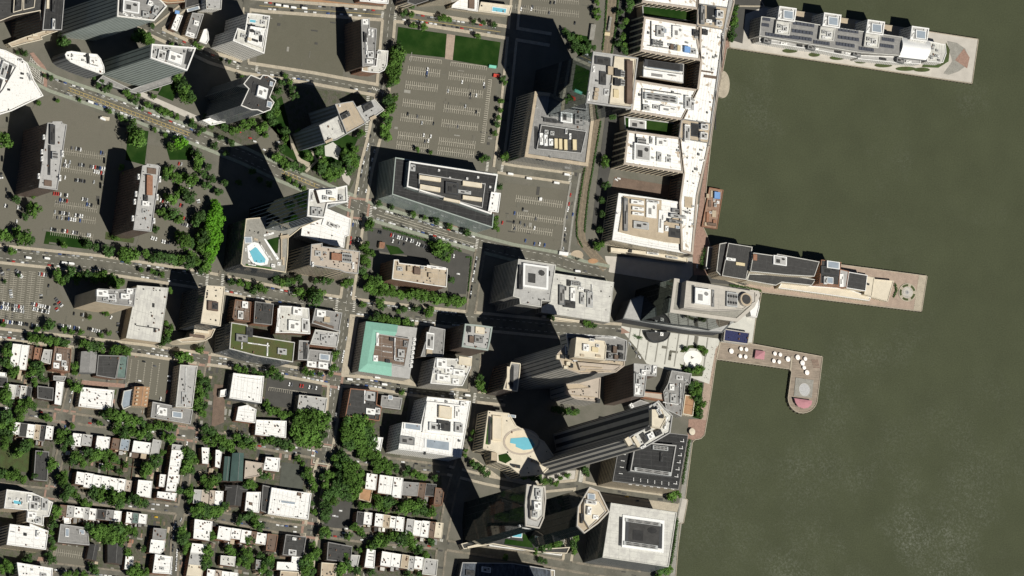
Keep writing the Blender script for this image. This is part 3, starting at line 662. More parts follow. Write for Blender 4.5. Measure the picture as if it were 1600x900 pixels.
CC = {'w': ('white', 'white'), 'o': ('offwhite', 'off-white'), 'g': ('lgray', 'light grey'), 'd': ('gray', 'grey'), 'k': ('dgray', 'dark grey'), 't': ('tan', 'tan'), 'c': ('cream', 'cream'), 'r': ('brick', 'brick red'), 'b': ('bluegray', 'blue-grey'), 'e': ('copper', 'green-grey'), 'n': ('brown', 'brown'), 'p': ('pinkstone', 'pinkish')}
def row(desc, a, b, dep, spec, h=11, side='left', grp=None, wall=None, ext=True):
    """a terrace: houses side by side from a to b (roof edge in the photograph), each a thing of its own"""
    rng = random.Random(int(a[0]*7+a[1])); items = [(s[0], float(s[1:] or 1)) for s in spec.split()]; tot = sum(w for _, w in items); s = 0; m = 0
    for i, (c, w) in enumerate(items):
        t0, t1 = s/tot, (s+w)/tot; s += w
        if c == '-': continue
        m += 1; hh = h+rng.uniform(-.9, .9); j0, j1 = rng.uniform(-.6, .6), rng.uniform(.9, 1.1)
        p0 = (a[0]+(b[0]-a[0])*t0, a[1]+(b[1]-a[1])*t0); p1 = (a[0]+(b[0]-a[0])*t1, a[1]+(b[1]-a[1])*t1)
        j1 *= rng.uniform(.88, 1.12); poly = [(p0[0]+.12, p0[1]+j0), (p1[0]-.12, p1[1]+j0), (p1[0]-.12+dep[0]*j1, p1[1]+dep[1]*j1), (p0[0]+.12+dep[0]*j1, p0[1]+dep[1]*j1)]
        ww = wall or rng.choice(['wbrick', 'wred', 'wbrown', 'wtan', 'wbrick'])
        root, org = B(f'{CC[c][1]} terraced house, {ORD[m-1]} from {side} {desc}', poly, hh, CC[c][0], ww, 'grid', 'terraced_house', 'house', pw=.45, ph=.6, group=grp or 'terraced houses '+desc, clut=rng.randint(2, 5) if c in 'wo' else rng.randint(2, 4))
        for rep in range(2):   # rear extensions
            if not ext or rng.random() > .62: continue
            f0, f1 = (.04, rng.uniform(.35, .5)) if rep == 0 else (.55, rng.uniform(.75, .97)); el = rng.uniform(.12, .5)
            q = [(p0[0]+(p1[0]-p0[0])*f+dep[0]*j1, p0[1]+(p1[1]-p0[1])*f+dep[1]*j1+.3) for f in (f0, f1)]
            e = [(q[0][0], q[0][1]), (q[1][0], q[1][1]), (q[1][0]+dep[0]*el, q[1][1]+dep[1]*el), (q[0][0]+dep[0]*el, q[0][1]+dep[1]*el)]
            volume(root, org, e, 0, hh*rng.uniform(.3, .75), rng.choice(['white', 'offwhite', 'gray', 'brown', 'tan', 'dgray', 'lgray']), ww, 'none', 'no', names=('extension', 'extension_roof'))
# ------------------------------------------------------------------ towers and large blocks
G5 = [5]
# top left
B('dark roofed courtyard block with cream parapets in the top left corner', [(66, 47), (101, -14), (70, -14), (-20, -16), (-20, 38), (0, 33), (20, 25), (62, 17)], 74, 'dgray', 'wbrown', 'pier', par='cream', tiers=[([(72, -14), (101, -14), (96, 47), (66, 47)], 74, 80, 'black', 'wbrown', 'none', 'lgray'), ([(22, -14), (35, -14), (34, 16), (20, 20)], 74, 77, 'black', 'wbrown', 'none', 'cream'), ([(36, -14), (56, -14), (53, 12), (36, 16)], 74, 77, 'dgray', 'wbrown', 'none', 'cream')],
  units=[(84, 8, 5, 20, 3, 'k'), (75, 4, 4, 18, 3, 'c'), (84, 37, 4, 15, 3, 'e'), (28, 4, 5, 10, 2, 'k'), (45, 2, 7, 8, 2, 'k')], clut=5)
B('cream low wing with stepped front at the foot of the dark courtyard block', [(12, 68), (38, 58), (66, 49), (93, 44), (95, 47), (64, 58), (66, 62), (40, 68), (18, 74)], 9, 'tan', 'wcream', 'grid', units=[(55, 55, 8, 3, 2, 'c'), (48, 61, 8, 3, 2, 'c'), (76, 50, 7, 3, 2, 't')])
B('tall grey tower with crossed roof frames at the top left', [(184, -14), (182, 26), (240, 33), (247, 25), (260, 10), (240, -10), (220, -14)], 147, 'gray', 'wgreen', 'thin', name='tower', cat='tower', par='wwhite', pw=1.6, ph=2, units=[(205, 10, 26, 18, 3, 'e', 10), (243, 16, 8, 14, 4, 'u', 25), (228, 22, 10, 8, 3, 'u'), (196, 22, 10, 3, 2, 'w', 40), (190, 8, 3, 20, 3, 'k'), (235, 5, 7, 7, 3, 'w', 30), (215, 27, 14, 2, 2, 'w')], clut=6, big=True)
B('low building with white pointed oval roof between the two grey towers', [(104, 81), (111, 80), (140, 84), (151, 85), (157, 92), (162, 104), (163, 114), (158, 116), (130, 106), (110, 97), (103, 91), (101, 85)], 34, 'white', 'wgray', 'thin', name='office_building', par='white', units=[(138, 91, 3, 16, 2.5, 'k', 0), (136, 88, 8, 2, 2, 'k'), (148, 102, 14, 2, 1.5, 'e', 15), (130, 94, 4, 3, 1.5, 'u'), (113, 87, 3, 3, 1, 'u'), (147, 95, 14, 7, 1.2, 'w', 12)], clut=6)
B('grey striped tower with white framed roof beside the oval white roof', [(236, 69), (305, 75), (291, 111), (234, 91)], 120, 'lgray', 'wgreen', 'thin', name='tower', cat='tower', par='white', pw=1.6, ph=2.5, units=[(274, 90, 22, 15, 5, 'w', 20), (253, 86, 12, 14, 3, 'e', 20), (294, 90, 8, 22, .6, 'b', 20), (241, 80, 9, 12, 2, 'u', 10), (262, 76, 14, 5, 2, 'u', 10), (247, 84, 3, 14, 1, 'b', 20), (270, 101, 20, 3, 2, 'u', 20)], clut=5, big=True)
B('low plinth of the grey striped tower with louvred edge', [(150, 128), (160, 118), (205, 140), (275, 112), (268, 130), (215, 147)], 7, 'gray', 'wgray', 'band', name='office_building')
B('white roofed wedge building cut by the left edge of the photo', [(-24, 70), (8, 79), (30, 90), (42, 99), (52, 125), (67, 150), (17, 174), (-24, 186)], 21, 'white', 'wwhite', 'band', name='office_building', pw=1.4, ph=1.6, tiers=[([(26, 103), (64, 150), (17, 169), (-24, 175), (5, 140)], 21, 23, 'white', 'wwhite', 'none', 'no')],
  units=[(4, 92, 8, 3, 2, 'u', 30), (10, 96, 8, 3, 2, 'u', 30), (16, 99, 8, 3, 2, 'u', 30), (22, 102, 7, 3, 2, 'u', 30), (6, 110, 10, 26, 4, 'e', 25), (-4, 130, 14, 16, 3, 'k', 25), (14, 112, 6, 24, .6, 'b', 25), (35, 115, 5, 3, 1, 'k'), (34, 122, 5, 2, 1, 'k'), (14, 140, 4, 3, 1, 'k'), (32, 93, 6, 6, 2, 'e', 30), (46, 120, 3, 12, 1.5, 'u', -25)], clut=14)
SLAB = 'twin brown apartment slabs in the car parks'
B('left of two brown apartment slabs, with long dark roof slot', [(74, 192), (81, 192), (82, 190), (96, 190), (97, 193), (104, 195), (89, 297), (60, 293)], 60, 'lgray', 'wbrown', 'grid', par='lgray', group=SLAB, units=[(82, 210, 8, 30, 3, 'k', 97-90), (77, 250, 4, 46, .8, 'b', 7), (86, 243, 9, 11, 3, 'f', 7), (75, 286, 12, 9, 1, 'j', 7), (98, 240, 3, 9, 2.5, 'w', 7), (94, 278, 3, 9, 2.5, 'w', 7), (66, 248, 3, 7, 2.5, 'w', 7), (61, 275, 3, 8, 2.5, 'w', 7), (66, 237, 3, 7, 2.5, 'w', 7), (69, 214, 3, 7, 2.5, 'w', 7)], clut=8)
B('right of two brown apartment slabs, with clustered white roof boxes', [(222, 259), (228, 258), (229, 256), (246, 258), (250, 261), (236, 362), (208, 359)], 56, 'lgray', 'wbrown', 'grid', par='lgray', group=SLAB, units=[(237, 267, 14, 9, 1, 'j', 7), (234, 289, 9, 30, 3.5, 'r', 7), (229, 290, 3, 30, .8, 'b', 7), (228, 309, 6, 8, 2.5, 'k', 7), (228, 318, 11, 7, 2, 'w', 7), (227, 330, 9, 6, 1.5, 'u', 7), (250, 280, 3, 9, 2.5, 'w', 7), (246, 308, 3, 9, 2.5, 'w', 7), (241, 345, 3, 8, 2.5, 'w', 7), (217, 276, 3, 8, 2.5, 'w', 7), (213, 303, 3, 8, 2.5, 'w', 7), (211, 315, 3, 8, 2.5, 'w', 7), (208, 341, 3, 8, 2.5, 'w', 7)], clut=16)
B('building with rooftop pool and yellow striped south front by the vacant lot', [(386, 21), (400, 22), (421, 25), (412, 84), (363, 64), (370, 44), (382, 48)], 53, 'offwhite', 'wwhite', 'grid', pw=1.2, ph=1.6, tiers=[([(391, 41), (416, 45), (410, 75), (386, 66)], 53, 57, 'white', 'wwhite', 'none', 'white')], units=[(395, 33, 11, 6, .8, 'p'), (392, 39, 14, 2, .5, 'b'), (411, 35, 7, 6, 2, 'e'), (416, 28, 8, 5, 2, 'u'), (369, 53, 4, 15, .6, 'b', 15), (403, 52, 9, 6, 2, 'u'), (394, 48, 6, 4, 2, 'k'), (408, 60, 4, 10, 2, 'k'), (399, 63, 9, 3, 1.5, 'k', 18), (381, 56, 8, 5, 2, 'u', 15), (390, 61, 6, 4, 2, 'c', 15)], clut=5)
B('pale grey roofed block at the top edge right of the tall tower', [(321, -14), (347, -14), (345, 15), (322, 14)], 22, 'lgray', 'wwhite', 'grid', clut=3)
B('dark roofed house with white slatted frames at the top edge', [(290, -14), (320, -14), (318, 5), (289, 13)], 10, 'dgray', 'wbrown', 'grid', units=[(302, 14, 20, 5, 1.2, 's', -15)])
B('narrow white roofed building in the alley behind the tall tower', [(276, 22), (285, 25), (276, 49), (267, 45)], 10, 'white', 'wbrick', 'grid', units=[(277, 19, 7, 5, 1.5, 'l')], clut=4)
B('long grey roofed building with white front end in the alley', [(300, 20), (318, 22), (306, 60), (289, 54)], 11, 'gray', 'wtan', 'grid', units=[(307, 36, 8, 7, 2, 'w', 20), (297, 54, 14, 7, 1, 'w', 20)], clut=3)
B('small white gabled corner building at the alley end', [(318, 46), (324, 45), (326, 62), (322, 69), (311, 65)], 10, 'white', 'wconc', 'grid')
B('orange roofed row at the top edge between the tower and the grey block', [(235, -14), (290, -14), (288, 3), (262, 5), (238, -2)], 12, 'orange', 'wred', 'grid', units=[(252, -4, 8, 3, 1.5, 'r'), (272, -3, 8, 3, 1.5, 'r')], clut=3)
B('dark roofed zigzag tower with white square penthouse above the avenue', [(391, 117), (406, 123), (410, 117), (418, 118), (431, 126), (421, 152), (428, 160), (422, 172), (411, 176), (402, 172), (393, 172), (376, 165), (388, 139), (380, 131)], 96, 'dgray', 'wgray', 'band', name='tower', cat='tower', par='wwhite', units=[(410, 144, 16, 16, 4, 'w', 20), (398, 138, 8, 16, .8, 'b', 15), (421, 163, 8, 9, 2, 's', 15), (424, 131, 5, 7, 2, 's', 15)], clut=8)
B('white low wing along the south foot of the zigzag tower', [(316, 188), (378, 168), (402, 173), (424, 172), (400, 180), (380, 185), (330, 196)], 12, 'white', 'wwhite', 'grid', clut=3)
B('tan and white roofed grey tower standing in the wooded corner park', [(523, 163), (551, 158), (571, 193), (541, 210), (525, 219), (507, 223), (498, 196), (528, 181)], 66, 'offwhite', 'wgray', 'whitebar', name='tower', cat='tower', par='lgray', tiers=[([(523, 163), (551, 158), (571, 193), (541, 209)], 66, 69, 'tan', 'wgray', 'none', 'lgray')], units=[(540, 180, 14, 8, 3, 'k', -28), (544, 179, 5, 6, 3, 'u', -28), (533, 197, 3, 20, 1, 'g', -20), (514, 220, 12, 4, 2, 't', -25), (531, 165, 3, 3, 1.5, 'w')], clut=5)
B('low grey annexe with dark machinery box east of the park tower', [(556, 168), (585, 155), (600, 172), (572, 192)], 28, 'lgray', 'wconc', 'band', name='office_building', units=[(575, 166, 16, 10, 3, 'k', -28), (579, 163, 8, 6, 2, 'u', -28), (583, 184, 10, 5, 2, 't', -28)], clut=3)
B('dark stepped building with white rounded terrace beside the vacant lot', [(564, 30), (577, 29), (577, 43), (588, 45), (585, 102), (566, 104)], 42, 'gray', 'wbrown', 'grid', units=[(571, 34, 9, 8, 2, 'w', 5), (577, 50, 3, 10, 1.5, 'w', 5), (582, 52, 3, 12, 1.5, 'w', 5), (573, 72, 3, 26, 2, 'w', 4), (579, 85, 9, 10, 3, 'e', 5), (578, 96, 10, 6, 3, 'w', 5), (571, 58, 4, 14, 4, 'k', 5)], clut=3)
B('white terrace roof with round corner in front of the dark stepped building', [(590, 78), (606, 79.5), (604, 102), (600, 110), (592, 114), (578, 113), (565, 111), (566, 103), (587, 103)], 27, 'offwhite', 'wred', 'band', par='white', units=[(570, 107, 9, 6, 1, 't', 4), (592, 82, 7, 4, 1.5, 'u'), (590, 92, 9, .8, .6, 'w')], clut=4)
B('white roofed building behind the brick forecourt at the top edge', [(560, -14), (608, -12), (606, 6), (590, 5), (575, 3), (562, 2)], 14, 'white', 'wred', 'grid', clut=3)
B('dark tower with cream ribs cut by the top edge above the lawns', [(690, -30), (760, -30), (730, -4), (690, -2)], 60, 'lgray', 'wcream', 'band', name='tower', cat='tower')
B('cream podium with white roof terrace above the lawns', [(706, 8), (722, -4), (748, -4), (746, 18), (705, 12)], 13, 'white', 'wcream', 'band', name='podium', cat='podium', units=[(737, 5, 9, 16, 2, 'j'), (720, 14, 22, 2, 1, 'b')])
B('cream podium with oblong turquoise pool at the top edge', [(751, 3), (800, 9), (796, 24), (747, 18)], 13, 'cream', 'wcream', 'band', name='podium', cat='podium', units=[(780, 15.5, 23, 8, .5, 'p')], clut=2)
tp = [(633, 25), (640, 14), (720, -10), (760, -14), (640, -14)]
B('dark glass tower base cut by the top edge left of the cream podiums', [(648, 8), (690, -6), (690, -14), (640, -14), (636, 4)], 30, 'dgray', 'wcream', 'stripe', name='tower', cat='tower')
# harbour offices: one white complex of wings
HB = 'cream'
root, org = B('long white and cream waterfront warehouse complex with dark pilasters and four inner courts', [(1090, -40), (1150, -40), (1147, 5), (1135, 50), (1122, 145), (1110, 225), (1107, 232), (1090, 307), (1082, 398), (1064, 393), (1061, 316), (1067, 272), (1060, 215), (1062, 193), (1089, 138), (1094, 95), (1087, 60), (1089, 15)], 30, 'whitestain', 'wbrown', 'pier', name='warehouse_complex', par='pinkstone', pw=2.6, ph=1.2, clut=40, big=True, tiers=[([(1139, 0), (1146, 2), (1135, 48), (1122, 143), (1109, 228), (1105, 228), (1117, 143), (1130, 48)], 30, 30.6, 'lgray', 'wdark', 'none', 'gray', .5, .6), ([(1092, 6), (1137, 12), (1131, 47), (1088, 40)], 30, 31, 'tan', 'wconc', 'none', 'gray', .8, .8), ([(1064, 186), (1112, 193), (1107, 224), (1060, 216)], 30, 31, 'tan', 'wconc', 'none', 'gray', .8, .8)],
  units=[(1112, 22, 14, 24, 1, 'b', 8), (1125, 22, 10, 11, 6, 'e'), (1098, 23, 6, 28, 4, 'g'), (1124, 36, 9, 8, 4, 'e'), (1108, 33, 9, 5, 2, 'w'), (1086, 203, 12, 20, 1, 'b', 8), (1101, 198, 11, 8, 5, 'e'), (1100, 212, 11, 10, 5, 'e'), (1074, 208, 8, 26, 4, 'e'), (1110, 120, 20, 4, 1, 'j'), (1105, 112, 20, 2, 1, 'j'), (1080, 165, 10, 16, 3, 'e'), (1076, 316, 12, 16, 1, 't'), (1102, 50, 8, 8, 3, 'k'), (1118, 172, 1.5, 60, 1, 'k', 7), (1128, 80, 1.5, 50, 1, 'k', 7)])
for q, u in (([(1003, -40), (1094, -40), (1090, 15), (1003, 4)], [(1030, -10, 30, 10, 3, 'e')]),
             ([(1006, 26), (1050, 33), (1096, 40), (1094, 95), (1050, 89), (1000, 80)], [(1032, 49, 12, 16, 3, 'u'), (1036, 47, 3, 8, 3, 's'), (1040, 48, 3, 8, 3, 's'), (1059, 50, 16, 18, 3, 'w'), (1022, 66, 4, 8, 3, 'f'), (1028, 67, 4, 8, 3, 'f'), (1034, 68, 4, 8, 3, 'f'), (1050, 73, 5, 8, 3, 'j'), (1055, 74, 5, 8, 3, 'g'), (1061, 75, 5, 8, 3, 'y'), (1074, 77, 9, 9, 4, 'l'), (1087, 51, 8, 9, 3, 'k'), (1083, 80, 10, 8, 2, 'u'), (1017, 52, 2, 38, .7, 'b', 7), (1036, 74, 50, 1, .7, 'b')]),
             ([(992, 125), (1040, 133), (1090, 140), (1066, 188), (985, 175)], [(1033, 153, 52, 10, 3, 'f'), (1003, 155, 2, 34, .7, 'b', 7), (1035, 143, 60, 1.2, .7, 'b'), (1045, 171, 28, 8, 3, 'w'), (1010, 168, 10, 8, 3, 'u'), (1025, 167, 9, 6, 2, 'u'), (1075, 160, 8, 20, 4, 'e', 7)]),
             ([(980, 204), (1062, 215), (1068, 271), (974, 257)], [(1003, 221, 14, 10, 3, 'f'), (1004, 238, 26, 26, 3.5, 'e'), (993, 223, 2, 40, .7, 'b', 7), (1018, 219, 3, 10, 3, 'u'), (1035, 222, 18, 12, 3, 'w'), (1030, 245, 7, 14, 2, 'u'), (1045, 250, 8, 8, 2, 'e')])):
    volume(root, org, q, 0, 30, 'whitestain', 'wbrown', 'none', 'pinkstone', 2.6, 1.2, names=('wing', 'wing_roof')); put_units(root, org, u, 30)
    clutter(root, org, q, 30, 8, random.Random(3), True)
    # pilasters along the west and south fronts, each far enough from the next to be told apart
    wp = [P(*k, 30) for k in q]
    for i in range(len(wp)):
        a, b = wp[i], wp[(i+1) % len(wp)]; e = b-a
        if not ((abs(e.x) > abs(e.y) and q[i][1] > cen(q)[1]) or (abs(e.y) > abs(e.x) and q[i][0] < cen(q)[0])): continue
        L = e.length; n = max(2, int(L/7.2)); nx, ny = e.y/L, -e.x/L; cc = P(*cen(q), 30)
        if (a.x-cc.x)*nx+(a.y-cc.y)*ny < 0: nx, ny = -nx, -ny
        pane = MB()
        for k in range(n+1):
            c = a+e*(k/n); ux, uy = e.x/L, e.y/L; m_ = MB()
            m_.prism(ccw([(c.x-ux*.9, c.y-uy*.9), (c.x+ux*.9, c.y+uy*.9), (c.x+ux*.9+nx*.8, c.y+uy*.9+ny*.8), (c.x-ux*.9+nx*.8, c.y-uy*.9+ny*.8)]), 0, 30.4, 0); m_.obj('pilaster', M['wcream'], root, org)
        for k in range(n):
            for f in range(7):
                c0 = a+e*((k+.2)/n); c1 = a+e*((k+.8)/n); z0 = 3+f*3.8; pane.face([(c0.x+nx*.06, c0.y+ny*.06, z0), (c1.x+nx*.06, c1.y+ny*.06, z0), (c1.x+nx*.06, c1.y+ny*.06, z0+2.6), (c0.x+nx*.06, c0.y+ny*.06, z0+2.6)])
        tag(pane.obj('window', M['pane'], root, org), kind='stuff')
for q, c, hh, nm in (([(1003, 8), (1088, 17), (1086, 34), (1004, 26)], 'grass', 14, 'court_roof'), ([(1006, 95), (1068, 100), (1067, 130), (1004, 118)], 'offwhite', 18, 'court_roof'), ([(975, 182), (1062, 193), (1060, 216), (976, 202)], 'grass', 12, 'court_roof')):
    volume(root, org, q, 0, hh, c, 'wtan', 'none', 'lgray', 1.2, 1., names=('court_block', nm))
put_units(root, org, [(1037, 102, 60, 11, 2, 'b'), (1036, 118, 62, 11, 3, 'w'), (1036, 108, 62, 2, 1, 's')], 18); put_units(root, org, [(996, 194, 28, 14, .4, 'e')], 12)
B('white roofed square block at the south end of the waterfront warehouses', [(966, 302), (1010, 308), (1062, 316), (1090, 320), (1081, 398), (1000, 384), (956, 375)], 27, 'white', 'wcream', 'pier', name='office_building', par='white', pw=2.5, ph=1.2, tiers=[([(975, 306), (1034, 313), (1032, 350), (1075, 330), (1080, 340), (1073, 382), (1040, 378), (990, 368), (967, 362), (972, 330)], 27, 29, 'tan', 'wcream', 'none', 'no')],
  units=[(978, 335, 6, 50, 3, 'g', 7), (996, 316, 20, 6, 3, 'w'), (997, 326, 18, 5, 2.5, 'w'), (997, 334, 18, 4, 2.5, 'w'), (1018, 328, 16, 24, 2, 'w'), (1020, 315, 20, 4, 2, 'e'), (1002, 352, 24, 11, 2.5, 'u'), (1003, 351, 20, 5, 2, 'f'), (1033, 346, 8, 34, 3, 'w', 9), (1042, 357, 5, 8, 2, 'w'), (1063, 330, 26, 5, 3, 'g'), (1060, 338, 24, 5, 3, 'u'), (1056, 346, 22, 4, 3, 'g'), (1055, 364, 20, 14, 1, 'k'), (1059, 355, 6, 4, 2, 's'), (1073, 313, 10, 16, 1, 't')], clut=6, big=True)
B('cream arcade strip along the street below the square white block', [(954, 387), (1000, 392), (1074, 403), (1074, 411), (1040, 407), (954, 394)], 5, 'cream', 'wcream', 'band', name='arcade', units=[(985, 392, 5, 4, 2, 'b'), (1020, 396, 18, 3, 2, 'e'), (1050, 402, 18, 3, 2, 'u')])
# mirror tower on its podium
B('stone podium with tan rim and rows of chillers below the mirror tower', [(835, 143), (880, 148), (933, 152), (927, 188), (918, 260), (870, 253), (819, 245)], 44, 'gray', 'wconc', 'pier', name='podium', cat='podium', par='tan', pw=4.2, ph=1.4, tiers=[([(845, 195), (916, 205), (908, 240), (838, 233)], 44, 46, 'dgray', 'wgray', 'none', 'lgray')],
  units=[(846, 217, 5, 18, 3, 'w', 5), (853, 219, 5, 17, 3, 'w', 5), (861, 222, 6, 10, 3, 'w', 5), (869, 224, 5, 15, 3, 'y', 5), (876, 225, 5, 16, 3, 'y', 5), (884, 226, 5, 16, 3, 'y', 5), (898, 226, 6, 16, 3, 'y', 5), (854, 206, 6, 6, 2, 'u'), (863, 208, 6, 6, 2, 'u'), (891, 213, 3, 9, 2, 'w'), (885, 205, 3, 8, 2, 'e'), (838, 215, 5, 34, 1, 'b', 7), (844, 247, 11, 7, 1, 'b'), (885, 250, 40, 2, 1, 'k'), (885, 184, 18, 14, 4, 'e'), (870, 190, 20, 3, 2, 'k'), (905, 190, 14, 10, 3, 'g'), (860, 188, 20, 6, 2, 'k')], clut=10, big=True)
B('mirror glass tower with yellow and grey halved roof beside the railway', [(926, 81), (957, 85), (996, 91), (986, 170), (951, 166), (915, 161)], 138, 'lgray', 'mirror', 'glassdark', name='tower', cat='tower', par='lgray', pw=1.6, ph=2, tiers=[([(960, 88), (993, 92), (985, 166), (952, 162)], 138, 139.5, 'cream', 'wcream', 'none', 'cream')],
  units=[(984, 128, 9, 66, 5, 'j', 7), (965, 113, 9, 10, 5, 'b'), (965, 128, 9, 10, 5, 'b'), (973, 115, 6, 9, 4, 'f'), (973, 129, 6, 9, 4, 'f'), (954, 110, 8, 12, 4, 't'), (942, 95, 24, 12, 2, 'k'), (933, 140, 6, 5, 3, 't'), (932, 147, 6, 5, 3, 't'), (931, 153, 6, 5, 3, 't'), (942, 122, 10, 20, 2, 'k'), (948, 144, 7, 9, 2, 'e'), (928, 108, 3, 9, 2, 'w'), (920, 150, 3, 14, 2, 'w', 7), (963, 146, 8, 12, 1.5, 'y')], clut=8, big=True)
B('thin white glazed canopy slab joining the mirror tower to its podium', [(900, 164), (953, 173), (952, 175.5), (899, 166.5)], 47, 'cream', 'wcream', 'none', name='canopy', cat='canopy', par='no', z0=45.5)
# centre
B('black roofed office block with green glass south front and inset upper storey', [(617, 246), (777, 272), (769, 356), (690, 330), (612, 304)], 40, 'black', 'wgreen', 'blueband', name='office_building', par='wgreen', pw=1.2, tiers=[([(639, 252), (777, 273), (767, 335), (700, 312), (635, 292)], 40, 48, 'black', 'wgreen', 'band', 'white', 1.6, 1.4), ([(654, 271), (758, 287), (753, 325), (700, 311), (654, 300)], 48, 49.2, 'dgray', 'wgray', 'none', 'lgray')],
  units=[(672, 279, 34, 6, 3, 'c', 8), (672, 294, 32, 7, 3, 'c', 10), (738, 288, 30, 7, 3, 'c', 8), (738, 310, 30, 6, 3, 'c', 8), (706, 313, 26, 4, 3, 'c', 12), (706, 294, 20, 18, 3, 'k', 8), (645, 262, 8, 10, 2, 'u'), (703, 278, 3, 3, 2, 'w'), (730, 279, 3, 3, 2, 'w'), (747, 277, 3, 3, 2, 'w'), (766, 292, 3, 3, 2, 'w'), (686, 266, 3, 3, 2, 'w'), (726, 300, 20, 5, 2, 'u')], clut=5)
B('small white roofed tower with brown sides notched into the black office block', [(767, 300), (782, 302), (778, 332), (762, 330)], 49.6, 'white', 'wred', 'band', name='office_building', clut=3)
B('glass tower with pool podium, white roof terraces and pale barred west face', [(482, 296), (527, 293), (541, 290), (542, 316), (511, 319), (506, 341), (479, 338)], 145, 'offwhite', 'mirrordark', 'bluethin', name='tower', cat='tower', par='white', pw=1.5, ph=2, tiers=[([(494, 297), (528, 294), (527, 314), (500, 317)], 145, 151, 'white', 'wbrown', 'none', 'no')],
  units=[(491, 330, 9, 12, 3, 'u', 5), (500, 331, 8, 12, 3, 'u', 5), (508, 309, 7, 6, 2, 'u'), (520, 311, 9, 3, 3, 'y'), (487, 306, 4, 16, 1.5, 'e', 6), (533, 309, 6, 8, 3, 'u'), (515, 301, 8, 6, 2, 'u')], clut=4)
root, org = B('podium with large curved turquoise pool and planted sun terrace', [(384, 342), (470, 334), (495, 345), (470, 356), (450, 372), (449, 400), (446, 426), (410, 420), (380, 416), (376, 412)], 44, 'sidewalkgray', 'wdark', 'band', name='podium', cat='podium', par='wcream', pw=.8, units=[(398, 384, 1, 1, 1, 'w'), (388, 375, 12, 10, 2, 's', 0), (440, 385, 2, 40, 2, 't', 6), (445, 370, 14, 5, 3, 't', -10), (427, 415, 6, 5, 2, 'w'), (436, 412, 5, 5, 1, 'w'), (443, 408, 3, 12, 1, 't', 6), (432, 402, 3, 3, .8, 'w'), (392, 400, 2, 6, .5, 'w', 20), (389, 408, 3, 3, .5, 'w'), (394, 414, 12, 1.5, .4, 'w'), (418, 398, 1.5, 10, .4, 'w', -35), (423, 403, 1.5, 8, .4, 'w', -35), (411, 388, 1.5, 12, .4, 'w', -35), (384, 390, 2, 5, .5, 'w'), (400, 374, 6, 3, .6, 't', 20), (420, 366, 16, 3, .6, 'w', -15)], clut=14)
def flat(nm, poly, m, h, root, org, thick=.4):
    mb = MB(); mb.prism(ccw([tuple(p[:2]) for p in PL(poly, h)]), h-.3, h, 0); return mb.obj(nm, M[m], root, org)
flat('pool_deck', [(386, 384), (397, 378), (404, 380), (420, 405), (418, 413), (408, 415), (396, 412), (388, 403)], 'whitemetal', 44.4, root, org)
flat('pool', [(390, 393), (399, 386), (402, 388), (415, 405), (414, 410), (406, 411), (397, 409)], 'poolwater', 44.6, root, org)
flat('terrace_lawn', [(417, 375), (436, 370), (434, 396), (428, 394)], 'grass', 44.35, root, org); flat('terrace_walk', [(412, 373), (415, 373), (436, 404), (433, 407)], 'whitemetal', 44.5, root, org); flat('terrace_lawn', [(384, 412), (425, 418), (424, 421), (384, 415)], 'hedge', 44.35, root, org)
B('white angular flat roof with sunken plant deck east of the pool podium', [(511, 326), (548, 342), (545, 368), (539, 370), (537, 387), (514, 382), (470, 368), (472, 352), (490, 346)], 20, 'white', 'wwhite', 'band', name='office_building', ph=.8, units=[(520, 352, 34, 14, 1.5, 'w', 27), (521, 352, 16, 6, 2, 'e', 27), (526, 359, 10, 2, 1, 'k', 27), (490, 351, 5, 2, 1, 'e')], clut=4)
B('tan brick apartment slab with dark west side south of the white angular roof', [(486, 382), (503, 380), (503, 385), (562, 393), (559, 428), (540, 426), (530, 422), (484, 414)], 57, 'pinkstone', 'wtan', 'pier', par='lgray', units=[(526, 401, 16, 10, 3, 'r', 8), (542, 403, 15, 14, 3, 'f', 8), (517, 400, 3, 12, 1, 'b'), (497, 396, 9, 8, 1.5, 'u'), (489, 413, 3, 7, 3, 'w'), (508, 395, 5, 3, 1.2, 'u'), (503, 405, 4, 4, 1.2, 'u'), (552, 415, 3, 10, 1.5, 'w', 8), (500, 418, 12, 1, .6, 'b')], clut=26, big=False)
B('brick apartment slab with white parapet among street trees and small car park', [(615, 406), (622, 406), (623, 411), (699, 420), (697, 449), (655, 443), (612, 436)], 32, 'tan', 'wbrick', 'grid', par='wwhite', units=[(640, 420, 7, 7, 3, 't'), (652, 423, 10, 10, 3, 'j'), (673, 430, 7, 6, 3, 't'), (682, 418, 30, 4, 1, 'w'), (625, 420, 8, 6, 2, 'u'), (660, 418, 5, 4, 2, 'u')], clut=14)
B('grey stone tower with stepped roof and dark west side above the white roofed annexe', [(809.5, 405), (868, 414), (859, 471), (846, 470), (845, 480), (812, 475), (811, 466), (801, 463)], 58, 'lgray', 'wconc', 'band', name='tower', cat='tower', par='offwhite', units=[(814, 433, 6, 36, 4, 'k', 7), (837, 432, 40, 36, 3.5, 'e', 8), (843, 424, 24, 8, 3, 'f'), (838, 435, 14, 9, 2, 'u'), (826, 425, 8, 5, 2, 'k'), (858, 427, 3, 8, 2, 'k')], clut=12)
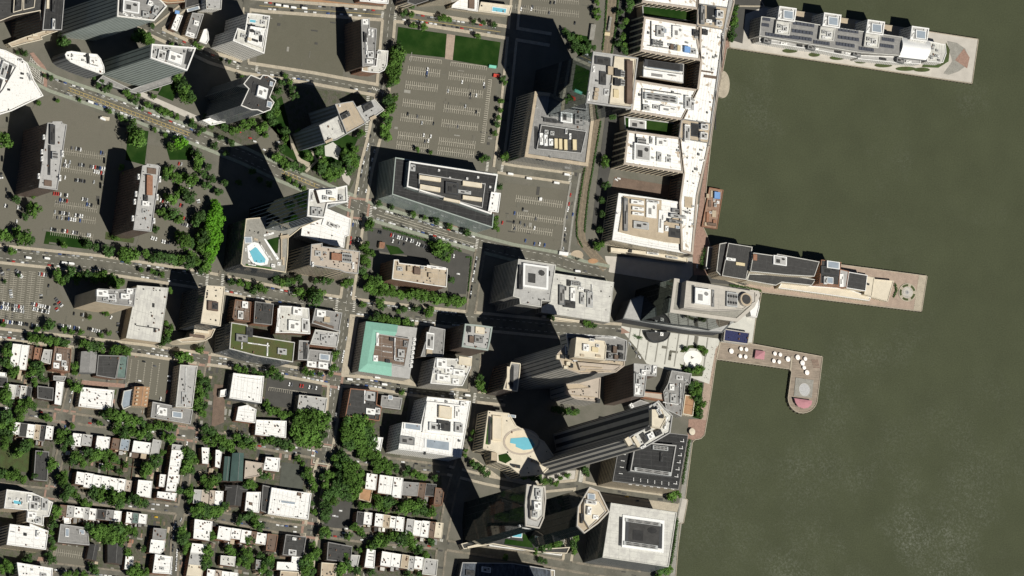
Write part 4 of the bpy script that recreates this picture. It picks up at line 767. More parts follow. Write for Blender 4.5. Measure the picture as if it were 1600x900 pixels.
B('wide pale grey flat roof with walled plant deck beside the stone tower', [(866, 427), (959, 441), (952, 504), (846, 488), (846, 480), (860, 472)], 15, 'offwhite', 'wconc', 'band', name='office_building', par='offwhite', pw=.6, ph=.5, units=[(878, 461, 8, 30, 3, 'g', 7), (895, 460, 7, 20, 3, 'w', 7), (910, 466, 6, 17, 3, 'u', 7), (890, 475, 18, 10, 3, 'k', 8), (922, 468, 9, 24, 2, 'u', 7), (900, 443, 16, 6, 3, 'f', 8), (889, 442, 5, 9, 2, 'k'), (908, 451, 8, 4, 2, 'w'), (918, 455, 8, 4, 2, 'g'), (880, 450, 10, 6, 2, 'k'), (925, 458, 1, 26, 2, 'w', 7)], clut=8)
B('pale forecourt arcade below the wide grey roof with planted beds', [(848, 493), (905, 501), (904, 504), (846, 496)], 4, 'cream', 'wcream', 'band', name='arcade')
# glass riverside tower
B('dark glass podium with slatted south canopy below the riverside tower', [(985, 468), (1000, 462), (1152, 495), (1128, 520), (1080, 517), (973, 498)], 22, 'lgray', 'wdark', 'stripe', name='podium', cat='podium', par='wgray', clut=2)
B('pale roofed glass riverside tower with white box, cooling fans and drum', [(1053, 435), (1110, 444), (1185, 455), (1187, 462), (1178, 480), (1152, 503), (1100, 496), (1046, 488)], 92, 'sidewalkgray', 'mirrordark', 'glassdark', name='tower', cat='tower', par='plaza', pw=4.4, ph=1.2, tiers=[([(1072, 439), (1120, 446), (1180, 456), (1180, 472), (1160, 484), (1110, 486), (1068, 481)], 92, 103, 'plaza', 'wconc', 'none', 'plaza')],
  units=[(1083, 460, 4, 28, .8, 'b', 7), (1098, 463, 24, 24, 4, 'w', 8), (1114, 466, 4, 26, 1, 'g', 7), (1144, 468, 17, 22, 3, 'f', 8)])
rt = [o for o in COL.objects if o.get('label', '').startswith('pale roofed glass')][0]; c = P(1166, 468, 108); mb = MB(); mb.tube(c.x, c.y, 100, 108, 8.5, 8.5, 24, 0, 1); mb.tube(c.x, c.y, 108, 109, 6, 6, 20, 0, 2); mb.obj('drum', [M['plaza'], M['tan'], M['dgray']], rt, rt.location)
B('dark half round canopy on the white plaza', ell(1028, 519, 19, 16, 18, 0, 180), 6, 'dgray', 'wdark', 'none', name='canopy', cat='canopy', par='wdark', units=[(1034, 522, 5, 5, 2, 'w'), (1025, 518, 3, 2, 1, 'w')])
B('white wing shaped roof on the riverside corner of the tower', [(1173, 494), (1171, 484), (1178, 472), (1185, 468), (1186, 480), (1182, 496)], 10, 'white', 'wwhite', 'none', name='pavilion', cat='pavilion', par='white')
B('navy blue flat roofed ferry building beside the white plaza', [(1132, 514), (1171, 520), (1168, 538), (1130, 533)], 8, 'navy', 'wwhite', 'band', name='ferry_building', par='plaza', clut=4)
B('stone podium with lit strip roof west of the gold roofed tower', [(798, 566), (813, 568), (812, 582), (808, 612), (786, 608)], 42, 'gray', 'wbrown', 'pier', name='podium', cat='podium', par='cream', pw=1.2, units=[(800, 588, 5, 34, 1, 'b', 8), (794, 590, 4, 34, 1.5, 'c', 8)])
B('tall stepped stone tower with gold roof and pinkish setbacks', [(870, 553), (886, 536), (965, 534), (977, 548), (975, 572), (962, 582), (905, 584), (879, 575)], 128, 'tan', 'wconc', 'thin', name='tower', cat='tower', par='pinkstone', pw=1.2, tiers=[([(884, 521), (962, 526), (979, 532), (977, 564), (890, 558)], 118, 134, 'gray', 'wconc', 'thin', 'lgray', 1.2, 1.5), ([(900, 527), (944, 533), (947, 541), (945, 563), (897, 558)], 134, 150, 'cream', 'wtan', 'none', 'cream'), ([(902, 566), (950, 570), (972, 572), (960, 580), (906, 578)], 128, 131, 'pinkstone', 'wconc', 'none', 'pinkstone', 1., 1.2)],
  units=[(916, 543, 9, 10, 3, 'w', 8), (930, 546, 10, 7, 1.5, 'y'), (934, 540, 5, 4, 2, 'e'), (925, 531, 7, 4, 2, 'e'), (910, 555, 6, 3, 1.5, 't'), (935, 556, 8, 3, 1.5, 't'), (952, 543, 6, 8, 4, 'k'), (961, 546, 6, 10, 4, 'j'), (970, 543, 7, 7, 3, 'k'), (954, 556, 7, 8, 4, 'g'), (963, 558, 6, 7, 3, 'j'), (971, 556, 6, 8, 3, 'k'), (940, 526, 44, 2.5, 2, 'e', 4), (892, 530, 6, 4, 3, 'k'), (886, 543, 4, 20, 2, 's', 5), (892, 543, 5, 18, 1, 'b', 5), (872, 558, 5, 6, 3, 'c'), (879, 557, 5, 5, 2, 'k'), (886, 558, 5, 6, 4, 'c'), (892, 558, 6, 6, 4, 'k'), (899, 561, 6, 6, 4, 'e'), (888, 568, 6, 5, 4, 'c'), (884, 574, 6, 4, 3, 'c'), (893, 571, 5, 6, 3, 'k'), (925, 574, 34, 1.5, 1.5, 't', 4), (935, 579, 40, 1.5, 1.5, 't', 4)], clut=8)
B('pinkish stone terrace block with striped south front below the gold roofed tower', [(882, 599), (905, 598), (920, 592), (938, 590), (936, 628), (900, 624), (883, 616)], 36, 'pinkstone', 'wconc', 'thin', name='office_building', par='pinkstone', pw=1.2, tiers=[([(883, 600), (906, 599), (922, 606), (884, 610)], 36, 38.5, 'tan', 'wtan', 'none', 'pinkstone')], units=[(935, 626, 5, 6, 4, 'k'), (908, 619, 44, 1.5, 1, 't', 6), (921, 604, 3, 3, 1, 'k')], clut=8)
B('brown sided narrow building with white machinery roof behind the plaza', [(990, 568), (1026, 571), (1025, 588), (1010, 587), (1006, 620), (990, 619)], 72, 'lgray', 'wbrown', 'grid', name='office_building', par='lgray', units=[(1006, 582, 7, 8, 3, 'w'), (1023, 577, 5, 11, 3, 'w'), (1013, 576, 8, 6, 2, 'e'), (998, 594, 9, 18, 2, 'u'), (996, 608, 8, 16, 2, 'w')], clut=8, big=True)
B('grey roofed low building with walled plant yard by the promenade', [(1049, 579), (1080, 584), (1077, 602), (1070, 601), (1064, 651), (1040, 640), (1036, 612), (1043, 600)], 12, 'gray', 'wconc', 'band', name='office_building', par='lgray', units=[(1050, 605, 7, 9, 3, 'w'), (1052, 622, 9, 13, 2, 'u'), (1059, 603, 4, 4, 1.5, 'u'), (1063, 614, 1, 30, 2, 'w', 8), (1041, 617, 4, 8, 2, 'u'), (1048, 630, 24, 1, 2, 'w', 8), (1062, 590, 10, 6, 1.5, 'e'), (1072, 594, 4, 4, 1, 'u')], clut=14)
B('pink paved roof strip with red awnings between the grey roofs', [(1006, 612), (1036, 615), (1036, 626), (1005, 621)], 9, 'pinkstone', 'wred', 'none', name='terrace_building', par='brick')
B('reddish brown flat roof with cream rim beside the garden trees', [(1070, 617), (1086, 619), (1082, 650), (1066, 647)], 6, 'orange', 'wcream', 'grid', name='pavilion', cat='pavilion', par='cream', units=[(1076, 633, 15, .6, .6, 'r')])
# tallest tower with pool podium
root, org = B('cream podium with roof garden and round terrace of a turquoise pool', [(762, 642), (795, 646), (806, 665), (850, 690), (870, 720), (848, 741), (815, 744), (795, 728), (776, 722), (772, 706), (754, 701)], 26, 'cream', 'wcream', 'pier', name='podium', cat='podium', par='cream', pw=1.4, units=[(777, 669, 15, 38, 2.5, 'c', 7), (775, 666, 5, 10, 1, 'b', 7), (765, 672, 4, 42, 1.2, 'b', 7), (772, 713, 9, 12, 4, 't', 8), (800, 650, 12, 4, .8, 's', 8), (838, 722, 14, 3, 1.5, 't', 20), (805, 728, 16, 5, 1, 'b', 10)], clut=12)
flat('terrace_lawn', [(763, 655), (768, 653), (765, 695), (759, 694)], 'hedge', 26.6, root, org); flat('pool_deck', ell(815, 690, 29, 21, 30), 'pinkstone', 26.4, root, org); flat('deck_rim', ell(815, 690, 26, 18, 30), 'wcream', 26.7, root, org)
flat('pool', [(798, 685), (811, 684), (820, 683), (830, 686), (836, 695), (830, 702), (818, 703), (806, 698), (806, 694), (797, 692)], 'poolwater', 27., root, org); flat('terrace_lawn', [(779, 711), (792, 708), (800, 718), (790, 724), (780, 720)], 'grass', 26.5, root, org)
T29 = [(1013, 635), (1028, 626), (1037, 637), (1050, 650), (1046, 677), (1003, 702), (976, 687), (991, 678), (1009, 669), (1018, 660)]
B('tallest tower, dark with pale vertical ribs and a zigzag white crown', T29, 230, 'offwhite', 'wconc', 'rib', name='tower', cat='tower', par='lgray', pw=1.2, ph=2, tiers=[([(1018, 640), (1034, 640), (1040, 655), (1032, 670), (1018, 666)], 230, 236, 'cream', 'wcream', 'none', 'cream')],
  units=[(982, 690, 7, 13, 4, 'c', -35), (994, 690, 5, 18, 4, 'c', -35), (1005, 698, 9, 3, 3, 'w', -28), (1017, 681, 10, 9, 4, 'w', -28), (1029, 676, 10, 8, 4, 'k', -28), (1006, 684, 8, 16, 1, 'k', -35), (1026, 635, 8, 12, 3, 'u', -35), (1041, 661, 3, 18, 3, 'w', 20), (1034, 650, 6, 6, 3, 'k'), (1030, 643, 5, 10, 3, 'e', -35), (1013, 670, 8, 5, 3, 'k', -28)], clut=6, big=True)
B('low dark glass building hidden behind the tallest tower', [(983, 633), (1000, 625), (1020, 632), (1012, 655), (990, 650)], 14, 'gray', 'wgray', 'band', name='office_building', units=[(987, 634, 5, 7, 3, 'w', -40)])
B('white roofed block with pale blue pool terrace beside the podium garden', [(667, 620), (735, 627), (720, 715), (670, 708), (622, 702), (628, 660), (657, 663)], 31, 'white', 'wwhite', 'grid', par='white', tiers=[([(667, 627), (732, 634), (724, 683), (660, 675)], 31, 33.5, 'white', 'wwhite', 'none', 'no')], units=[(696, 644, 20, 18, 4, 'c', 8), (680, 667, 18, 12, 3, 'e', 8), (694, 665, 20, 15, 3, 'k', 8), (636, 688, 24, 12, 2, 'g', 8), (684, 695, 42, 15, .8, 's', 8), (717, 668, 12, 14, 3, 'u', 8), (725, 632, 11, 7, 3, 'w', 8), (645, 667, 28, 9, 1.5, 's', 8), (664, 708, 3, 4, 2, 'k'), (715, 645, 8, 18, 2, 'w')], clut=12, big=True)
root, org = B('square block with mint green copper hipped roof round a dark inner deck', [(572, 502), (625, 509), (652, 512), (640, 592), (610, 588), (560, 580)], 18, 'lgray', 'wconc', 'grid', name='market_hall', par='no')
def hip(outer, inner, h0, h1, m):
    for i in range(len(outer)-1):
        mb = MB(); a, b = P(*outer[i], h0), P(*outer[i+1], h0); c, d = P(*inner[i+1], h1), P(*inner[i], h1); mb.face([a, b, c, d]); mb.obj('roof_slope', M[m], root, org)
hip([(622, 508), (572, 502), (560, 580), (612, 588)], [(620, 519), (583, 515), (574, 568), (612, 574)], 18.3, 22, 'teal')
hip([(620, 519), (583, 515), (574, 568), (612, 574)], [(617, 525), (589, 521), (582, 563), (612, 567)], 22, 21.6, 'teal')
volume(root, org, [(587, 521), (640, 529), (632, 573), (580, 564)], 18, 21, 'brown', 'wgray', 'none', 'lgray', .8, .6, names=('inner_deck_wall', 'inner_deck'))
put_units(root, org, [(590, 530, 4, 20, 2, 'w', 7), (587, 560, 7, 9, 2, 'w', 7), (617, 545, 1.5, 34, 2, 'w', 7), (627, 552, 10, 12, 2, 'u', 7), (624, 562, 14, 5, 2, 'u'), (606, 564, 7, 5, 2, 'k'), (605, 541, 14, 1, .6, 'e'), (605, 550, 14, 1, .6, 'e'), (634, 537, 6, 9, 2, 'g'), (612, 530, 6, 5, 2, 'k')], 21)
for k in range(7): put_units(root, org, [(648-k*.9, 530+k*7, 4, 4.5, 1.5, 'w')], 18)
B('brown sided tower with pale green rim and square roof deck', [(726, 506), (748, 508), (769, 511), (766, 530), (762, 548), (721, 542)], 45, 'lgray', 'wbrown', 'grid', name='tower', cat='tower', par='wgreen', pw=2, units=[(748, 530, 13, 10, 2, 'g', 8), (750, 516, 14, 10, 2, 'c', 8), (737, 530, 7, 10, 3, 'j', 8), (733, 514, 6, 9, 2, 'k')], clut=16)
B('narrow grey roofed building in shade between the green copper hall and brown tower', [(672, 510), (695, 515), (692, 557), (657, 557)], 18, 'gray', 'wbrown', 'grid', units=[(672, 533, 12, 26, 2, 'e', 10), (671, 551, 9, 9, 2, 't')], clut=4)
B('building of jumbled white roofs south of the brown tower', [(680, 559), (710, 561), (737, 557), (735, 575), (722, 603), (705, 602), (672, 599)], 33, 'offwhite', 'wconc', 'grid', par='white', units=[(690, 568, 16, 14, 3, 'w', 8), (702, 578, 12, 10, 2, 'w', 8), (693, 590, 20, 10, 3, 'w', 8), (717, 582, 18, 9, 3, 'w', 8), (727, 564, 20, 12, 3, 'c', 8), (712, 596, 10, 8, 2, 'w', 8), (682, 580, 8, 8, 2, 'e'), (730, 560, 14, 4, 2, 'e')], clut=10, big=True)
B('dark roofed L shaped building with brick edges below the green copper hall', [(547, 607), (590, 611), (588, 632), (596, 636), (592, 658), (539, 650)], 16, 'dgray', 'wbrick', 'grid', par='brick', units=[(579, 619, 14, 14, 1.5, 'u', 8), (570, 620, 2, 20, 1, 'w', 8), (579, 643, 14, 9, 1.5, 'w', 8), (590, 642, 8, 9, 1.5, 'e', 8)], clut=8)
B('dark courtyard house with teal awning right of the dark L shaped building', [(596, 618), (628, 622), (625, 640), (594, 636)], 6, 'gray', 'wbrown', 'grid', units=[(610, 621, 7, 6, 1.2, 's')], clut=3)
B('white square low roof under the street trees', [(580, 682), (598, 684), (594, 705), (577, 702)], 9, 'white', 'wbrick', 'grid', clut=2)
# west side
B('brick office with white roof plant and tan south front by the packed car park', [(152, 451), (180, 453), (212, 450), (209, 479), (180, 476), (150, 471)], 56, 'gray', 'wtan', 'none', name='office_building', units=[(160, 458, 18, 10, 3, 'w', 5), (175, 464, 12, 8, 3, 'e', 5), (196, 463, 14, 8, 3, 'w', 5), (203, 455, 10, 8, 2, 'w'), (165, 468, 8, 4, 2, 'u')], clut=8, big=True)
B('wide pale grey warehouse roof beside the brick office', [(214, 446), (263, 450), (250, 535), (197, 528)], 15, 'offwhite', 'wtan', 'none', name='warehouse', par='offwhite', pw=.5, ph=.5, units=[(230, 511, 34, .8, .8, 'b', 8), (240, 477, 3, 6, 1, 'k'), (242, 516, 3, 6, 1, 'k')], clut=14)
B('cream roofed tower with ladder like stepped end and black west face', [(322, 446), (351, 448), (344, 510), (333, 508), (313, 505)], 58, 'cream', 'wdark', 'pier', name='tower', cat='tower', par='cream', units=[(333, 478, 16, 14, 3, 'j', 8), (336, 478, 9, 10, 3.5, 'k', 8), (324, 459, 2, 5, 1, 'k')], clut=8)
B('cream stepped terraces at the foot of the cream roofed tower', [(308, 511), (336, 514), (330, 527), (320, 533), (284, 535), (276, 531), (300, 526)], 22, 'tan', 'wcream', 'none', par='cream', units=[(322, 511, 20, 5, 3, 'j'), (315, 518, 24, 4, 2, 'c'), (308, 525, 24, 4, 1.5, 'j')])
B('block with moss green planted roof and striped side', [(361, 504), (386, 508), (386, 523), (402, 526), (460, 535), (457, 566), (400, 556), (358, 545)], 38, 'greenroof', 'wgray', 'pier', par='offwhite', pw=.9, units=[(378, 528, 18, 11, 2.5, 'g', 8), (390, 519, 10, 14, 2, 'k'), (441, 549, 14, 9, 2, 'u', 8), (418, 546, 2, 20, 1, 'w', 8), (404, 538, 34, 1.5, 1, 'w', 8), (378, 540, 1.5, 10, 1, 'w')], clut=3)
blk = [('brown roofed building with pale boxes above the moss green roof', [(367, 468), (392, 472), (390, 503), (362, 500)], 14, 'brown', 'wbrick', [(383, 476, 9, 10, 2, 'w'), (376, 492, 8, 12, 2, 'e')]),
       ('dark roofed building with brick edge right of the pale boxes', [(398, 471), (427, 475), (424, 508), (396, 505)], 15, 'dgray', 'wred', [(416, 480, 10, 12, 1, 'k')]),
       ('cluster building of white sheds above the planted roof', [(436, 478), (460, 479), (482, 482), (484, 522), (455, 520), (430, 520)], 13, 'offwhite', 'wbrick', [(465, 486, 14, 12, 3, 'w'), (460, 509, 18, 16, 3, 'w'), (477, 508, 10, 20, 1.5, 'e'), (435, 500, 4, 36, 1, 'w', 10)]),
       ('dark roofed corner building with white and tan roof boxes', [(492, 482), (534, 489), (529, 518), (487, 505)], 15, 'gray', 'wbrown', [(502, 490, 14, 10, 2, 'w'), (511, 499, 9, 8, 2.5, 't'), (506, 508, 32, 5, 1, 'j', 16)]),
       ('grey roofed corner building facing the paved forecourt', [(492, 515), (530, 520), (526, 543), (484, 538)], 15, 'lgray', 'wred', [(506, 528, 9, 9, 2, 'u'), (517, 522, 8, 4, 1, 'e')]),
       ('narrow grey striped roof beside the grey corner building', [(467, 532), (483, 533), (480, 563), (465, 562)], 12, 'gray', 'wbrown', [(477, 548, 5, 26, 1, 'k', 5)]),
       ('low grey roofs with blue and white boxes by the brick square', [(483, 546), (520, 550), (515, 578), (478, 572)], 9, 'gray', 'wbrick', [(487, 569, 14, 9, 2, 'w'), (505, 571, 15, 10, 2, 'w'), (507, 558, 16, 9, 1.5, 's')])]
for l, p, h, r, w, u in blk: B(l, p, h, r, w, 'grid', units=u, clut=7)
B('white gym like roof left of the brown paved yard', [(364, 583), (388, 586), (412, 588), (408, 630), (384, 626), (358, 622)], 12, 'white', 'wgray', 'band', name='school', par='white', units=[(388, 591, 44, .8, .5, 'e')], clut=3)
B('white hipped annexe south of the white gym like roof', [(372, 636), (386, 633), (400, 640), (398, 661), (368, 657)], 9, 'white', 'wred', 'grid', clut=3)
B('white double roof with many vents beside the dense trees', [(400, 656), (424, 657), (447, 658), (446, 684), (424, 682), (398, 679)], 10, 'white', 'wbrick', 'grid', clut=10)
B('pale grey box roof above the dense tree block', [(467, 617), (511, 622), (508, 645), (464, 641)], 10, 'lgray', 'wtan', 'band', units=[(478, 619, 4, 5, 1, 'k')], clut=9)
B('white big flat roof with rows of vents west of the school yard', [(127, 605), (178, 610), (174, 641), (122, 635)], 10, 'white', 'wtan', 'grid', clut=14)
B('grey slab with ridge line along the car park of the school block', [(281, 570), (308, 572), (304, 605), (300, 637), (274, 636)], 17, 'lgray', 'wtan', 'grid', units=[(290, 605, 1, 60, 1, 'w', 7), (288, 622, 8, 18, 1.5, 'u', 7)], clut=8)
B('low brick school wing with white skylights below the grey slab', [(238, 628), (301, 640), (297, 663), (235, 652)], 10, 'gray', 'wtan', 'grid', units=[(254, 643, 14, 12, 2, 'w', 8), (277, 648, 16, 9, 1.2, 's', 8), (247, 640, 4, 14, 2, 'w')], clut=5)
B('low grey church hall beside the orange tiled gable', [(193, 611), (209, 608), (206, 634), (192, 640), (189, 632)], 7, 'bluegray', 'wbrown', 'grid')
gable('orange tiled gabled hall with dormers on both slopes', [(210, 604), (234, 605), (230, 636), (206, 634)], 11, 3.5, 'orange', 'wtan', 'church_hall', 'church', 5)
gable('grey gabled long roof at the street corner of the school block', [(127, 549), (152, 549), (149, 583), (124, 582)], 11, 3, 'gray', 'wgray', 'chapel', 'church')
B('black flat roof between the two grey gables of the school block', [(153, 555), (187, 556), (180, 592), (150, 587)], 12, 'dgray', 'wbrick', 'grid', clut=3)
B('green-grey narrow roof right of the black flat roof', [(187, 556), (200, 556), (196, 592), (181, 591)], 12, 'copper', 'wbrick', 'grid', clut=2)
gable('left gable of two green copper church roofs', [(351, 713), (361, 714), (357, 752), (348, 751)], 9, 2, 'slategreen', 'wbrown', 'church', 'church', group='green copper church roofs'); gable('right and larger gable of two green copper church roofs', [(363, 708), (381, 708), (379, 752), (359, 752)], 12, 4, 'slategreen', 'wbrown', 'church', 'church', group='green copper church roofs')
gable('dark slate church roof south of the green copper church', [(356, 758), (380, 760), (376, 791), (352, 790)], 10, 4.5, 'dgray', 'wbrown', 'church', 'church'); gable('dark slate cross gable at the head of the slate church', [(350, 757), (386, 762), (385, 769), (351, 766)], 9, 3, 'dgray', 'wbrown', 'church', 'church', along=1)
B('pinkish brown villa roof right of the green church', [(383, 720), (411, 724), (409, 743), (381, 748)], 9, 'pinkstone', 'wred', 'grid', clut=5)
B('white roof with vents above the sports court', [(415, 714), (437, 716), (435, 737), (411, 734)], 10, 'white', 'wbrick', 'grid', clut=9)
B('white broad school roof with a long skylight below the sports court', [(424, 762), (455, 767), (486, 771), (481, 812), (450, 808), (418, 803)], 13, 'white', 'wcream', 'grid', name='school', units=[(450, 785, 26, 3.5, 1, 's', 8), (468, 772, 6, 5, 1.5, 'j')], clut=12)
B('dark grey wing left of the broad white school roof', [(410, 758), (423, 761), (417, 802), (407, 798)], 10, 'dgray', 'wbrick', 'grid', clut=2)
B('white square roof left of the dark school wing', [(385, 769), (407, 769), (404, 801), (382, 798)], 10, 'white', 'wbrick', 'grid', units=[(392, 787, 5, 4, 1, 'j')], clut=4)
root, org = B('stepped white apartment block with small rooftop pool by the left edge', [(10, 765), (50, 770), (82, 785), (76, 807), (68, 807), (67, 822), (41, 815), (42, 797), (6, 794)], 25, 'offwhite', 'wtan', 'grid', par='white', units=[(27, 785, 14, 7, .6, 'p'), (53, 790, 14, 14, 2, 'e'), (70, 788, 10, 18, 1.5, 'u'), (50, 805, 14, 10, 2, 'w'), (58, 780, 10, 8, 2.5, 'g'), (46, 779, 6, 12, 1.5, 'w'), (60, 812, 10, 8, 2, 'u')], clut=12, big=True)
B('broad white roof with small white tower boxes near the left edge', [(15, 819), (46, 823), (46, 818), (75, 830), (71, 859), (10, 851)], 25, 'white', 'wtan', 'pier', units=[(20, 831, 7, 2, 1, 'e'), (60, 834, 5, 9, 3, 'w'), (40, 835, 4, 4, 2, 'k')], clut=4)
B('white roof cut by the bottom edge near the left corner', [(26, 879), (82, 888), (80, 910), (30, 910)], 22, 'white', 'wtan', 'pier', units=[(68, 898, 10, 5, 1.5, 'u'), (50, 890, 4, 4, 1, 'e')], clut=4)
B('grey boarded roof with two skylights beside the big back garden trees', [(94, 819), (136, 825), (139, 852), (90, 847)], 10, 'gray', 'wbrown', 'grid', units=[(105, 832, 6, 13, 1.2, 's', 8), (128, 831, 8, 7, 1.2, 's', 8)], clut=2)
gable('dark gabled roof left of the garden sheds', [(140, 850), (154, 852), (150, 877), (135, 873)], 8, 3, 'dgray', 'wbrown', 'house', 'house'); gable('dark wide gabled roof right of the garden sheds', [(168, 847), (194, 852), (190, 882), (168, 879)], 8, 3.5, 'dgray', 'wbrown', 'house', 'house')
B('white narrow roof at the foot of the red garden path', [(196, 869), (208, 870), (206, 890), (194, 889)], 8, 'white', 'wbrick', 'grid', name='house', cat='house', clut=2)
B('dark long roof under trees beside the small park', [(55, 704), (76, 706), (73, 752), (52, 750)], 9, 'dgray', 'wbrown', 'grid', clut=3)
# south east offices
TR = 'stepped riverside office blocks'
B('dark roofed riverside office with white lined upper deck and lit south front', [(972, 668), (1075, 680), (1060, 765), (957, 752)], 38, 'black', 'wtan', 'band', name='office_building', par='gray', pw=.6, ph=.5, tiers=[([(992, 690), (1056, 696), (1048, 744), (984, 736)], 38, 44, 'black', 'wgray', 'none', 'lgray', 1.3, 1.5)], units=[(1032, 700, 24, 6, 2.5, 'f', 6), (1034, 714, 4, 14, 2, 'k'), (1020, 737, 58, 6, 2.5, 'f', 8)]+[(985+k*11, 757-k*-1.2, 5, .8, .5, 'w') for k in range(7)]+[(1066-k*1.8, 690+k*11, 6, .8, .5, 'w') for k in range(7)]+[(990+k*11, 749-k*-1.4, .9, 5, .5, 'w') for k in range(6)]+[(978-k*1.6, 690+k*10, 6, .8, .5, 'w') for k in range(6)]+[(1068-k*1.8, 688+k*11, .9, 4, .5, 'w') for k in range(7)])
B('white square riverside office roof with dark sunken plant deck', [(954, 786), (1057, 801), (1044, 886), (941, 871)], 46, 'offwhite', 'wgray', 'band', name='office_building', par='offwhite', pw=1, units=[(1005, 834, 66, 50, 1.2, 'w', 8), (1006, 834, 58, 38, 2, 'k', 8), (1005, 816, 56, 5, 2.5, 'f', 8), (1001, 852, 54, 6, 2.5, 'f', 8), (1019, 836, 9, 12, 1.5, 'g', 8), (970, 830, 5, 44, 1, 'b', 8)])
B('curved dark glass tower with slim white roof crown', [(822, 757), (851, 760), (852, 780), (849, 810), (842, 826), (820, 822), (819, 790)], 150, 'lgray', 'mirrorblack', 'glassdark', name='tower', cat='tower', par='plaza', pw=1.5, ph=2, tiers=[([(833, 758), (850, 761), (848, 806), (840, 814), (829, 810), (828, 780)], 150, 154, 'offwhite', 'wconc', 'none', 'plaza')], units=[(841, 770, 8, 12, 3, 'u', 5), (840, 790, 11, 12, 5, 'w', 5), (836, 803, 8, 9, 3, 'u'), (842, 778, 6, 5, 4, 'w'), (832, 794, 4, 6, 3, 'k')])
B('white fin canopies on the south edge of the curved glass tower', [(811, 820), (820, 822), (836, 822), (834, 827), (822, 826), (812, 823)], 140, 'white', 'wwhite', 'none', name='canopy', cat='canopy', par='white', z0=137)
B('dark glass tower with kite shaped cream roof crown', [(920, 761), (935, 767), (951, 800), (934, 818), (912, 834), (900, 822), (902, 792)], 125, 'tan', 'mirrorblack', 'glassdark', name='tower', cat='tower', par='plaza', pw=1.6, ph=2, tiers=[([(914, 780), (936, 783), (946, 800), (920, 825), (912, 812), (912, 790)], 125, 129, 'cream', 'wcream', 'none', 'plaza')], units=[(924, 776, 12, 9, 3, 's', 5), (924, 785, 16, 5, 3, 'e'), (921, 798, 6, 12, 4, 'w', 10), (909, 810, 3, 14, 3, 'k', 5), (931, 808, 8, 6, 2, 'w')])
root, org = B('low podium with lawn and small blue pool between the two dark glass towers', [(720, 850), (768, 838), (812, 825), (832, 826), (846, 858), (890, 855), (885, 865), (840, 863), (770, 850), (724, 858)], 9, 'dgray', 'wcream', 'band', name='podium', cat='podium', par='cream', units=[(808, 836, 16, 8, .6, 'p', 5), (785, 834, 24, 4, 3, 'w', -12), (792, 838, 10, 3, 3, 's'), (745, 852, 30, 3, 2, 'c', -14)])
flat('terrace_lawn', [(790, 842), (818, 846), (815, 832), (826, 838), (834, 856), (788, 850)], 'grass', 9.5, root, org)
B('grey paved ramp wall along the street below the glass towers', [(765, 848), (840, 858), (878, 864), (877, 868), (764, 853)], 5, 'lgray', 'wconc', 'none', name='podium', cat='podium', par='white')
B('tall tower just below the bottom edge, known by its shadow on the street', [(858, 914), (930, 922), (922, 985), (850, 976)], 128, 'gray', 'wgray', 'band', name='tower', cat='tower')
B('dark building in shade at the bottom edge with streaked blue-grey roof', [(722, 879), (800, 880), (860, 890), (862, 915), (715, 915)], 12, 'slate', 'wdark', 'band', name='office_building', units=[(735, 895, 14, 8, 2, 'k'), (760, 890, 14, 8, 1.5, 'e')], clut=6)
B('street corner annexe with white lined forecourt at the bottom edge', [(806, 884), (866, 891), (866, 915), (806, 915)], 6, 'sidewalk', 'wcream', 'none', name='podium', cat='podium', par='white')
# hotel on the pier
root, org = B('long black roofed hotel with pale rim on the middle pier', [(1124, 381), (1135, 379), (1139, 380), (1175, 386), (1172, 424), (1166, 437), (1140, 433), (1126, 431), (1119, 424)], 22, 'dgray', 'wtan', 'grid', name='hotel', par='offwhite', pw=.8, ph=.9, tiers=[([(1138, 380), (1175, 386), (1165, 437), (1128, 431)], 22, 25, 'dgray', 'wbrick', 'none', 'offwhite', .6, .8)],
  units=[(1142, 405, 15, 4, 2, 'w'), (1157, 412.5, 14, 4.5, 1.2, 'y')])
for q, z1, r, w, p_ in (([(1177, 395), (1213, 400), (1214, 397), (1280, 409), (1272, 432), (1232, 430), (1172, 424)], 30, 'dgray', 'wcream', 'offwhite'), ([(1170, 428), (1232, 430), (1274, 437), (1268, 446), (1221, 441), (1212, 446), (1167, 438)], 18, 'dgray', 'wcream', 'offwhite'), ([(1283, 406), (1314, 410), (1310, 446), (1280, 443)], 26, 'dgray', 'wred', 'brick'), ([(1310, 420), (1326, 424), (1322, 450), (1308, 447)], 18, 'lgray', 'wred', 'brick'), ([(1326, 425), (1355, 430), (1352, 455), (1322, 450)], 18, 'dgray', 'wcream', 'white'), ([(1355, 432), (1366, 434), (1362, 463), (1350, 460)], 15, 'cream', 'wcream', 'cream'), ([(1221, 442), (1268, 447), (1322, 451), (1351, 461), (1360, 465), (1358, 470), (1290, 460), (1216, 450)], 9, 'cream', 'wcream', 'white'), ([(1366, 436), (1396, 439), (1387, 471), (1360, 464)], 7, 'cream', 'wcream', 'cream')):
    volume(root, org, q, 0, z1, r, w, 'grid', p_, .7, .8, names=('wing', 'wing_roof'))
put_units(root, org, [(1219, 407, 21, 14, 2, 'e'), (1180, 402, 6, 9, 2, 'r')], 30); put_units(root, org, [(1302, 414, 20, 11, 4, 's'), (1297, 423, 28, 12, 3, 'k'), (1297, 438, 10, 10, 3, 's'), (1290, 438, 5, 11, 3, 'e')], 26); put_units(root, org, [(1315, 438, 6, 20, 2, 'w', 5), (1357, 444, 3, 3, 1, 'k')], 18)
mb = MB()
for p0, p1 in (((1172, 425), (1232, 431)), ((1232, 431), (1273, 436))):
    a, b = P(*p0, 30), P(*p1, 30)
B('white framed pergola with plants at the landward end of the hotel pier', [(1106, 386), (1117, 386), (1113, 420), (1102, 420)], 6, 'gray', 'wconc', 'none', name='pergola', cat='pergola', par='white')
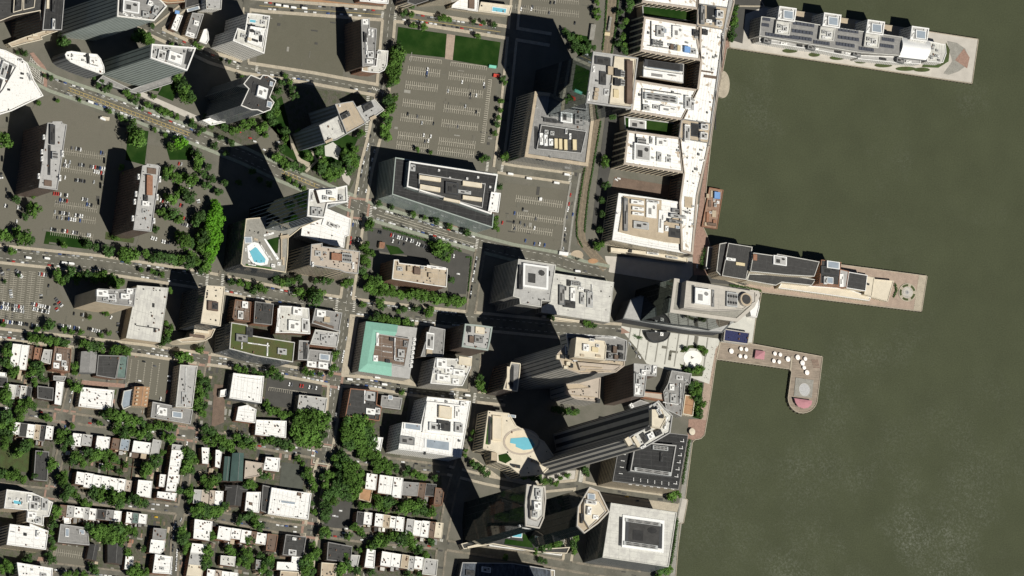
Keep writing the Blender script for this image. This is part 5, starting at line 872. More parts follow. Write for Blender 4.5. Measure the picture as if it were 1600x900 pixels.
# residential pier
root, org = B('long grey roofed residential block with solar panels on the northern pier', [(1189, 26), (1240, 32), (1300, 42), (1410, 58), (1406, 87), (1340, 82), (1280, 72), (1186, 56)], 26, 'gray', 'wconc', 'grid', name='residential_block', par='offwhite', pw=.8)
for x, y in ((1229, 22), (1299, 32), (1367, 43), (1436, 53)):
    volume(root, org, R(x, y, 27, 21), 0, 29, 'lgray', 'wwhite', 'grid', 'white', 1.4, 1.6, names=('wing', 'wing_roof')); put_units(root, org, [(x+3, y+1, 16, 13, 2, 's'), (x-10, y+1, 4, 12, 2, 'w', 25), (x+10, y-6, 4, 3, 1.5, 'w')], 29)
for x, y in ((1223, 44), (1292, 53), (1362, 64)): volume(root, org, R(x, y, 23, 20), 26, 29, 'offwhite', 'wconc', 'none', 'offwhite', 1.2, 1., names=('plant_deck', 'plant_deck_roof')); put_units(root, org, [(x-4, y-3, 6, 5, 2, 'u'), (x+4, y+1, 7, 8, 2, 'e'), (x-3, y+5, 8, 4, 2, 'w')], 29)
def solar(): 
    mb = MB(); sq = [(-.5, -.5), (.5, -.5), (.5, .5), (-.5, .5)]
    for k in range(6): mb.face([(-.5+k/6+.012, -.5, .3), (-.5+(k+1)/6-.012, -.5, .3), (-.5+(k+1)/6-.012, .5, .6), (-.5+k/6+.012, .5, .6)])
    for k in range(6): mb.face([(-.5+(k+1)/6-.02, .5, .6), (-.5+k/6+.02, .5, .6), (-.5+k/6+.02, .45, 0), (-.5+(k+1)/6-.02, .45, 0)], 1)
    return mb.mesh('solar_panel', [M['panel'], M['steel']])
mat('panel', (.05, .055, .07), rough=.35, amt=.3, scale=.4, spec=.4)
SOL = solar()
for x, y, w in ((1256, 38, 34), (1254, 50, 34), (1254, 60, 30), (1211, 55, 30), (1326, 48, 32), (1326, 60, 34), (1321, 70, 30), (1388, 62, 20), (1386, 72, 22), (1284, 67, 26), (1354, 77, 24), (1196, 39, 12), (1198, 30, 12), (1236, 58, 26)):
    p = P(x, y, 27); rp = [P(*q, 27) for q in R(x, y, w, 5)]; e = rp[1]-rp[0]; link('solar_panel', SOL, root, (p.x-org.x, p.y-org.y, 26.2), math.atan2(e.y, e.x), (e.length, (rp[2]-rp[1]).length, 1.6))
volume(root, org, [(1186, 59), (1240, 67), (1300, 77), (1340, 85), (1338, 90), (1280, 79), (1186, 65)], 0, 17, 'lgray', 'wwhite', 'grid', 'white', .8, 1., names=('terrace_wing', 'terrace_roof'))
volume(root, org, [(1340, 86), (1405, 89), (1438, 92), (1438, 100), (1400, 98), (1340, 92)], 0, 17, 'lgray', 'wwhite', 'grid', 'white', .8, 1., names=('terrace_wing', 'terrace_roof'))
put_units(root, org, [(1225, 68, 10, 3, 2, 'w'), (1250, 71, 8, 3, 2, 'k'), (1275, 76, 8, 3, 2, 'w'), (1310, 81, 10, 3, 2, 'k'), (1325, 83, 8, 3, 2, 'w'), (1380, 92, 10, 3, 2, 'k'), (1420, 96, 8, 3, 2, 'w')], 17)
for x, y in ((1199, 64), (1268, 74), (1339, 84), (1407, 94)): put_units(root, org, [(x, y, 12, 7, 6, 'g', 15)], 17)
volume(root, org, [(1450, 64), (1477, 70), (1478, 84), (1473, 98), (1448, 96)], 0, 20, 'offwhite', 'wwhite', 'grid', 'white', .8, 1., names=('round_wing', 'round_wing_roof'))
clutter(root, org, [(1450, 66), (1476, 70), (1474, 97), (1449, 95)], 20, 14, random.Random(5), True)
# barrel vault
mb = MB(); n = 12; a0, a1, b0, b1 = P(1408, 58, 24), P(1404, 89, 24), P(1453, 65, 24), P(1447, 94, 24); pr = None
for i in range(n+1):
    t = i/n; hgt = math.sin(math.pi*t)*7; q0 = a0.lerp(a1, t)+Vector((0, 0, hgt)); q1 = b0.lerp(b1, t)+Vector((0, 0, hgt))
    if pr: mb.face([pr[0], pr[1], q1, q0])
    pr = (q0, q1)
mb.obj('barrel_roof', M['whitemetal'], root, org); mb = MB()
mb.face([a0+Vector((0, 0, math.sin(math.pi*i/n)*7))+(a1-a0)*(i/n) for i in range(n+1)]); mb.face([b0+Vector((0, 0, math.sin(math.pi*i/n)*7))+(b1-b0)*(i/n) for i in range(n+1)]); mb.prism(ccw([tuple(p[:2]) for p in (a0, a1, b1, b0)]), 0, 24, 0, False); mb.obj('gable_wall', M['wgray'], root, org)
# ------------------------------------------------------------------ terraces and small houses
row('in the row opposite the small park', (20, 659), (84, 667), (-3, 22), 'w2 k2 w2 t1.5 k1.5 w2', 11)
row('in the row north of the walled gardens', (114, 676.5), (172, 683), (-3, 21), 'w3.4 g3.4 -1.6 w4.6', 11)
row('in the short row above the walled gardens', (176, 684), (236, 692), (-3, 17), 'n2.4 b2.6 -1 w5', 11)
row('in the long row south of the walled gardens', (120, 737), (206, 751), (-3, 20), 'w3 w3 w3 w3 w3 w2.5 p2', 11, ext=False)
B('white square house right of the long white row', [(216, 750), (238, 752), (235, 778), (213, 774)], 11, 'white', 'wbrick', 'grid', 'house', 'house', clut=5, pw=.5, ph=.6)
B('long grey gable ended house above the walled gardens', [(239, 686), (252, 689), (245, 722), (233, 718)], 10, 'lgray', 'wtan', 'grid', 'house', 'house', clut=1, pw=.4, ph=.5)
row('on the white terrace running down the side street', (268, 703), (259, 767), (17, 1), 'w3 w3 w3 w3 w3', 11.5, side='north end', ext=False)
B('grey roofed head house of the white side street terrace', [(269, 694), (286, 696), (285, 703), (268, 702)], 11, 'lgray', 'wbrick', 'grid', 'house', 'house', clut=2, pw=.4, ph=.5)
B('white corner block at the foot of the side street terrace', [(246, 768), (276, 771), (273, 782), (245, 777)], 11, 'white', 'wbrick', 'grid', 'house', 'house', clut=5, pw=.5, ph=.6)
B('white back house beside the side street terrace', [(250, 741), (259, 742), (256, 761), (248, 760)], 9, 'white', 'wbrick', 'grid', 'house', 'house', clut=2, pw=.4, ph=.5)
row('in the mixed row facing the long white row', (94, 789), (151, 795), (-2, 18), 'n2.4 g2.6 w3.4 g1.8 w2.4', 11)
row('in the mixed row above the big garden trees', (152, 795), (230, 804), (-2, 17), 'k3 d2.4 w2.4 -1.6 w2 e2 w2.6', 11)
B('white domed shed in the back yards of the mixed row', [(99, 809), (109, 809), (110, 818), (100, 819)], 5, 'white', 'wtan', 'none', 'shed', 'shed')
B('dark grey house by the street corner with the yellow taxi', [(240, 825), (260, 827), (258, 843), (238, 842)], 10, 'gray', 'wbrick', 'grid', 'house', 'house', clut=2, pw=.4, ph=.5)
B('white corner house below the dark grey house', [(236, 843), (258, 845), (256, 860), (250, 866), (233, 863)], 10, 'white', 'wbrick', 'grid', 'house', 'house', clut=4, pw=.5, ph=.6)
B('white square apartment roof with two clusters of vents near the bottom edge', [(242, 866), (269, 870), (266, 897), (238, 895)], 13, 'white', 'wred', 'grid', clut=4, units=[(254, 873, 7, 4, 1, 'u'), (253, 888, 7, 4, 1, 'u')])
B('small white house left of two narrow roofs beside the green churches', [(315, 699), (327, 700), (325, 725), (316, 724)], 10, 'white', 'wbrick', 'grid', 'house', 'house', clut=3, pw=.4, ph=.5)
B('small white house right of the gap beside the green churches', [(337, 703), (347, 704), (343, 731), (336, 729)], 10, 'white', 'wbrick', 'grid', 'house', 'house', clut=2, pw=.4, ph=.5)
row('in the corner row left of the slate church', (303, 765), (349, 768), (-2, 23), 'g3 p3 p2 w3', 10)
row('in the pair of wide white houses under trees', (304, 811), (302, 841), (26, 4), 'w3 w3', 11, side='top')
row('in the white row beside the wide white pair', (342, 822), (417, 834), (-3, 18), 'w4 w3 w3 n1.6 w3', 11)
row('on the side street below the wide white pair', (300, 849), (291, 900), (22, 2), 'w2.4 g3 c3', 10, side='top', ext=False)
B('white house with sheds in the gardens near the bottom edge', [(345, 868), (368, 870), (366, 885), (344, 882)], 9, 'offwhite', 'wbrick', 'grid', 'house', 'house', clut=4, pw=.4, ph=.5)
row('in the bottom edge row beneath the garden sheds', (324, 889), (372, 896), (-2, 20), 'w2 p1.6 w2 w2', 10)
row('in the bottom edge row left of the brown house', (400, 874), (412, 876), (-1, 16), 'd2', 10)
B('dark brown house by the red paved crossing near the bottom', [(446, 835), (478, 839), (473, 871), (441, 867)], 11, 'dgray', 'wbrown', 'grid', 'house', 'house', clut=5, units=[(460, 842, 6, 4, 1.5, 'w'), (457, 863, 12, 8, 1.5, 'e')])
B('white L shaped house below the dark brown house', [(433, 878), (455, 879), (456, 869), (468, 870), (466, 892), (432, 890)], 10, 'white', 'wbrick', 'grid', 'house', 'house', clut=3, pw=.5, ph=.5)
B('tan roofed house at the bottom edge below the white L shape', [(438, 892), (466, 894), (465, 915), (436, 915)], 10, 'tan', 'wbrick', 'grid', 'house', 'house', clut=4)
B('dark brown row house under trees beside the corner of the white roofs', [(418, 834), (434, 836), (430, 862), (415, 860)], 11, 'brown', 'wbrown', 'grid', 'house', 'house', clut=3)
row('in the upper row east of the tree filled square', (573, 739), (630, 747), (-3, 27), 'w3.4 -.8 w4.6 w3', 11)
row('in the dark upper row by the square', (630, 753), (682, 757), (-3, 20), 'd4.6 n2 k3', 11)
B('brown boarded yard building under the first white house of the upper row', [(563, 761), (582, 764), (578, 785), (560, 780)], 6, 'orange', 'wbrown', 'none', 'shed', 'shed')
B('brick house at the east end of the upper row, half in shade', [(680, 762), (694, 764), (690, 790), (677, 788)], 11, 'brown', 'wred', 'grid', 'house', 'house', clut=4)
row('in the lower row by the tree filled square', (558, 799), (632, 809), (-2, 20), 'k3.6 w4 -1.6 w4 t3.6 w3 w4', 11)
row('at the east end of the lower row', (636, 811), (693, 818), (-3, 23), 'g3.4 w3.6 w3.6 n2.6 c3.6', 12)
B('dark house with grey annexe south of the small car park', [(512, 847), (550, 854), (547, 879), (510, 875)], 11, 'dgray', 'wbrown', 'grid', 'house', 'house', clut=8)
B('tan house at the bottom edge below the dark house', [(502, 879), (526, 881), (523, 910), (500, 910)], 10, 'tan', 'wbrick', 'grid', 'house', 'house', clut=5)
B('small grey roof beside the dark house in the trees', [(548, 867), (562, 868), (558, 886), (545, 884)], 9, 'lgray', 'wbrick', 'grid', 'house', 'house', clut=1)
B('white ribbed roof standing alone in the bottom row', [(573, 858), (586, 860), (584, 888), (569, 886)], 11, 'white', 'wbrick', 'grid', 'house', 'house', units=[(580, 864+k*3.5, 8, .8, .5, 'k') for k in range(6)] if False else [(580, 865, 8, .8, .5, 'k'), (580, 870, 8, .8, .5, 'k'), (579, 875, 8, .8, .5, 'k')], clut=1)
row('in the bottom row next to the ribbed roof', (597, 861), (662, 872), (-3, 22), 'w3.6 w3.4 t2.6 g2 w3', 12)
B('grey roof at the east end of the bottom row', [(663, 872), (684, 875), (681, 900), (659, 897)], 11, 'lgray', 'wbrick', 'grid', 'house', 'house', clut=3)
row('in the old row by the left edge trees', (20, 537), (52, 540), (-5, 34), 'w2.4 w2 n1', 11)
B('brick red small house in the old row by the left edge', [(54, 543), (65, 544), (61, 566), (51, 564)], 10, 'brick', 'wred', 'grid', 'house', 'house', clut=3)
B('grey house with pale front in the old row by the left edge', [(68, 546), (81, 547), (78, 569), (63, 565)], 10, 'lgray', 'wbrick', 'grid', 'house', 'house', clut=2)
B('jumble of white roof boxes on a brown corner building by the side street', [(85, 541), (111, 545), (108, 582), (80, 577)], 12, 'brown', 'wred', 'grid', units=[(92, 558, 8, 10, 2, 'w'), (100, 568, 7, 9, 2, 'e'), (88, 571, 9, 8, 2, 'w'), (103, 575, 5, 7, 1, 'w'), (97, 548, 14, 5, 1, 'j')], clut=5)
B('grey gabled house above the tall white house on the side street', [(83, 587), (103, 588), (100, 595), (83, 594)], 9, 'gray', 'wbrick', 'grid', 'house', 'house', clut=1)
B('tall white narrow house on the side street corner', [(88, 596), (100, 597), (95, 633), (85, 631)], 11, 'white', 'wbrick', 'grid', 'house', 'house', clut=3, pw=.4, ph=.5)
B('dark roofed house left of the tall white house', [(58, 603), (83, 606), (82, 626), (58, 622)], 9, 'dgray', 'wbrown', 'grid', 'house', 'house', clut=4)
row('in the shady row near the left edge', (14, 600), (50, 605), (-3, 18), 'o3 d2 o2.4 k2', 10)
B('dark roofed house at the left edge under the white box', [(-8, 588), (11, 590), (11, 606), (-8, 603)], 9, 'dgray', 'wbrick', 'grid', 'house', 'house', clut=2); B('white box house at the left edge of the photo', [(-6, 581), (10, 583), (9, 590), (-6, 588)], 8, 'white', 'wbrick', 'grid', 'house', 'house')
B('white house cluster near the trees left of the dark long roof', [(6, 640), (14, 640), (14, 655), (4, 655)], 8, 'offwhite', 'wbrick', 'grid', 'house', 'house', clut=2)
B('white garage boxes on the brown paved school yard', [(344, 610), (354, 608), (354, 619), (343, 620)], 5, 'white', 'wwhite', 'none', 'garage', 'garage')
# back yard sheds
for i, (x, y, r) in enumerate(((128, 707, 'white'), (158, 727, 'white'), (193, 706, 'white'), (206, 711, 'white'), (196, 821, 'white'), (106, 708, 'white'), (640, 775, 'tan'), (196, 733, 'brown'), (330, 735, 'tan'), (355, 850, 'white'), (375, 848, 'offwhite'), (205, 846, 'brick'), (620, 880, 'white'), (640, 886, 'tan'), (332, 852, 'brown'))):
    gable(f"small {dict(white='white', tan='tan', brown='brown', offwhite='pale', brick='red')[r]} shed in a back garden of the terraces", R(x, y, 7, 6), 3.2, 1.2, r, 'wtan', 'shed', 'shed', group=f'{r} back garden sheds')
# garden walls between the yards, each run a thing of its own
for i, (a, b) in enumerate((((112, 708), (108, 735)), ((172, 706), (168, 742)), ((190, 716), (186, 745)), ((208, 716), (204, 748)), ((222, 712), (219, 744)), ((150, 722), (232, 733)), ((585, 775), (583, 797)), ((612, 777), (608, 800)), ((640, 780), (636, 804)))):
    mb = MB(); A = P(*a); Bq = P(*b); d = (Bq-A).normalized(); n_ = Vector((-d.y, d.x, 0))*.15
    mb.prism(ccw([tuple((A-n_)[:2]), tuple((Bq-n_)[:2]), tuple((Bq+n_)[:2]), tuple((A+n_)[:2])]), 0, 1.8)
    tag(mb.obj('garden_wall', M['wbrick'], None, A), 'brick wall between the back gardens of the terraces', 'garden wall', 'brick garden walls')

# ------------------------------------------------------------------ trees
def tree_mesh(k, lobes=11, per=46):
    rng = random.Random(100+k); mb = MB()
    for i in range(lobes):
        th = rng.uniform(0, 6.283); rr = rng.uniform(.15, .66) if i else 0; lz = rng.uniform(-.38, .42) if i else .42; R_ = rng.uniform(.30, .46)
        c = Vector((rr*math.cos(th), rr*math.sin(th), lz)); 
        for j in range(per):
            d = Vector((rng.gauss(0, 1), rng.gauss(0, 1), rng.gauss(0.25, 1))).normalized(); p = c+d*R_*rng.uniform(.72, 1.12)
            nrm = (d+Vector((rng.uniform(-.6, .6), rng.uniform(-.6, .6), rng.uniform(-.3, .8)))).normalized(); u = nrm.orthogonal().normalized(); u = Matrix.Rotation(rng.uniform(0, 6.28), 3, nrm) @ u; w = nrm.cross(u)
            s = rng.uniform(.07, .13); mb.face([p-u*s-w*s*.6, p+u*s*.2-w*s, p+u*s+w*s*.5, p-u*s*.3+w*s])
    return mb
def trunk_mesh(k):
    rng = random.Random(200+k); mb = MB(); mb.limb((0, 0, -1.35), (.02, .02, -.45), .085, .06, 6); mb.limb((.02, .02, -.45), (0, 0, .25), .06, .02, 5)
    for i in range(5):
        a = i*1.257+rng.uniform(-.3, .3); mb.limb((.01, .01, -.5+.08*i), (.5*math.cos(a), .5*math.sin(a), rng.uniform(-.1, .25)), .04, .012, 4)
    return mb
CROWN = {}; TRUNK = [trunk_mesh(k).mesh('trunk', [M['bark']]) for k in range(4)]; RAWC = [tree_mesh(k) for k in range(6)]
for v in 'abc': CROWN[v] = [RAWC[k].mesh('crown', [M['leaf'+v]]) for k in range(6)]
TREES = []
def TR_(place, spec, v='a'):
    for t in spec.split():
        q = t.split(','); vv = q[3] if len(q) > 3 else v; TREES.append((float(q[0]), float(q[1]), float(q[2]), vv, place))
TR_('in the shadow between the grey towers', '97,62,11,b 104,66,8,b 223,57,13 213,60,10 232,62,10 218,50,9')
TR_('along the pavement of the hatched avenue', '158,128,5,b 152,134,6 172,137,7 163,141,5,b 197,146,7 204,150,5 212,158,7 229,164,6 236,166,5,b 250,172,7 257,175,7 264,178,7 276,182,6 299,195,7 303,197,5 318,203,6 170,174,5 188,183,6 196,188,4 209,190,6 241,203,5 258,210,5 125,156,4 28,82,4,b 38,83,6,b')
TR_('on the lawn below the grey striped tower', '278,122,9 284,131,11 288,141,11 294,150,11 298,157,9 289,152,9 282,124,8')
TR_('at the edge of the slab car park', '213,212,17 205,205,12 220,222,12 282,224,13,c 270,228,9 10,220,12 2,212,8')
TR_('in the corner park of the tan roofed tower', '350,198,8 363,205,8 372,203,7 383,194,10 392,190,8 406,203,9 413,197,8 420,176,10 424,188,9 428,164,9 431,178,8 426,153,7 444,204,8 447,218,7 440,232,7 432,247,9 440,252,9 446,257,9 457,258,9 470,263,8 482,246,8 499,234,9 493,228,6 503,264,10 511,270,10 505,253,9 517,262,9 527,258,9 524,270,9 533,268,8 541,250,10 549,244,10 553,256,9 545,268,9 554,234,7 537,240,8 560,213,6 566,208,6 415,210,6 520,277,7 514,281,6 558,247,7')
TR_('in the belt west of the striped car park', '620,73,10 625,82,11 617,84,10 613,95,11 621,97,11 611,107,11 618,110,11 612,120,10 617,126,10 608,132,8 612,152,10 606,158,10 609,168,10 603,177,10 607,188,9 602,197,10 600,207,9 605,212,9 625,92,9')
TR_('on the northern street beside the lawns', '644,40,7 661,42,7 693,27,7 701,30,6 687,29,5 741,34,5 756,36,5 771,38,6 745,56,6 630,20,7 643,22,6 640,5,9')
TR_('on the verge east of the large striped car park', '786,122,6 788,130,5 783,158,6 781,172,5 778,184,5 776,195,6 774,208,5 760,247,7 752,250,5 788,244,8 652,234,5 672,238,4')
TR_('along the upper railway cutting', '932,4,6 932,18,7 934,27,6 985,5,9 983,13,7 977,32,6 973,56,7 974,78,8 976,70,6 958,183,7 968,20,7,b 971,42,6,b 966,66,7,b 968,95,7,b 966,112,6,b 946,255,8 944,246,6 940,312,6 947,290,7,b 943,335,7,b 938,360,7,b 932,385,8 940,380,7')
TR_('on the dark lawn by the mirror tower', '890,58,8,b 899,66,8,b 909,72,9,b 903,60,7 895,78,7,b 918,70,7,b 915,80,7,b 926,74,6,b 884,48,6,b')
TR_('beside the northern pier entrance', '1148,12,7 1146,22,6 1146,33,9 1145,42,8 1144,52,8 1141,60,7')
TR_('around the slab car parks', '54,329,12 46,322,8 25,311,8 35,369,14 27,362,9 45,374,10 5,367,10 14,372,8 19,393,8 138,381,8 167,393,11 200,394,13 190,398,10 210,396,10')
TR_('along the boulevard beneath the car parks', '247,402,10 258,402,10 270,404,10 282,408,11 296,411,12 306,410,9 322,417,10 314,422,7 87,430,9 95,438,8 110,426,10 103,434,8 122,436,9 135,430,9 148,434,9 160,432,11 172,438,11 182,443,10 190,440,7 90,424,7 220,421,5 237,424,5 253,430,6 244,427,4')
TR_('in the planted car park right of the slabs', '262,270,10 275,277,11 257,277,7 268,264,7 300,280,13 291,275,8 322,291,9 271,309,12 263,306,8 293,308,13 285,300,9 254,330,7 269,335,12 279,340,10 258,338,7 311,337,11 305,345,9 287,374,15 278,368,9 297,380,9 243,359,7 308,250,10 310,260,9 307,240,8 249,331,6 300,398,8')
TR_('in the grove west of the pool podium', '335,318,10,c 339,326,11,c 334,334,12,c 341,340,10,c 330,346,12,c 338,352,12,c 328,358,12,c 336,366,12,c 323,364,11 331,376,12,c 340,374,9,c 318,374,12 326,384,12,c 334,390,11,c 320,394,11 328,402,9,c 312,386,10 325,412,8,c 312,365,9')
TR_('around the brick slab and its car park', '580,350,10 573,356,7 591,318,6 612,323,5 646,335,6 663,341,5 681,346,7 729,362,7 702,354,6 774,344,8 775,357,7 770,352,6 781,291,6 570,384,10 577,396,10 568,404,9 574,412,8 566,424,8 571,431,6 690,382,11 684,392,10 693,396,10 701,390,9 699,402,8 678,385,8 705,437,6 545,440,8 538,445,7 586,443,10 598,447,10 578,438,8 590,437,8 612,452,7')
TR_('along the boulevard below the pool podium', '430,437,8 440,441,8 449,440,8 466,437,9 457,440,7 492,440,6 506,437,8 514,440,7 375,443,7 386,446,7 362,440,6 405,450,9 396,453,8 414,452,7 466,457,9 474,460,7 491,463,15 484,456,9 500,460,9')
TR_('in the tree row below the brick slab', '575,450,9 584,456,8 593,453,10 604,458,9 613,457,8 625,460,9 636,458,9 645,461,11 654,457,9 662,463,10 672,464,9 680,467,10 690,466,9 700,470,10 709,470,9 717,473,10 724,470,7 567,475,6 592,474,9 598,480,6 630,482,7 622,486,5 650,483,7 668,488,9 673,482,6')
TR_('at the north side of the green copper hall', '586,495,9 594,499,9 603,500,9 611,502,9 619,504,9 634,503,9 640,506,8 579,500,6')
TR_('beside the paved forecourt and brick square', '525,551,8 521,561,6 520,575,8 517,583,6 424,580,9 431,588,9 416,585,7 478,580,7 487,583,6 407,584,6 500,583,5 440,590,6 750,590,6 748,602,9 755,612,5 628,612,6')
TR_('in the dense tree block left of the brick crossing', '470,650,11 483,648,12 496,650,11 507,655,10 466,661,12 479,662,13 492,664,13 505,668,11 463,674,12 476,676,13 489,678,13 502,681,11 467,687,11 481,690,11 495,691,10 512,648,7')
TR_('in the dense tree block right of the brick crossing', '540,659,11 551,657,12 563,659,12 574,664,11 537,670,11 548,671,13 560,673,13 572,677,12 581,672,9 540,683,11 552,685,13 565,687,13 576,689,12 545,697,11 558,700,12 571,702,12 584,697,8 578,711,10 567,713,9 592,713,9 587,724,9 600,720,8')
TR_('beside the white gym like roof', '424,640,10 418,632,8 433,645,8 441,650,8 452,648,6 370,576,8 384,578,7 396,578,6')
TR_('around the white plaza and promenade', '858,494,5 864,498,4 914,504,6 921,507,6 928,508,5 1071,545,5,b 1101,548,6 1093,544,5 1075,580,6,b 1088,580,8 1096,577,6 1079,604,8 1087,600,7 1089,611,8 1083,616,7 1094,606,6 1091,624,8 1097,631,7 1093,648,8 1089,640,6')
TR_('in the garden hedge below the pinkish terrace', '866,638,6 873,641,7 881,643,7 889,644,7 896,645,6 902,642,5')
TR_('around the towers at the southern waterfront', '735,687,5 738,676,5 743,727,8 752,732,7 760,739,7 736,722,6 728,704,4 726,712,4 818,746,6 830,746,7 842,749,7 850,753,6 860,752,6 869,755,6 876,747,5 887,742,6 914,734,7 917,741,5 912,728,5 1051,775,9 1059,773,7 1045,776,6 1035,892,10 1043,889,9 1029,898,7 848,857,8 856,855,6 868,851,9 875,848,7 897,850,8 899,840,8 896,860,7 836,861,6 845,875,6 852,878,5 790,870,6')
TR_('along the street north of the school block', '50,528,8 58,531,8 67,530,9 76,531,9 85,533,9 95,534,9 104,537,7 45,524,6 131,538,9 140,540,10 149,542,10 157,545,9 180,545,10 190,547,11 200,549,8 176,551,7 286,559,11 295,560,8 279,556,8 313,545,8 5,508,5 58,515,6 77,506,10 70,512,6 100,516,6 112,518,5 125,520,6 158,524,5')
TR_('beside the wide pale grey warehouse', '262,521,8 259,530,8 255,537,7 266,512,6 265,454,6 259,504,5')
TR_('in the old back gardens by the left edge', '10,552,10 6,562,9 12,570,9 14,541,7 18,583,9 25,578,8 57,572,12 50,582,10 60,585,9 46,567,7 53,597,8 70,592,6 115,573,8 117,583,6 117,602,10 124,606,8 110,596,6 4,618,14 14,627,9 10,606,8 42,631,11 33,628,8 51,634,8 26,640,7 35,640,8')
TR_('along the street south of the school block', '175,648,13 188,652,12 199,657,11 210,660,10 220,660,9 165,648,9 182,660,9 230,667,9 241,665,8 252,664,8 263,667,8 272,668,7 195,671,8 206,674,8 155,662,6 180,672,7 320,670,9 330,674,8')
TR_('in the tree line beside the brown paved yard', '311,586,8 313,596,9 310,606,9 312,616,9 309,626,9 308,637,8 322,597,8 324,608,8 321,618,7 320,636,8 316,645,8')
TR_('in and around the small park', '10,652,13 3,662,11 18,664,11 30,650,9 38,700,12 30,709,10 14,682,10 5,692,12 45,692,8 75,654,8 68,652,6 0,741,9 10,743,8 20,746,9 33,748,9 27,740,7 52,744,6 80,725,10 76,735,6 102,676,8 106,690,11 95,688,9 92,678,8 99,699,7 112,665,6 62,708,6 5,675,10')
TR_('in the walled gardens of the terraces', '120,714,11 112,721,9 128,722,9 137,707,9 144,714,9 151,711,11 160,714,10 167,708,9 176,714,9 182,720,7 171,727,8 161,731,6 185,737,7 195,726,6 230,731,11 240,726,10 226,740,8 247,718,9 238,714,7 190,680,8 220,678,10 212,676,8 231,680,8 265,684,10 255,682,7 200,684,6 253,708,6')
TR_('on the side street beside the white terrace', '295,712,11 290,704,9 300,720,10 293,728,10 287,735,8 299,733,8 284,720,6 280,768,7 295,771,9 297,762,7 296,780,7 325,756,10 333,750,10 317,749,8 322,764,7 340,745,7')
TR_('along the street between the white row and mixed row', '105,763,12 96,750,11 100,742,9 113,772,10 99,776,9 148,770,11 155,777,9 160,767,9 178,778,12 185,786,10 174,770,9 190,776,9 208,781,10 217,783,10 226,785,8 201,782,7 130,785,8 139,787,6 87,799,10 84,810,7')
TR_('among the big back garden trees', '140,824,10 149,829,12 160,828,12 171,833,13 181,829,13 190,836,13 178,843,11 165,841,10 152,838,9 197,828,9 188,848,9 207,829,8 199,862,8 224,857,6 212,834,6')
TR_('along the lower left streets', '82,821,8 80,833,6 80,846,8 83,855,6 81,876,8 76,868,7 145,887,9 150,893,6 212,892,11 204,897,8 220,898,8 105,897,8 118,896,7 130,898,7 45,872,8 38,878,6 10,882,11 22,889,9 1,890,9 228,893,7')
TR_('in the gardens south of the slate church', '310,794,11 302,800,9 320,799,12 330,798,11 339,797,11 347,794,9 354,790,7 326,807,9 311,806,8 340,806,7 285,828,9 290,836,8 284,846,9 291,850,7 281,838,7 288,860,7 331,838,7 328,830,6 325,862,10 320,872,9 326,880,8 317,884,8 356,857,8 362,862,7 384,864,10 378,872,9 390,872,8 385,882,8 372,878,7 386,845,8 395,846,7 379,837,6 388,804,9 396,810,8 378,810,8 372,815,7 399,818,8 406,824,9')
TR_('behind the green copper church', '346,689,10 355,693,11 338,684,8 362,700,8 345,701,7 385,689,11 394,694,10 378,697,8 389,755,9 396,760,7 320,686,8 332,692,7 384,762,7 326,713,6 369,682,8')
TR_('on the street leading to the brick crossing', '430,688,9 439,694,10 449,695,9 422,686,8 413,690,7 455,700,7 466,716,6 410,745,7 420,745,6 405,738,6')
TR_('in the tree filled square', '535,718,11 546,722,11 528,727,10 539,732,13 551,734,12 560,741,10 530,742,10 542,746,13 554,750,12 563,756,8 526,755,9 538,760,12 549,763,12 520,768,10 530,772,10 541,775,10 552,774,9 511,776,10 519,782,10 507,788,9 512,797,10 505,806,9 510,812,7 524,718,8 556,727,8 560,765,7 506,774,7 534,708,8')
TR_('by the sports court', '487,755,9 483,746,8 479,736,7 491,763,7 508,755,9 514,762,7 505,746,7 474,742,6 473,723,5 515,742,9 487,786,5 490,800,6')
TR_('along the street north of the upper row', '600,730,9 609,727,8 618,732,8 606,738,7 590,735,8 645,739,7 654,744,7 662,747,6 632,740,6 680,747,6 637,733,6')
TR_('in the gardens between the upper and lower rows', '594,781,10 603,786,10 590,790,8 611,784,9 602,794,8 628,794,11 637,789,10 646,793,11 655,788,10 650,800,8 662,797,9 671,803,9 677,797,7 620,786,6 575,790,7 563,790,7 584,775,5')
TR_('along the street south of the lower row', '552,824,9 562,829,8 545,838,7 566,836,6 589,846,10 599,848,10 583,851,8 608,842,9 616,839,11 626,843,12 636,846,11 645,850,9 640,838,9 630,833,7 655,858,8 664,866,8 672,846,8 577,853,8 649,862,6 594,836,6')
TR_('among the houses at the bottom edge', '540,878,10 534,886,10 544,888,8 529,893,9 539,869,7 480,872,11 474,882,10 483,884,9 476,894,10 487,894,9 493,862,9 492,870,8 490,852,7 508,828,9 502,836,8 512,835,7 415,879,9 409,889,9 418,895,8 423,883,7 559,892,8 580,895,7 561,860,5 638,896,7 655,897,6 630,880,5 423,872,8 405,868,7')
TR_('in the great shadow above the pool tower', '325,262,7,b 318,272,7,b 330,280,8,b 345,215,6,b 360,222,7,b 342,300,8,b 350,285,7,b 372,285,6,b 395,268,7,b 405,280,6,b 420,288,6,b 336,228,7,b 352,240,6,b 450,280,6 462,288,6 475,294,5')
TR_('on the verges around the northern towers', '145,120,5,b 215,148,5 240,150,5 300,188,5 330,196,6 340,190,5 322,182,5 310,208,5 222,170,4 70,118,4,b 80,122,5,b 380,122,6 392,128,6 440,130,7 452,128,6 435,140,8 445,118,5 455,140,7,b 460,150,7,b 465,205,6 475,212,6 305,70,6 312,74,6 268,68,5 280,74,5 345,92,4 358,97,4 250,88,5 238,40,5')
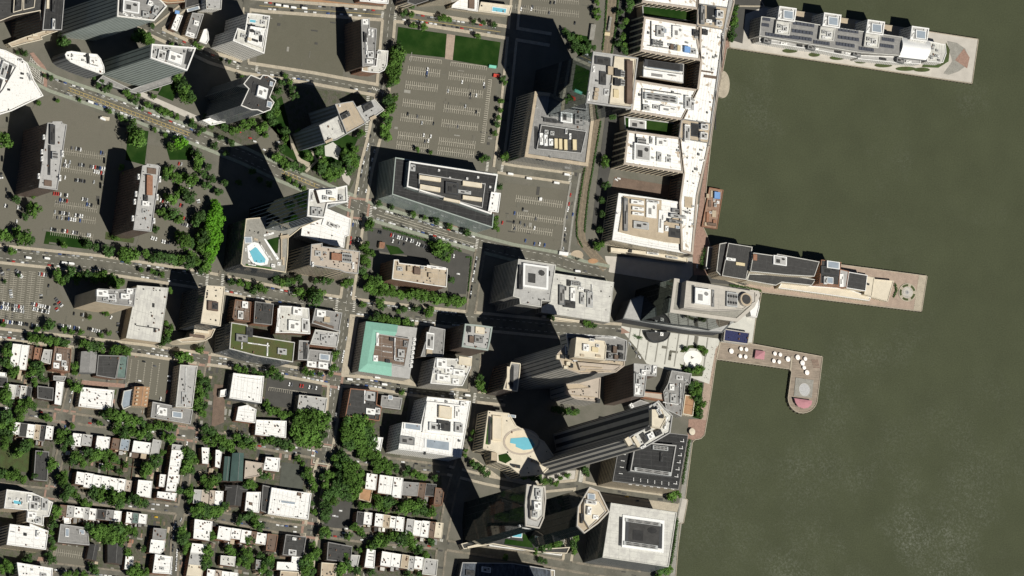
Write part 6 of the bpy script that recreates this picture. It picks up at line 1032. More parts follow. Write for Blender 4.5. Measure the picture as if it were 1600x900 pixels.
TR_('in the courts and car parks of the west side', '60,160,5 90,158,4 190,262,6 196,275,6 180,372,6 60,300,6 52,305,6 38,338,7 100,384,6 150,387,7 226,300,5 230,345,6 170,520,5 122,470,4 140,495,5 165,490,6 200,405,8 228,396,8 236,404,8 30,430,4 8,440,4')
TREES.sort(key=lambda t: -t[2])
WORD = lambda r, v: ('bright green ' if v == 'c' else 'dark ' if v == 'b' else 'leafy ')
rng = random.Random(11); stuffv = {'a': MB(), 'b': MB(), 'c': MB()}; smalltr = MB()
for i, (x, y, r, v, place) in enumerate(TREES):
    rad = r*MPP*1.12; hc = rad*1.25+.6; p = P(x, y, hc); rz = rng.uniform(0, 6.28); k = rng.randrange(6); sz = rad*rng.uniform(.85, 1.15)
    if v == 'a' and rng.random() < .35: v2 = 'b'
    else: v2 = v
    if i < 300:
        size = 'large ' if r >= 11 else 'mid-size ' if r >= 9 else 'small '
        t = tag(link('tree', None, None, (p.x, p.y, 0)), f'{size}{WORD(r, v)}tree {place}', 'tree', f'{size}{WORD(r, v)}trees {place}')
        link('trunk', TRUNK[k % 4], t, (0, 0, hc), rz, (rad, rad, hc/1.35)); link('crown', CROWN[v2][k], t, (0, 0, hc), rz, (rad, rad, sz))
    else:
        cr, sr = math.cos(rz), math.sin(rz); src = RAWC[k]; dst = stuffv[v2]; n0 = len(dst.v)
        dst.v += [(p.x+(a*cr-b*sr)*rad, p.y+(a*sr+b*cr)*rad, hc+c*sz) for a, b, c in src.v]; dst.f += [tuple(q+n0 for q in f) for f in src.f]
        smalltr.limb((p.x, p.y, 0), (p.x, p.y, hc), rad*.08, rad*.04, 5)
for v, mb_ in stuffv.items():
    if mb_.f: mb_.m = [0]*len(mb_.f); tag(mb_.obj('tree_crowns', M['leaf'+v]), 'smaller street and garden trees', 'trees', kind='stuff')
tag(smalltr.obj('tree_trunks', M['bark']), 'trunks of the smaller street and garden trees', 'trees', kind='stuff')
# hedges: box-like runs of leaves
def hedge(label, pts, w, hgt, group=None):
    rg = random.Random(int(pts[0][0])); mb = MB(); c = resample(pts, 1.6)
    o = P(*pts[0])
    for (x, y) in c:
        p = P(x, y, 0)
        for j in range(16):
            q = p+Vector((rg.gauss(0, w*.35), rg.gauss(0, w*.35), rg.uniform(.2, hgt))); n_ = Vector((rg.gauss(0, .6), rg.gauss(0, .6), 1)).normalized(); u = n_.orthogonal().normalized(); u = Matrix.Rotation(rg.uniform(0, 6.28), 3, n_) @ u; v_ = n_.cross(u); s = rg.uniform(.35, .7); mb.face([q-u*s, q-v_*s, q+u*s, q+v_*s])
    return tag(mb.obj('hedge', M['hedge'], None, o), label, 'hedge', group)
hedge('long hedge on the east side of the railway cutting', [(966, -10), (962, 40), (955, 84)], 1.8, 2.2); hedge('long hedge on the west side of the railway cutting', [(948, -10), (945, 40), (941, 78)], 1.6, 2.)
hedge('hedge along the lower track, east side', [(938, 190), (932, 225), (919, 300), (914, 345), (913, 362)], 1.8, 2.2); hedge('hedge along the lower track, west side', [(913, 262), (905, 310), (900, 345), (901, 370), (909, 386)], 1.6, 2.2)
hedge('hedge strip along the river wall beside the dark riverside office', [(1077, 688), (1072, 720), (1066, 756)], 2.6, 2.5); hedge('hedge strip along the river wall beside the white riverside office', [(1058, 812), (1053, 850), (1048, 880)], 2.4, 2.5)
hedge('clipped hedge in front of the hotel wing facing the glass tower', [(1140, 446), (1165, 449), (1188, 455)], 2.2, 2.2); hedge('small hedge arc beside the hotel terrace', [(1398, 444), (1400, 454), (1396, 464)], 2.4, 2.5); hedge('dark hedge behind the white framed pergola', [(1100, 390), (1096, 404), (1094, 420)], 4.5, 4)
hedge('oval hedge bed on the white plaza', [(991, 525), (996, 527), (1002, 529)], 3.2, 2); hedge('hedge beside the small car park of the brick slab', [(728, 402), (736, 402), (731, 455)], 1.2, 1.5); hedge('planted strip along the avenue above the brick slab', [(598, 356), (660, 374), (720, 392)], 2.4, 1.2)
# ------------------------------------------------------------------ vehicles
def car_mesh(paint):
    mb = MB(); L, Wd = 4.6, 1.85
    prof = [(-L/2, .35), (-L/2, .85), (-L*.32, .95), (-L*.24, 1.42), (L*.10, 1.46), (L*.24, .98), (L/2-.1, .8), (L/2, .4)]
    for s in (-1, 1): mb.face([(x, s*Wd/2*(.86 if z > 1.2 else 1), z) for x, z in prof][::s], 0)
    for i in range(len(prof)-1):
        (x0, z0), (x1, z1) = prof[i], prof[i+1]; w0 = Wd/2*(.86 if z0 > 1.2 else 1); w1 = Wd/2*(.86 if z1 > 1.2 else 1)
        mb.face([(x0, -w0, z0), (x0, w0, z0), (x1, w1, z1), (x1, -w1, z1)], 1 if i in (2, 4) else 0)
    for sx in (-1.4, 1.4):
        for sy in (-.85, .85): 
            a = [(sx+.33*math.cos(k*1.0472), sy, .33+.33*math.sin(k*1.0472)) for k in range(6)]; mb.face(a, 2); mb.face([(x, y+.18*(1 if sy < 0 else -1), z) for x, y, z in a], 2)
    for s in (-1, 1): mb.face([(-L*.22, s*Wd*.46, 1.0), (L*.18, s*Wd*.46, 1.0), (L*.08, s*Wd*.44, 1.36), (-L*.2, s*Wd*.44, 1.36)], 1)
    return mb.mesh('car', [M[paint], M['pane'], M['wdark']])
for nm, c in (('white', (.80, .80, .78)), ('silver', (.42, .43, .43)), ('black', (.018, .018, .02)), ('grey', (.12, .12, .125)), ('red', (.42, .04, .03)), ('blue', (.05, .09, .24)), ('yellow', (.65, .42, .04))):
    mat('car'+nm, c, rough=.3, amt=.03, spec=.5)
CARS = {n: car_mesh('car'+n) for n in ('white', 'silver', 'black', 'grey', 'red', 'blue', 'yellow')}
crng = random.Random(5); CLIST = []
def pickc(): return crng.choices(('white', 'silver', 'black', 'grey', 'red', 'blue'), (34, 20, 24, 14, 6, 4))[0]
def cars_row(place, x0, y0, x1, y1, occ, across=True, sp=3.4, c=None):
    l = math.hypot(x1-x0, y1-y0); ux, uy = (x1-x0)/l, (y1-y0)/l; n = max(1, int(l/sp)) if l > 0 else 1
    for i in range(n):
        if crng.random() > occ: continue
        x, y = x0+ux*sp*(i+.5)+crng.uniform(-.3, .3), y0+uy*sp*(i+.5)+crng.uniform(-.3, .3)
        CLIST.append((x, y, math.atan2(uy, ux)+(math.pi/2 if across else 0)+crng.choice((0, math.pi)), c or pickc(), place))
def kerb(place, key, side, a, b, occ, sp=7.):
    pts, w = STREETS[key][:2]; c = resample(offs(pts, side*(w/2-1.6)), 1.); 
    i = 0.
    while i < len(c)-2:
        x, y = c[int(i)]; 
        if a <= x <= b and crng.random() < occ and not any(k2 != key and sdist((x, y), s[0]) < s[1]/2+4 for k2, s in STREETS.items()):
            d = c[int(i)+1]; CLIST.append((x, y, math.atan2(d[1]-y, d[0]-x), pickc(), place))
        i += sp
def kerbv(place, key, side, a, b, occ, sp=7.):
    pts, w = STREETS[key][:2]; c = resample(offs(pts, side*(w/2-1.5)), 1.); i = 0.
    while i < len(c)-2:
        x, y = c[int(i)]
        if a <= y <= b and crng.random() < occ and not any(k2 != key and sdist((x, y), s[0]) < s[1]/2+4 for k2, s in STREETS.items()):
            d = c[int(i)+1]; CLIST.append((x, y, math.atan2(d[1]-y, d[0]-x), pickc(), place))
        i += sp
pl = 'parked between the two brown slabs'
for (x0, y0, x1, y1, o) in ((110, 231, 130, 234, .7), (152, 238, 166, 240, .6), (100, 252, 114, 254, .95), (98, 258, 112, 260, .95), (122, 257, 138, 259, .9), (140, 260, 166, 264, .97), (142, 267, 165, 271, .95), (116, 281, 137, 284, .85), (100, 277, 106, 278, .9), (145, 284, 150, 285, .9), (82, 302, 110, 306, .7), (92, 312, 108, 315, .7), (120, 309, 140, 313, .7), (134, 319, 151, 322, .8), (84, 331, 132, 338, .65), (84, 339, 130, 345, .55), (78, 358, 90, 360, .95), (96, 360, 109, 362, .95), (112, 363, 124, 365, .9), (135, 367, 144, 368, .9)): cars_row(pl, x0, y0, x1, y1, o, sp=3.6)
pl = 'parked left of the brown slabs'
for (x0, y0, x1, y1, o) in ((0, 262, 4, 290, .5), (8, 296, 14, 296, .9), (8, 306, 14, 307, .9), (6, 321, 16, 323, .8), (26, 324, 34, 325, .8), (24, 346, 32, 347, .8), (0, 341, 6, 342, .6)): cars_row(pl, x0, y0, x1, y1, o, sp=3.6)
pl = 'parked in the planted car park'
for (x0, y0, x1, y1, o) in ((278, 255, 290, 258, .8), (274, 286, 304, 294, .6), (249, 312, 264, 316, .7), (250, 321, 262, 323, .7), (280, 320, 292, 323, .8), (282, 340, 304, 346, .85), (280, 349, 300, 354, .7), (235, 371, 252, 376, .85), (252, 377, 268, 380, .85), (235, 358, 250, 362, .5), (309, 311, 311, 320, .9)): cars_row(pl, x0, y0, x1, y1, o, sp=3.6)
pl = 'in the packed car park at the left edge'
for (x0, y0, x1, y1, o) in ((0, 418, 6, 432, .9), (13, 420, 14, 432, .6), (24, 421, 37, 436, .9), (31, 420, 29, 436, .9), (60, 428, 75, 430, .8), (74, 446, 80, 447, .7), (16, 452, 18, 466, .8), (0, 473, 38, 481, .97), (0, 480, 38, 487, .95), (48, 474, 82, 482, .95), (50, 482, 80, 489, .9), (64, 460, 66, 472, .7), (38, 466, 40, 474, .8), (0, 501, 64, 510, .85), (85, 474, 92, 490, .6), (84, 463, 98, 480, .7)): cars_row(pl, x0, y0, x1, y1, o, sp=3.5)
pl = 'in the lot below the brick office'
for (x0, y0, x1, y1, o) in ((90, 508, 128, 514, .9), (136, 513, 160, 519, .8), (114, 490, 120, 491, .8), (125, 491, 132, 492, .8), (149, 496, 152, 496, .9), (172, 495, 176, 497, .8), (185, 500, 184, 522, .6), (178, 522, 182, 524, .8)): cars_row(pl, x0, y0, x1, y1, o, sp=3.5)
pl = 'in the almost empty striped car park'
for x, y, c in ((668, 108, 'white'), (667, 114, 'blue'), (667, 119, 'grey'), (722, 128, 'white'), (756, 131, 'white'), (757, 136, 'grey'), (735, 147, 'black'), (744, 149, 'white'), (727, 166, 'silver'), (744, 175, 'black'), (637, 178, 'black'), (659, 192, 'silver'), (677, 193, 'black'), (715, 198, 'grey'), (662, 211, 'white'), (673, 213, 'white'), (669, 220, 'white'), (664, 221, 'grey'), (700, 142, 'silver'), (652, 182, 'grey')): CLIST.append((x, y, math.radians(98), c, pl))
pl = 'in the fenced car park below the railway lane'
for x, y, c in ((817, 327, 'black'), (804, 333, 'blue'), (837, 342, 'grey'), (803, 347, 'black'), (813, 348, 'grey'), (820, 352, 'grey'), (835, 356, 'white'), (804, 357, 'grey'), (785, 348, 'red'), (821, 376, 'blue'), (835, 381, 'blue'), (843, 381, 'white'), (851, 383, 'blue'), (845, 311, 'white')): CLIST.append((x, y, math.radians(100), c, pl))
pl = 'in the dark car park of the brick slab'
for (x0, y0, x1, y1, o) in ((590, 362, 600, 364, .9), (609, 367, 650, 378, .9), (650, 380, 668, 387, .9), (612, 376, 640, 384, .4)): cars_row(pl, x0, y0, x1, y1, o, sp=3.6)
CLIST += [(709, 400, 1.7, 'white', pl), (716, 428, .2, 'white', pl), (693, 395, 1.8, 'silver', pl)]
pl = 'in the walled school car park'
CLIST += [(242, 572, .3, 'grey', pl), (218, 595, .2, 'white', pl), (264, 588, .1, 'white', pl), (264, 595, .1, 'white', pl), (261, 612, 1.8, 'red', pl), (251, 623, 1.7, 'white', pl), (225, 565, .2, 'black', pl)]
pl = 'in the yard beside the dense trees'
for x, c in ((452, 'white'), (456, 'grey'), (469, 'red'), (473, 'red'), (483, 'white'), (488, 'grey'), (494, 'white')): CLIST.append((x, 600+(x-450)*.14, 1.75, c, pl))
pl = 'in the top edge car park by the railway'
CLIST += [(p[0], p[1], 1.7, p[2], pl) for p in ((858, 20, 'grey'), (898, 36, 'black'), (860, 4, 'black'), (866, 4, 'black'), (830, 14, 'white'), (832, 11, 'grey'), (814, 14, 'white'))]
pl = 'beside the small car park trees'
CLIST += [(532, 798, .1, 'white', pl), (522, 806, .1, 'white', pl), (526, 807, .1, 'silver', pl), (541, 826, .1, 'white', pl), (537, 833, .2, 'white', pl)]
pl = 'in the corner park court'
CLIST += [(375, 205, 1.2, 'red', pl), (391, 216, .2, 'red', pl), (372, 192, 1.2, 'grey', pl), (435, 222, .1, 'silver', pl), (413, 234, .3, 'white', pl), (398, 221, .3, 'white', pl), (419, 213, .2, 'grey', pl)]
pl = 'on the reddish quay by the square white block'; CLIST += [(1089, 416, 1.7, 'white', pl), (967, 279, .3, 'white', pl), (963, 281, .5, 'white', pl)]
kerb('parked along the hatched avenue', 'avenue', 1, 85, 312, .75); kerb('parked along the hatched avenue', 'avenue', -1, 85, 312, .6)
kerb('parked along the avenue by the black roofed office', 'avenue', 1, 585, 745, .9, 6.6); kerb('parked along the avenue by the black roofed office', 'avenue', -1, 585, 745, .9, 6.6)
for k_, s_, a_, b_, o_ in (('boulevard', 1, 0, 320, .4), ('boulevard', -1, 0, 320, .5), ('boulevard', -1, 350, 530, .75), ('boulevard', 1, 350, 530, .6)): kerb('parked along the tree lined boulevard', k_, s_, a_, b_, o_)
kerb('parked by the green copper hall', 'boulevard', 1, 556, 740, .85, 6.5); kerb('parked by the green copper hall', 'boulevard', -1, 556, 740, .85, 6.5); kerb('parked by the green copper hall', 'york', -1, 540, 730, .5); kerb('parked by the green copper hall', 'york', 1, 540, 730, .75)
kerb('parked along the school block street', 'york', 1, 0, 510, .55); kerb('parked along the school block street', 'york', -1, 0, 510, .45)
kerb('parked on the northern street', 'north', 1, 415, 780, .5); kerb('parked on the northern street', 'north', -1, 415, 780, .6); kerb('parked on the vacant lot street', 'lotside', 1, 400, 580, .45); kerb('parked on the vacant lot street', 'lotside', -1, 240, 375, .6)
kerb('parked on the street of the brick crossing', 'grand', 1, 0, 690, .45); kerb('parked on the street of the brick crossing', 'grand', -1, 0, 690, .5)
kerb('parked on the terrace street', 'sussex', 1, 85, 690, .4); kerb('parked on the terrace street', 'sussex', -1, 85, 690, .4); kerb('parked on the lowest street', 'morris', 1, 80, 290, .7)
kerbv('parked on the crossing street by the corner park', 'cross_a', 1, 210, 310, .8); kerbv('parked on the crossing street by the corner park', 'cross_a', -1, 210, 310, .5); kerbv('parked on the crossing street below the avenue', 'cross_a', 1, 350, 660, .55); kerbv('parked on the crossing street below the avenue', 'cross_a', -1, 350, 660, .5)
kerbv('parked on the terrace side streets', 'cross_j', 1, 690, 900, .6); kerbv('parked on the terrace side streets', 'cross_k', -1, 540, 760, .6); kerbv('parked on the terrace side streets', 'cross_j', -1, 800, 900, .8); kerbv('parked beside the stone tower', 'cross_n', 1, 400, 470, .98, 5.6); kerbv('parked beside the stone tower', 'cross_n', 1, 445, 468, .9, 3.8)
kerb('parked on the lane above the fenced car park', 'trackside', 1, 860, 910, .4)
CLIST += [(244, 808, .1, 'yellow', 'at the terrace street corner'), (980, 776, .1, 'yellow', 'between the riverside offices'), (996, 782, .2, 'black', 'between the riverside offices'), (887, 328, 1.7, 'white', 'on the lane by the railway'), (895, 335, 1.8, 'blue', 'on the lane by the railway'), (883, 358, 1.7, 'white', 'on the lane by the railway'), (494, 706, .6, 'blue', 'on the brick crossing'), (505, 721, .3, 'grey', 'on the brick crossing'), (915, 424, .3, 'grey', 'at the railway bend')]
CLIST += [(999-k*5, 558-k*7, 4.1, c, 'on the curved drive by the white plaza') for k, c in enumerate(('white', 'grey', 'black', 'silver'))]
def ok(c): return not any(inside(c[0], c[1], q) for q in NOCAR)
NOCAR = []
left = {n: MB() for n in CARS}; n_ = 0
vis = sorted(CLIST, key=lambda c: ('avenue' in c[4] or 'slabs' in c[4] or 'striped' in c[4]) and -1 or 0)
for (x, y, a, col, place) in vis:
    p = P(x, y, .9); e = P(x+math.cos(a), y+math.sin(a), .9)-p; rz = math.atan2(e.y, e.x)
    if n_ < 300:
        n_ += 1; tag(link('car', CARS[col], None, (p.x, p.y, .42), rz), f'{col} car {place}', 'car', f'{col} cars {place}')
    else:
        src = CARS[col]; mb = left[col]; b = len(mb.v); cr, sr = math.cos(rz), math.sin(rz)
        mb.v += [(p.x+v.co.x*cr-v.co.y*sr, p.y+v.co.x*sr+v.co.y*cr, .42+v.co.z) for v in src.vertices]; mb.f += [tuple(i+b for i in q.vertices) for q in src.polygons]; mb.m += [q.material_index for q in src.polygons]
for c, mb in left.items():
    if mb.f: tag(mb.obj('parked_cars', [M['car'+c], M['pane'], M['wdark']]), f'further {c} cars parked along the streets', 'cars', kind='stuff')
def truck_mesh():
    mb = MB(); q = lambda x0, x1, w: [(x0, -w), (x1, -w), (x1, w), (x0, w)]
    mb.prism(q(-4.2, 2., 1.25), .9, 3.5, 0); mb.prism(q(2.2, 4., 1.15), .6, 2.6, 0); mb.prism(q(3.3, 4.02, 1.05), 1.5, 2.3, 1); mb.prism(q(-4., 3.9, .9), .45, .9, 2)
    for sx in (-3, -2, 3): 
        for sy in (-1.15, 1.15): mb.face([(sx+.5*math.cos(k*.785), sy, .5+.5*math.sin(k*.785)) for k in range(8)], 2)
    return mb.mesh('truck', [M['whitemetal'], M['pane'], M['wdark']])
TK = truck_mesh()
for x, y, a, l in ((797, 272, .14, 'white truck on the lane beside the black roofed office'), (826, 279, .14, 'white truck in the middle of the lane above the fenced car park'), (869, 286, .14, 'white truck at the car park entrance near the railway'), (885, 273, .14, 'white truck at the lane crossing near the railway'), (902, 424, .1, 'white truck below the railway bend'), (434, 8, .13, 'leftmost white truck on the northern street by the vacant lot'), (446, 10, .13, 'second white truck from the left on the northern street'), (458, 12, .13, 'third white truck from the left on the northern street'), (475, 13, .13, 'rightmost white truck on the northern street by the vacant lot'), (546, 593, .1, 'white truck west on the street below the green copper hall'), (589, 590, .1, 'white truck on the forecourt below the green copper hall'), (600, 601, .1, 'white truck east on the street below the green copper hall'), (706, 616, .12, 'white truck parked near the jumbled white roofs'), (730, 618, .12, 'long white truck at the crossing by the podium garden'), (141, 160, .35, 'white truck with cab at the edge of the slab car park'), (160, 186, .35, 'white truck beside the pay booth of the slab car park'), (100, 411, .13, 'white truck on the boulevard, left one'), (111, 412, .13, 'white truck on the boulevard, right one'), (44, 403, .13, 'white truck on the boulevard near the left edge'), (73, 404, .13, 'white truck on the boulevard above the packed car park')):
    p = P(x, y, 1.5); e = P(x+math.cos(a), y+math.sin(a), 1.5)-p; tag(link('truck', TK, None, (p.x, p.y, .42), math.atan2(e.y, e.x)), l, 'truck', None)
def box_thing(name, label, cat, x, y, w, d, h, m, cap=None):
    rp = ccw([tuple(q[:2]) for q in PL(R(x, y, w, d), h)]); o = P(x, y, h); o.z = 0; t = tag(link(name, None, None, o), label, cat)
    mb = MB(); mb.prism(rp, 0, h-.25, 0); mb.obj('body', M[m], t, o); mb = MB(); mb.prism(inset(rp, -.12), h-.25, h, 0)
    for k in range(1, 6):
        a, b = Vector(rp[0]).lerp(Vector(rp[1]), k/6), Vector(rp[3]).lerp(Vector(rp[2]), k/6); mb.limb((*a, h+.03), (*b, h+.03), .08, .08, 4)
    mb.obj('lid', M[cap or m], t, o)
box_thing('container', 'pale green shipping container at the car park corner', 'container', 770, 104, 11, 4, 3, 'greenpaint'); box_thing('container', 'red shipping container below the pale green one', 'container', 776, 118, 9, 4.5, 3, 'redpaint')
box_thing('kiosk', 'pay booth at the edge of the slab car park', 'kiosk', 165, 185, 12, 5, 3, 'wcream', 'cream'); box_thing('kiosk', 'white kiosk in the fenced car park', 'kiosk', 845, 311, 4, 4, 3, 'whitemetal'); box_thing('shelter', 'long grey platform roof beside the railway', 'shelter', 926, 50, 7, 24, 4, 'sidewalkgray'); box_thing('guard_house', 'tan guard house in the dark car park of the brick slab', 'hut', 597, 383, 8, 9, 5, 'wtan', 'brick')
box_thing('entrance_canopy', 'white canopy beside the railway bend', 'canopy', 881, 396, 14, 5, 3.2, 'whitemetal'); box_thing('tram_shelter', 'yellow platform cross bar on the railway', 'shelter', 949, 53, 8, 5, 2, 'yellowmetal')
# tram: one grey roofed train at the platform
o = P(953, 37, 3.6); o.z = 0; t = tag(link('tram', None, None, o), 'grey roofed tram standing at the railway platform', 'tram'); e = P(952, 44, 0)-P(954.2, 30, 0); rz = math.atan2(e.y, e.x)
mb = MB(); mb.prism([(-9, -1.5), (9, -1.5), (9, 1.5), (-9, 1.5)], .6, 3.2, 0); b_ = mb.obj('body', M['bluegray'], t); b_.rotation_euler.z = rz
mb = MB(); mb.prism([(-9.1, -1.55), (9.1, -1.55), (9.1, 1.55), (-9.1, 1.55)], 3.2, 3.5, 0); [mb.prism([(x-1.4, -.8), (x+1.4, -.8), (x+1.4, .8), (x-1.4, .8)], 3.5, 3.9, 0) for x in (-5, 0, 5)]; b_ = mb.obj('roof', M['sidewalkgray'], t); b_.rotation_euler.z = rz
mb = MB(); [mb.prism([(x-.9, s*1.56-.03), (x+.9, s*1.56-.03), (x+.9, s*1.56+.03), (x-.9, s*1.56+.03)], 1.5, 2.6, 0) for x in (-7, -4.2, -1.4, 1.4, 4.2, 7) for s in (-1, 1)]; b_ = mb.obj('window', M['pane'], t); b_.rotation_euler.z = rz; b_['kind'] = 'stuff'
# ------------------------------------------------------------------ barge
mat('barge', (.30, .20, .14), amt=.3, scale=.3, col2=(.20, .12, .085))
o = P(1112, 326, 2.5); o.z = 0; t = tag(link('barge', None, None, o), 'rust coloured work barge moored at the warehouse quay', 'barge')
hp = ccw([tuple(q[:2]) for q in PL([(1108, 293), (1130, 297), (1120, 358), (1096, 354)], 2)]); mb = MB(); mb.prism(hp, -5, 2, 0); mb.obj('hull', M['brown'], t, o)
mb = MB(); mb.face([(*q, 2.05) for q in inset(hp, .8)]); mb.obj('deck', M['barge'], t, o); mb = MB(); mb.ring(hp, inset(hp, .6), 1.9, 2.9); mb.obj('bulwark', M['wred'], t, o)
for x, y, w, d, h, k in ((1121, 305, 9, 10, 4, 'l'), (1113, 303, 5, 10, 1, 't'), (1106, 340, 4, 16, 2, 'r'), (1112, 350, 14, 4, 2.5, 'j'), (1116, 334, 6, 10, 1.5, 't'), (1109, 318, 4, 10, 1, 'j'), (1106, 306, 4, 6, 1.5, 't'), (1122, 316, 4, 4, 1.5, 'w'), (1103, 350, 4, 5, 1.5, 't'), (1116, 312, 3, 5, 1, 'e'), (1111, 332, 5, 3, 1.2, 'e'), (1117, 346, 5, 5, 2, 'r'), (1118, 320, 4, 6, 2, 'u')):
    p = P(x, y, 2+h); rp = [P(*q, 2+h) for q in R(x, y, w, d)]; e = rp[1]-rp[0]; link({'l': 'deck_house', 't': 'hatch_cover', 'r': 'crate', 'j': 'crate', 'u': 'winch', 'w': 'crate', 'e': 'crate'}[k], unit_mesh(k), t, (p.x-o.x, p.y-o.y, 2), math.atan2(e.y, e.x), (e.length, (rp[2]-rp[1]).length, h))
# ------------------------------------------------------------------ promenade pier: parasols, pavilions, fountain
def par_mesh():
    mb = MB(); n = 8; rim = [(math.cos(i*6.283/n), math.sin(i*6.283/n), 2.3) for i in range(n)]
    for i in range(n): j = (i+1) % n; mb.face([rim[i], rim[j], (0, 0, 2.95)], 0); a, b = rim[i], rim[j]; mb.face([a, b, (b[0], b[1], 2.1), (a[0], a[1], 2.1)], 0)
    return mb.mesh('canopy', [M['pcanvas']])
mat('pcanvas', (.82, .78, .74), rough=.8, amt=.05)
mb = MB(); mb.tube(0, 0, 0, 2.9, .07, .05, 6); mb.tube(0, 0, 0, .15, .5, .45, 8); POLE = mb.mesh('pole', [M['steel']]); CAN = par_mesh()
mb = MB(); mb.tube(0, 0, .68, .75, .8, .8, 10); mb.tube(0, 0, 0, .7, .08, .08, 5); TAB = mb.mesh('table', [M['steel']])
US = [(1143.3, 548.6, 4.3, 'large white parasol alone at the shore end of the pier'), (1158.5, 545, 3.4, 'upper left white parasol of the four by the shore end'), (1166.7, 546, 3.4, 'upper right white parasol of the four by the shore end'), (1157, 556.3, 3.4, 'lower left white parasol of the four by the shore end'), (1165.5, 557.3, 3.4, 'lower right white parasol of the four by the shore end'),
      (1211.3, 552.4, 3.4, 'upper left white parasol of the four right of the pink pavilion'), (1219.7, 554, 3.4, 'upper right white parasol of the four right of the pink pavilion'), (1209.5, 563.8, 3.4, 'lower left white parasol of the four right of the pink pavilion'), (1218, 565.3, 3.4, 'lower right white parasol of the four right of the pink pavilion'), (1231.7, 561, 4.4, 'large white parasol between the two groups of parasols'),
      (1247, 558.3, 4.3, 'large white parasol at the pier corner, topmost'), (1258.8, 560.5, 3.4, 'small white parasol next to the topmost corner parasol'), (1254.5, 567, 4.3, 'large white parasol in the middle of the pier corner'), (1257, 574.3, 3.4, 'small white parasol below the middle corner parasol'), (1261.5, 582, 4.2, 'large white parasol nearest the fountain')]
for x, y, r, l in US:
    p = P(x, y, 2.9); t = tag(link('parasol', None, None, (p.x, p.y, .02)), l, 'parasol', 'white parasols on the promenade pier'); link('pole', POLE, t); link('canopy', CAN, t, (0, 0, 0), .3, (r*MPP, r*MPP, 1.05))
    tb = tag(link('table', TAB, None, (p.x+.6, p.y+.3, .02)), 'round table under a white parasol on the promenade pier', 'table', 'tables under the pier parasols')
# pink tiled pavilion with a hipped roof
def pav(label, poly, hp_, h0, h1):
    o = P(*cen(poly), h0); o.z = 0; t = tag(link('pavilion', None, None, o), label, 'pavilion'); w = [P(*q, h0) for q in poly]; top = [P(*q, h1) for q in hp_]
    for i in range(len(w)):
        j = (i+1) % len(w); m1 = MB(); a, b = w[i], w[j]
        m1.face([a, b, top[j % len(top)], top[i % len(top)]] if len(top) > 1 else [a, b, top[0]]); m1.obj('roof_slope', M['pinktile'], t, o); m2 = MB(); m2.tube(a.x*.97+o.x*.03, a.y*.97+o.y*.03, 0, h0, .22, .22, 6); m2.obj('post', M['steel'], t, o)
    m3 = MB(); m3.prism(ccw([tuple(q[:2]) for q in w]), h0-.4, h0-.02, 0, False); m3.obj('fascia', M['wtan'], t, o)
pav('square pink roofed pavilion between the parasols', [(1181, 547), (1195.5, 549), (1194, 562), (1179, 560)], [(1187.5, 553.5)], 4, 6.5)
pav('half round pink stage roof at the rounded pier end', [(1241, 622), (1269, 626), (1268, 632), (1263, 637), (1255, 638.5), (1247, 635), (1243, 629)], [(1255, 629)], 5, 6.2)
mat('mosaic', (.48, .48, .47), amt=.35, scale=.9, col2=(.30, .30, .30), fine=2.)
c = P(1256.5, 609, .1); t = tag(link('round_fountain', None, None, c), 'round mosaic fountain plate in front of the stage roof', 'fountain')
mb = MB(); mb.tube(c.x, c.y, .05, .85, 8.1, 8.1, 28); mb.obj('basin', M['mosaic'], t, c); mb = MB(); mb.ring([(c.x+8.5*math.cos(k*.2244), c.y+8.5*math.sin(k*.2244)) for k in range(28)], [(c.x+8*math.cos(k*.2244), c.y+8*math.sin(k*.2244)) for k in range(28)], .05, 1.); mb.obj('rim', M['plaza'], t, c)
sheet('deck_paving', [(1243, 590), (1271, 594), (1268, 622), (1240, 619)], 'sidewalkgray', 'mark'); markings('deck_inlay', [((1268+k*1.8+pq*.6, 562+pq*2.4), (1268.8+k*1.8+pq*.6, 564+pq*2.2)) for k in range(6) for pq in range(6)], .7, 'redpave')
sheet('deck_paving', [(1236, 556), (1238, 556.3), (1236, 578), (1234, 577.5)], 'sidewalk', 'mark')
# monument on the round white plaza, hotel garden rotunda, round kiosk by the river
c = P(1082, 559, 2); t = tag(link('statue', None, None, (c.x, c.y, 0)), 'dark bronze statue on the round white plaza disc', 'statue'); mb = MB(); mb.prism([(-1.2, -1.2), (1.2, -1.2), (1.2, 1.2), (-1.2, 1.2)], 0, 1.5); mb.obj('plinth', M['plaza'], t)
mb = MB(); mb.limb((-.35, 0, 1.5), (-.1, .1, 3), .22, .28, 6); mb.limb((.4, 0, 1.5), (.05, .1, 3), .22, .28, 6); mb.limb((0, .1, 2.9), (0, .1, 4.2), .42, .5, 8); mb.limb((0, .1, 4.2), (.05, .15, 4.9), .24, .2, 8); mb.limb((.4, .1, 4.1), (1.3, .4, 4.4), .16, .1, 6); mb.limb((-.4, .1, 4.1), (-.7, .3, 3.1), .16, .1, 6); mb.obj('figure', M['wdark'], t)
c = P(1417, 457, .1); sheet('round_bed', ell(1417.5, 457, 14, 14.5), 'sidewalk', 'mark'); sheet('round_bed', ell(1417.5, 457, 8.5, 9), 'plaza', 'mark')
for k in range(5): sheet('round_bed', [(1417.5+r*math.cos(math.radians(a)), 457+r*1.03*math.sin(math.radians(a))) for r, rng_ in ((12.5, range(k*72+12, k*72+61, 8)), (9.2, range(k*72+60, k*72+11, -8))) for a in rng_], 'grassdry', 'mark')
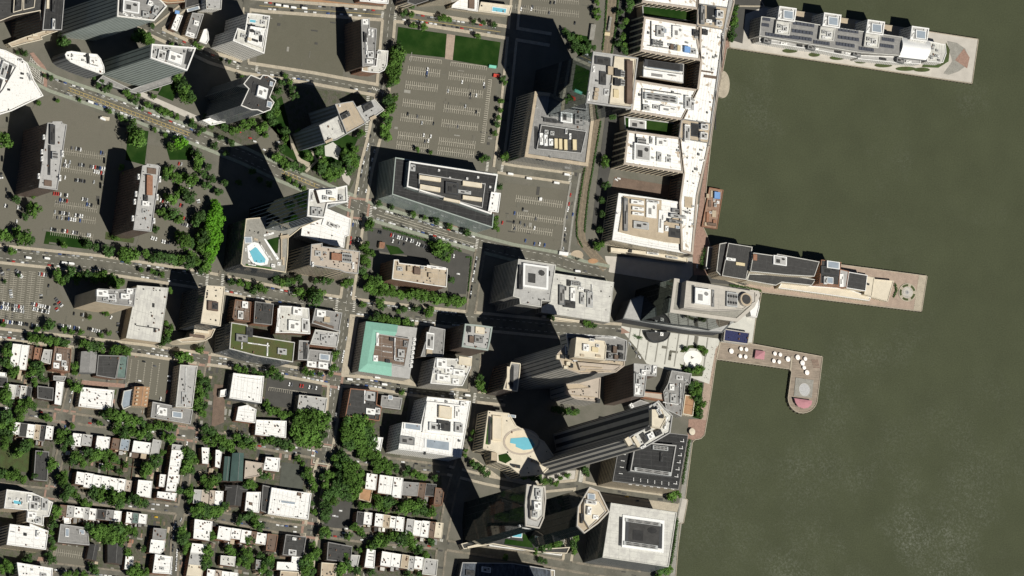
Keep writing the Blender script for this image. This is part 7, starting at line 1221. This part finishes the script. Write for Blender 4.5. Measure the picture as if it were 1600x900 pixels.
t = tag(link('garden_fountain', None, None, c), 'small star shaped fountain in the round garden of the hotel pier', 'fountain'); mb = MB(); mb.tube(0, 0, .2, .8, 3, 2.8, 14); mb.obj('basin', M['lgray'], t); mb = MB(); mb.tube(0, 0, .5, 1.8, .5, .3, 8); [mb.limb((0, 0, 1.6), (2.2*math.cos(a), 2.2*math.sin(a), 1.), .15, .08, 4) for a in (0, 1.257, 2.513, 3.77, 5.027)]; mb.obj('spout', M['wgray'], t)
c = P(1081.5, 674.5, 4); t = tag(link('round_kiosk', None, None, (c.x, c.y, 0)), 'round cream roofed kiosk in the curved quay by the dark office', 'kiosk'); mb = MB(); mb.tube(0, 0, 0, 4, 4, 4, 18); mb.obj('wall', M['wgray'], t); mb = MB(); mb.tube(0, 0, 4, 4.3, 4.4, 4.4, 18); mb.tube(0, 0, 4.3, 5.2, 4.3, .5, 18); mb.obj('roof', M['cream'], t)
# half round lookout at the warehouse quay
c = P(1130, 132, 0); pts = [P(1130+10*math.cos(math.radians(a)), 132+21*math.sin(math.radians(a)), 0) for a in range(-85, 96, 12)]
mb = MB(); mb.prism(ccw([tuple(q[:2]) for q in pts]+[tuple(P(1122, 150)[:2]), tuple(P(1127, 113)[:2])]), -5, .3, 0); tag(mb.obj('quay_lookout', M['sidewalk']), kind='structure')
# people strolling: one small continuous figure each
def person_mesh(m):
    mb = MB(); rings = [(.0, .16, .10), (.45, .17, .11), (.85, .2, .13), (1.1, .2, .12), (1.4, .24, .13), (1.5, .08, .07), (1.56, .09, .09), (1.68, .11, .1), (1.8, .04, .04)]
    pr = None
    for i, (z, a, b) in enumerate(rings):
        r_ = [(a*math.cos(k*1.0472), b*math.sin(k*1.0472), z) for k in range(6)]
        if pr: [mb.face([pr[k], pr[(k+1) % 6], r_[(k+1) % 6], r_[k]], 1 if i < 3 else (0 if i < 5 else 2)) for k in range(6)]
        pr = r_
    for s in (-1, 1): mb.limb((s*.24, 0, 1.38), (s*.3, .05, .8), .06, .04, 5, 0); mb.limb((s*.3, .05, .8), (s*.3, .1, .72), .045, .03, 5, 2)
    return mb.mesh('person', [M[m], M['wdark'], M['skin']])
mat('skin', (.35, .22, .15), amt=.1); PM = {'dark': person_mesh('wdark'), 'red': person_mesh('redpaint'), 'white': person_mesh('white')}
prng = random.Random(9)
for i in range(90):
    zone = prng.choice(('promenade', 'promenade', 'plaza', 'pier', 'quay'))
    if zone == 'promenade': t_ = prng.random(); x, y = 1114-t_*17+prng.uniform(-7, 7), 540+t_*112; w_ = 'strolling on the pinkish promenade'
    elif zone == 'plaza': x, y = prng.uniform(1000, 1060), prng.uniform(528, 556); w_ = 'on the white plaza'
    elif zone == 'pier': x, y = prng.uniform(1135, 1235), prng.uniform(545, 560); w_ = 'among the parasols on the pier'
    else: t_ = prng.random(); x, y = 1118-t_*30+prng.uniform(-2, 2), 170+t_*190; w_ = 'on the quay beside the warehouses'
    c_ = prng.choice(('dark', 'dark', 'dark', 'red', 'white')); p = P(x, y, .9); tag(link('person', PM[c_], None, (p.x, p.y, .3), prng.uniform(0, 6.28)), f'person in {c_} top {w_}', 'person', f'people in {c_} tops {w_}')

# ------------------------------------------------------------------ where several things share a label, say which one
from collections import defaultdict
OW = 'first second third fourth fifth sixth seventh eighth ninth tenth eleventh twelfth thirteenth fourteenth fifteenth sixteenth seventeenth eighteenth nineteenth twentieth'.split()
def onum(i): return OW[i] if i < 20 else ('twenty-' if i < 29 else 'thirty-' if i < 39 else 'forty-')+OW[(i-19) % 10 - 1] if (i+1) % 10 else {30: 'thirtieth', 40: 'fortieth', 50: 'fiftieth'}.get(i+1, 'last')
dd = defaultdict(list)
for o in COL.objects:
    if o.parent is None and 'label' in o: dd[o['label']].append(o)
bpy.context.view_layer.update()
for l, os_ in dd.items():
    if len(os_) > 1:
        os_.sort(key=lambda o: (o.location-CAM).dot(RIGHT))
        for i, o in enumerate(os_): o['label'] = f'{l}, {onum(i)} from left'; o['group'] = o.get('group') or l+' (several)'
for o in COL.objects:
    if 'label' in o and not 4 <= len(o['label'].split()) <= 16: print('LABEL', len(o['label'].split()), o['label'])
